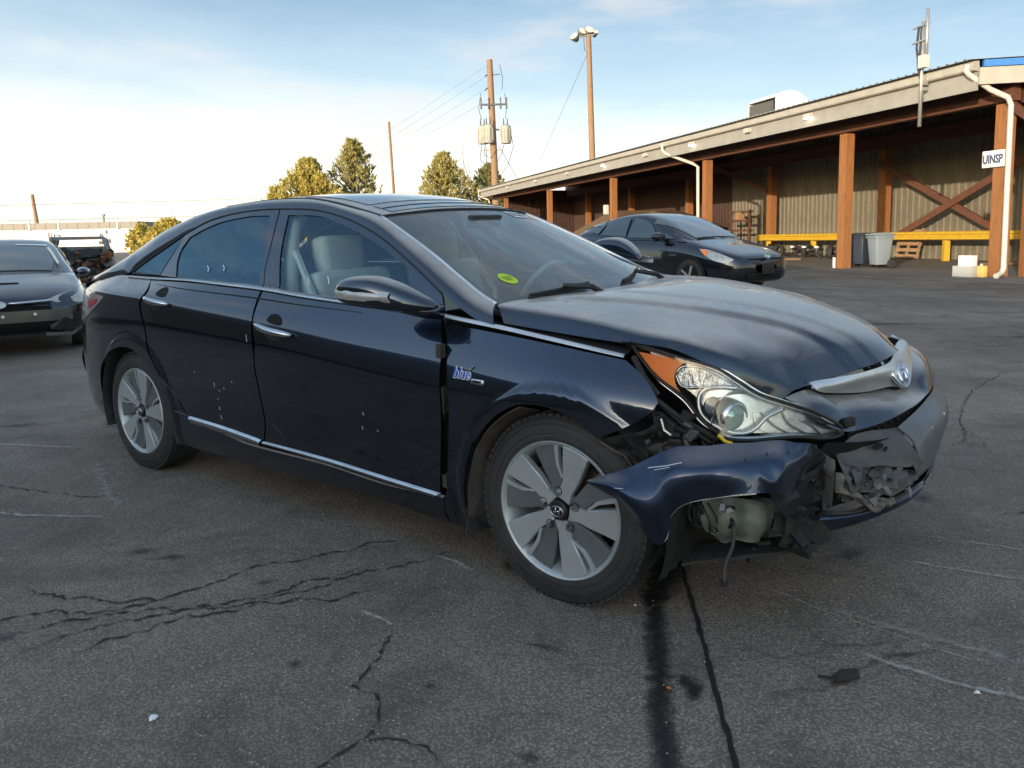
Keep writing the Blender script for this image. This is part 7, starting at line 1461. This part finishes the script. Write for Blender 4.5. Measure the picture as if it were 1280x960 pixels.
def cabin(root, st, m, glass, glass2, ws_i, rw_i, wins, rimcol):
    rows = []
    for x, wb, zb, wr, zr in st:
        h = [(wb, zb), (wb * .45 + wr * .55 + .012, zb * .45 + zr * .55 - .01), (wr + .012, zr - .05), (wr * .93, zr - .012), (wr * .5, zr + .012), (0, zr + .018)]
        rows.append([Vector((x, -y, z)) for y, z in h] + [Vector((x, y, z)) for y, z in reversed(h[:-1])])
    G = gridsurf(rows, 60, 50); surf('cabin_shell', G, m, raw=True, parent=root)
    xs_ = [s[0] for s in st][::-1]
    def sg(x, z):
        v = [np.interp(x, xs_, [s[k] for s in st][::-1]) for k in (1, 2, 3, 4)]; t = (z - v[1]) / max(.05, (v[3] - v[1])); return float(v[0] + (v[2] - v[0]) * t + .022 * math.sin(math.pi * min(1, max(0, t))))
    for side in (-1, 1):
        for nm, runs in wins: panel(nm, runs, glass, root, side=side, off=.010, thick=.004, step=.09, f=sg, smooth_n=True)
    for nm, (a, b) in (('windshield', ws_i), ('rear_window', rw_i)):
        def row_at(x): 
            k = min(range(len(G)), key=lambda q: abs(G[q][25].x - x)); return G[k]
        R_ = []
        for i in range(9):
            x = a + (b - a) * i / 8; r = row_at(x); R_.append([r[int(round(25 + v * 17))] + Vector((.006 if nm == 'windshield' else -.006, 0, .010)) for v in [q / 8. - 1 for q in range(17)]])
        surf(nm, R_, glass2, raw=True, parent=root)
    return sg
def simple_wheel(root, x, y, r, side):
    b = MB().lathe([(r * .66, .19), (r * .96, .19), (r, .16), (r, .04), (r * .96, .005), (r * .74, 0), (r * .69, .01)], 40, 'y'); w = b.build('wheel', M_tyre, root, smooth=True, sharp=R(45))
    w.location = (x, -y, r) if side < 0 else (x, y, r); w.rotation_euler = (0, 0, 0 if side < 0 else math.pi)
    b = MB().lathe([(r * .69, .01), (r * .64, .04), (r * .60, .1), (0, .1)], 36, 'y'); b.build('rim', M_rimd, w, smooth=True)
    b = MB()
    for k in range(5): a = 2 * math.pi * k / 5; b.beam((0, .02, 0), (r * .66 * math.cos(a), .015, r * .66 * math.sin(a)), .06, .03)
    b.build('spoke', M_rim, w); return w
def oval_ring(name, parent, m, rx, ry, w, loc, rot, sub=None):
    V = []; F = []; n = 32
    for k in range(n):
        a = 2 * math.pi * k / n
        for q, z in ((0, -.004), (.3, .006), (.7, .006), (1, -.004)): V.append(((rx - w * q) * math.cos(a), (ry - w * q) * math.sin(a), z))
    for k in range(n):
        for j in range(3): F.append((k * 4 + j, ((k + 1) % n) * 4 + j, ((k + 1) % n) * 4 + j + 1, k * 4 + j + 1))
    o = mesh_obj(name, V, F, m, parent, smooth=True); o.location = loc; o.rotation_euler = rot; return o
M_navy2 = paint_mat('navy_hatchback_paint', (.0050, .0062, .0095), dust_sheen=.12); M_navy3 = paint_mat('dull_navy_paint', (.0085, .0105, .017), dust_sheen=.22)
M_glb = mat('dark_reflective_window', (.025, .045, .060), .05, coat=1., spec=.9); M_glw = mat('blue_green_windshield', (.05, .075, .085), .08, coat=1., spec=.9, col2=(.085, .105, .105), nscale=1.6)
M_hl = mat('milky_headlamp', (.50, .49, .44), .18, coat=1., col2=(.30, .30, .28), nscale=14, metal=.3)
# --- blue hatchback by the shed
pr_rz = R(-55.0)
pr = empty('car', (4.27, 13.35, gz(4.27, 13.35)), pr_rz, 'dark blue hatchback with dealer plate frame parked in front of the shed', 'car')
st = [(.03, .30, .42, .50, .54), (0.0, .52, .34, .57, .63), (-.07, .68, .25, .64, .70), (-.22, .79, .21, .70, .76), (-.45, .845, .20, .76, .835), (-.75, .868, .20, .83, .905), (-1.1, .872, .20, .90, .985), (-1.6, .873, .20, .94, .985), (-2.4, .873, .20, .965, .99), (-3.3, .87, .20, .99, 1.01), (-3.9, .85, .21, 1.03, 1.05), (-4.25, .80, .26, 1.06, 1.09), (-4.42, .72, .34, 1.02, 1.06), (-4.47, .55, .45, .9, .95)]
pr.scale = (1.04, 1.04, 1.05)
pb_, psy, pnx, PG = loft_car(pr, st, M_navy2)
cst = [(-.98, .70, .93, .69, .935), (-1.10, .80, .93, .70, 1.0), (-1.35, .805, .94, .665, 1.125), (-1.65, .81, .95, .63, 1.262), (-1.95, .81, .96, .60, 1.375), (-2.3, .81, .965, .57, 1.45), (-2.7, .81, .975, .56, 1.465), (-3.2, .80, .99, .56, 1.42), (-3.7, .785, 1.01, .58, 1.31), (-4.1, .76, 1.04, .61, 1.20), (-4.38, .70, 1.05, .62, 1.09)]
wins = [('side_window', [[(-1.78, 1.0), (-1.92, 1.16), (-2.12, 1.30), (-2.42, 1.375)], [(-2.42, 1.375), (-2.56, 1.385)], [(-2.56, 1.385), (-2.60, 1.02)], [(-2.60, 1.02), (-1.78, 1.0)]]),
        ('side_window', [[(-2.68, 1.385), (-3.0, 1.375), (-3.30, 1.325)], [(-3.30, 1.325), (-3.45, 1.08)], [(-3.45, 1.08), (-2.66, 1.03)], [(-2.66, 1.03), (-2.68, 1.385)]]),
        ('quarter_window', [[(-3.38, 1.305), (-3.62, 1.23), (-3.80, 1.14)], [(-3.80, 1.14), (-3.52, 1.09)], [(-3.52, 1.09), (-3.38, 1.305)]]),
        ('front_quarter_window', [[(-1.35, .985), (-1.60, 1.08), (-1.74, 1.10)], [(-1.74, 1.10), (-1.70, .99)], [(-1.70, .99), (-1.35, .985)]])]
cabin(pr, cst, M_navy2, M_glb, M_glw, (-1.08, -2.02), (-3.5, -4.3), wins, None)
PY = lambda x, z: psy(x, z)
for side in (-1, 1):
    h_ = panel('headlamp', [[(-.74, .815), (-.58, .80), (-.40, .755), (-.22, .695), (-.10, .635)], [(-.10, .635), (-.12, .60), (-.20, .575)], [(-.20, .575), (-.35, .60), (-.50, .655), (-.62, .72), (-.74, .815)]], M_hl, pr, side=side, off=.016, thick=.02, f=PY, step=.05, smooth_n=False)
    panel('amber_lens', [[(-.72, .806), (-.64, .798), (-.56, .782)], [(-.56, .782), (-.55, .70), (-.58, .695)], [(-.58, .695), (-.64, .74), (-.72, .806)]], M_amber, h_, side=side, off=.022, thick=.004, f=PY, step=.05, smooth_n=False)
    panel('fog_lamp_recess', [[(-.30, .36), (-.12, .38)], [(-.12, .38), (-.10, .28)], [(-.10, .28), (-.30, .25)], [(-.30, .25), (-.30, .36)]], M_void, pr, side=side, off=.004, thick=.004, f=PY, step=.06, smooth_n=False)
    for (x, r) in ((-.93, .32), (-3.63, .32)):
        n = 30; V = [(x, side * (PY(x, .5) - .0), .33)] + [(x + .375 * math.cos(2 * math.pi * k / n), side * (PY(x, .55) + .004), max(.16, .33 + .365 * math.sin(2 * math.pi * k / n))) for k in range(n)]
        o = mesh_obj('wheel_opening', V, [(0, 1 + k, 1 + (k + 1) % n) for k in range(n)], M_void, pr)
        simple_wheel(pr, x, .885, .315, side)
    m_ = MB(); 
    G_ = [[Vector((-1.60 + dx, side * (y + ry * math.cos(a)), 1.03 + rz2 * math.sin(a))) for a in [2 * math.pi * k / 16 for k in range(17)]] for dx, y, rz2, ry in ((-.09, .97, .01, .01), (-.08, .97, .07, .10), (.0, .965, .085, .12), (.07, .95, .06, .09), (.09, .95, .005, .01))]
    mo = surf('door_mirror', G_, M_navy2, raw=True, parent=pr, sharp=R(40)); MB().tube([(-1.60, side * .90, 1.0), (-1.58, side * .80, .975)], .03, 8).build('mirror_foot', M_black, mo)
    for x0, z0 in ((-2.40, .86), (-3.32, .89)): o = MB().tube([(x0, side * (PY(x0, z0) + .0), z0), (x0 - .06, side * (PY(x0, z0) + .035), z0), (x0 - .20, side * (PY(x0, z0) + .035), z0 + .005), (x0 - .24, side * PY(x0, z0), z0)], .014, 8).build('door_handle', M_navy2, pr, smooth=True)
    for x0, pts in ((0, [(-1.52, .93), (-1.50, .6), (-1.52, .28)]), (0, [(-2.63, .97), (-2.64, .6), (-2.60, .28)]), (0, [(-3.52, 1.0), (-3.45, .75), (-3.30, .62)])):
        MB().tube([(x, side * (PY(x, z) + .001), z) for x, z in resamp(pts, .06)], .004, 5).build('door_gap', M_void, pr)
def nose_patch(root, nx, pts, m, name, off=.006, thick=.01):
    return polyfan(name, [(nx(y, z) + off, y, z) for y, z in pts], m, thick, parent=root, nrm_hint=(1, 0, 0))
def nose_surf(root, nx, ys_, zf0, zf1, m, name, off=.01):
    rows = []
    for t in (0, .5, 1): rows.append([Vector((nx(y, zf0(y) * (1 - t) + zf1(y) * t) + off, y, zf0(y) * (1 - t) + zf1(y) * t)) for y in ys_])
    return surf(name, rows, m, 6, 30, parent=root)
ys9 = [i * .12 - .48 for i in range(9)]
nose_surf(pr, pnx, ys9, lambda y: .40 - .02 * abs(y), lambda y: .27, M_void, 'lower_grille', .014)
for z in (.30, .335, .37): MB().tube([(pnx(y, z) + .02, y, z) for y in ys9], .006, 5).build('grille_bar', M_black, pr)
nose_surf(pr, pnx, [i * .10 - .45 for i in range(10)], lambda y: .640, lambda y: .615, M_void, 'upper_grille_slot', .012)
pl = MB().box((0, 0, 0), (.02, .32, .17)).build('plate_frame', M_black, pr, bevel=.006); pl.location = (.075, 0, .45); MB().box((.012, 0, 0), (.006, .26, .09)).build('plate_recess', M_matte, pl)
rot_f = (R(78), 0, R(90)); 
e1 = oval_ring('maker_badge', pr, M_chr, .078, .054, .010, (.055, 0, .672), rot_f)
oval_ring('badge_ring', e1, M_chr, .026, .050, .008, (0, 0, .004), (0, 0, 0)); oval_ring('badge_ring', e1, M_chr, .052, .020, .008, (0, .026, .004), (0, 0, 0)); MB().lathe([(0, -.004), (.074, -.004)], 24, 'z').build('badge_fill', mat('blue_badge_fill', (.08, .17, .30), .25, metal=.6), e1).scale = (1, .7, 1)
t_ = text_mesh('HYBRID', .05, .001, M_chr, 'side_lettering'); t_.parent = pr; t_.matrix_basis = Matrix.Translation((-1.33, -(PY(-1.33, .70) + .006), .70)) @ Matrix.Rotation(R(90), 4, 'X')
MB().tube([(-1.04, y, .985) for y in (-.55, -.1)], .012, 6).tube([(-1.05, .1, .99), (-1.10, .55, .99)], .012, 6).build('wiper', M_black, pr)
# --- navy saloon with dusty bumper at the left
sb = empty('car', (-5.86, 8.15, 0), R(-57), 'navy blue saloon with a grimy damaged bumper facing out at the left edge', 'car')
sst = [(.03, .30, .42, .50, .55), (.0, .56, .36, .57, .63), (-.08, .74, .28, .63, .70), (-.25, .84, .24, .69, .775), (-.55, .872, .22, .76, .845), (-1.0, .875, .20, .85, .92), (-1.5, .875, .20, .88, .93), (-3.4, .87, .20, .92, .95), (-4.0, .84, .22, .93, .99), (-4.45, .76, .3, .88, .97), (-4.55, .6, .4, .8, .85)]
sb_, ssy, snx, SG_ = loft_car(sb, sst, M_navy3)
scst = [(-.98, .70, .87, .70, .875), (-1.08, .78, .88, .71, .935), (-1.35, .785, .89, .66, 1.075), (-1.65, .79, .90, .615, 1.21), (-1.88, .79, .90, .585, 1.29), (-2.2, .79, .91, .57, 1.325), (-2.8, .79, .92, .56, 1.32), (-3.2, .78, .93, .56, 1.26), (-3.6, .76, .93, .60, 1.10), (-3.9, .72, .94, .62, .99)]
swins = [('side_window', [[(-1.45, .94), (-1.7, 1.08), (-1.95, 1.19), (-2.35, 1.25)], [(-2.35, 1.25), (-2.4, .95)], [(-2.4, .95), (-1.45, .94)]]), ('side_window', [[(-2.47, 1.25), (-2.95, 1.235), (-3.2, 1.17)], [(-3.2, 1.17), (-3.25, .98)], [(-3.25, .98), (-2.45, .95)], [(-2.45, .95), (-2.47, 1.25)]])]
cabin(sb, scst, M_navy3, M_glb, M_glw, (-1.06, -1.86), (-3.3, -3.85), swins, None)
SY = lambda x, z: ssy(x, z)
for side in (-1, 1):
    panel('headlamp', [[(-.62, .775), (-.45, .755), (-.28, .72), (-.09, .655)], [(-.09, .655), (-.075, .60), (-.11, .585)], [(-.11, .585), (-.30, .60), (-.48, .65), (-.62, .775)]], M_hl, sb, side=side, off=.018, thick=.02, f=SY, step=.05, smooth_n=False)
    for x in (-.90, -3.55): simple_wheel(sb, x, .875, .31, side)
    G_ = [[Vector((-1.42 + dx, side * (y - .05 + ry * .7 * math.cos(a)), .90 + rz2 * .8 * math.sin(a))) for a in [2 * math.pi * k / 16 for k in range(17)]] for dx, y, rz2, ry in ((-.08, .95, .01, .01), (-.07, .95, .06, .09), (.0, .945, .075, .11), (.07, .93, .05, .08), (.08, .93, .005, .01))]
    mo = surf('door_mirror', G_, M_navy3, raw=True, parent=sb, sharp=R(40)); MB().tube([(-1.42, side * .86, .89), (-1.42, side * .78, .90)], .03, 8).build('mirror_foot', M_black, mo)
M_grime = mat('grimy_bumper_paint', (.13, .115, .09), .6, col2=(.075, .070, .062), nscale=3, bump=.15)
ys7 = [i * .10 - .50 for i in range(11)]; ysw = [i * .14 - .70 for i in range(11)]
nose_surf(sb, snx, ys7, lambda y: .615 - .10 * abs(y), lambda y: .53, M_void, 'grille', .018)
for k in range(5): MB().tube([(snx(y, .535 + k * .016) + .024, y, .54 + k * .016) for y in ys7], .003, 4).build('grille_mesh_bar', M_black, sb)
MB().tube([(snx(y, .60) + .035, y, .612 + .02 * (abs(y) / .5)) for y in ys7 if abs(y) > .05][:5], .015, 8).tube([(snx(y, .60) + .035, y, .612 + .02 * (abs(y) / .5)) for y in ys7 if abs(y) > .05][5:], .015, 8).build('chrome_grille_bar', M_chr, sb, smooth=True)
e2 = oval_ring('maker_badge', sb, M_chr, .085, .045, .009, (.085, 0, .61), (R(85), 0, R(90)))
MB().lathe([(0, -.002), (.078, -.002)], 24, 'z').build('badge_fill', M_emb, e2).scale = (1, .53, 1)
for (x, y, s) in ((-.045, .012, .013), (.0, .018, .008), (.02, -.002, .008), (.045, .012, .008), (-.01, -.015, .008), (.035, -.018, .008)):
    V = [(x, y, .005)] + [(x + s * (1 if k % 2 == 0 else .35) * math.cos(k * math.pi / 4), y + s * (1 if k % 2 == 0 else .35) * math.sin(k * math.pi / 4), .002) for k in range(8)]; mesh_obj('badge_star', V, [(0, 1 + k, 1 + (k + 1) % 8) for k in range(8)], M_chr, e2)
nose_surf(sb, snx, ysw, lambda y: .53, lambda y: .40, M_grime, 'grimy_bumper', .020)
nose_surf(sb, snx, [i * .12 - .6 for i in range(11)], lambda y: .40, lambda y: .27, M_void, 'lower_grille', .024)
for y, z in ((.04, .475), (.34, .485)): o = MB().lathe([(0, .01), (.014, .008), (.018, 0)], 10, 'x').build('bolt_head', M_wht, sb); o.location = (snx(y, z) + .022, y, z)
polyfan('torn_corner_cover', [(-.02, .45, .40), (.0, .60, .42), (-.12, .76, .44), (-.2, .80, .33), (-.05, .66, .27), (.03, .48, .30)], M_black, .01, parent=sb)
polyfan('torn_strip', [(.05, .42, .27), (-.02, .66, .25), (-.16, .78, .30), (-.18, .79, .27), (-.02, .68, .215), (.06, .42, .235)], M_dusty, .01, parent=sb)
MB().box((-.15, -.3, .25), (.1, .5, .08)).box((-.3, 0, .28), (.4, 1.2, .12)).build('under_tray', M_matte, sb)
MB().tube([(-.42, y, .825 - .05 * (y / .8) ** 2) for y in (-.7, -.4, 0, .2)], .010, 5).build('bonnet_gap', M_void, sb)
for sd in (-1, 1): nose_patch(sb, snx, [(sd * .46, .640), (sd * .58, .690), (sd * .70, .730), (sd * .79, .735), (sd * .80, .640), (sd * .70, .605), (sd * .56, .605)], M_hl, 'headlamp', .02, .02)
# sticker and pillar trim seen through the glass
o = polyfan('paper_sticker', [(-1.74, .18, 1.262), (-1.74, .52, 1.250), (-1.71, .52, 1.236), (-1.71, .18, 1.248)], M_wht, .003, parent=sb); o.location = (.02, 0, .012)
o = MB().tube([(-1.20, .62, 1.02), (-1.45, .57, 1.14), (-1.62, .53, 1.215)], .018, 6).build('pale_pillar_trim', M_seatd, sb)
# --- wrecked grey off-roader behind it
wk_ = empty('car', (-12.4, 20.4, gz(-12.4, 20.4)), R(-62), 'wrecked silver off-roader with a smashed open front behind the navy saloon', 'car')
M_sil = mat('dull_silver_paint', (.28, .27, .25), .45, metal=.3, col2=(.20, .19, .18), nscale=4)
b = MB(); b.box((-2.6, 0, .75), (3.4, 1.76, .62)); b.build('body', M_sil, wk_, bevel=.08)
b = MB(); b.box((-2.9, 0, 1.62), (2.2, 1.30, .06)); rf2 = b.build('roof', M_sil, wk_, bevel=.02)
for s in (-1, 1):
    MB().beam((-1.15, s * .80, 1.03), (-1.82, s * .64, 1.62), .07, .08).build('pillar', M_sil, wk_); MB().beam((-2.7, s * .82, 1.03), (-2.75, s * .65, 1.6), .09, .07).build('pillar', M_sil, wk_); MB().beam((-3.95, s * .80, 1.03), (-3.9, s * .65, 1.6), .12, .08).build('pillar', M_sil, wk_)
    MB().tube([(-1.9, s * .58, 1.66), (-2.0, s * .58, 1.71), (-3.8, s * .58, 1.71), (-3.9, s * .58, 1.66)], .02, 6).build('roof_rail', M_galv, wk_)
    for x in (-.9, -3.6): simple_wheel(wk_, x, .86, .34, s)
MB().beam((-1.80, -.62, 1.585), (-1.80, .62, 1.585), .06, .07).build('screen_header', M_sil, wk_)
MB().box((-2.3, 0, 1.1), (1.8, 1.4, .5)).build('cabin_interior', M_int, wk_)
rnd = random.Random(9); M_rust = mat('rusty_wreckage', (.26, .11, .04), .85, col2=(.05, .035, .03), nscale=6)
b = MB(); b2 = MB()
for k in range(120):
    (b if rnd.random() < .65 else b2).box((rnd.uniform(-1.4, -.1), rnd.uniform(-.8, .8), rnd.uniform(.4, 1.05) + .22 * rnd.random()), (rnd.uniform(.06, .32), rnd.uniform(.05, .3), rnd.uniform(.02, .16)), rz=rnd.uniform(0, 3), rx=rnd.uniform(-.8, .8), ry=rnd.uniform(-.8, .8))
for bb_, m_ in ((b, M_matte), (b2, M_rust)): o = bb_.build('wreckage', m_, wk_); o['kind'] = 'stuff'
surf('buckled_bonnet', [[V3((-1.15, y, 1.05)) for y in (-.7, -.2, .3, .7)], [V3((-.8, y, 1.25 + .1 * y)) for y in (-.6, -.2, .3, .6)], [V3((-.45, y, 1.02 + .15 * y)) for y in (-.6, -.2, .3, .6)]], M_matte, 10, 14, parent=wk_, disp=crease(3, .06, 5), thick=.01)
# --- small things lying on the asphalt
o = polyfan('plastic_shard', [(0, 0, 0), (.075, .006, .004), (.078, .028, .020), (.028, .026, .022), (.0, .022, .006)], M_matte, .006); o.parent = None; o.matrix_basis = Matrix.Translation((.835, 1.93, .012)) @ Matrix.Rotation(.05, 4, 'Z'); tag(o, 'black broken plastic shard lying on the asphalt right of the seam', 'debris')
o = MB().beam((.80, 1.965, .008), (.845, 1.935, .018), .008, .004).build('plastic_sliver', M_matte); tag(o, 'thin black sliver leaning on the plastic shard', 'debris')
def chip(name, x, y, r, m, label, cat='debris'):
    rnd = random.Random(int(x * 991)); bm = bmesh.new(); bmesh.ops.create_icosphere(bm, subdivisions=1, radius=r)
    for v in bm.verts: v.co *= rnd.uniform(.7, 1.25); v.co.z *= .5
    me = bpy.data.meshes.new(name); bm.to_mesh(me); bm.free(); me.materials.append(m); o = bpy.data.objects.new(name, me); COL.objects.link(o); o.location = (x, y, gz(x, y) + r * .4); return tag(o, label, cat)
chip('pebble', 1.205, 1.885, .009, M_wht, 'round white pebble on the pale drag mark at lower right'); chip('paper_scrap', -1.025, 1.845, .013, M_wht, 'small white scrap on the dark asphalt at lower left'); chip('dark_lump', 1.31, 1.80, .010, M_matte, 'tiny black lump near the right edge of the asphalt')
chip('leaf', .372, 1.93, .009, mat('orange_leaf', (.40, .14, .05), .7), 'small orange leaf on the tar stain'); chip('glass_chip', .345, 2.40, .006, M_wht, 'white chip at the edge of the tar below the tyre')
rnd = random.Random(77); M_grit = mat('pale_grit', (.26, .25, .22), .85, col2=(.15, .14, .13), nscale=30); V = []; F = []
for k in range(2600):
    d = rnd.random() ** 1.6 * 6 + 1.3; a = rnd.uniform(-.85, .72); x = d * math.sin(a); y = d * math.cos(a); r = rnd.uniform(.0015, .0045) * (1 + d * .12); j = len(V); t = rnd.uniform(0, 6.28)
    for q in range(3): V.append((x + r * math.cos(t + q * 2.1), y + r * math.sin(t + q * 2.1), gz(x, y) + .004))
    V.append((x, y, gz(x, y) + .004 + r * .9)); F += [(j, j + 1, j + 3), (j + 1, j + 2, j + 3), (j + 2, j, j + 3)]
o = mesh_obj('grit', V, F, M_grit); tag(o, 'loose pale grit scattered over the asphalt', 'grit', kind='stuff')

# more litter and wear near the shed
M_tn = mat('dirty_timber', (.16, .10, .06), .85)
for i_, (s_, n_, l_, a_) in enumerate([(-1.6, 4.6, 1.2, .2), (2.3, 3.6, .8, 1.1), (6.2, 2.6, 1.0, -.4)]):
    o = MB().box((0, 0, .05), (l_, .10, .08), rz=a_).build('timber_offcut', M_tn); o.location = FP(s_, n_, .02); tag(o, ('long', 'short', 'middling')[i_] + ' dirty timber offcut lying on the shed slab ' + ('near the pallet', 'behind the grey bin', 'left of the tall post')[i_], 'timber')
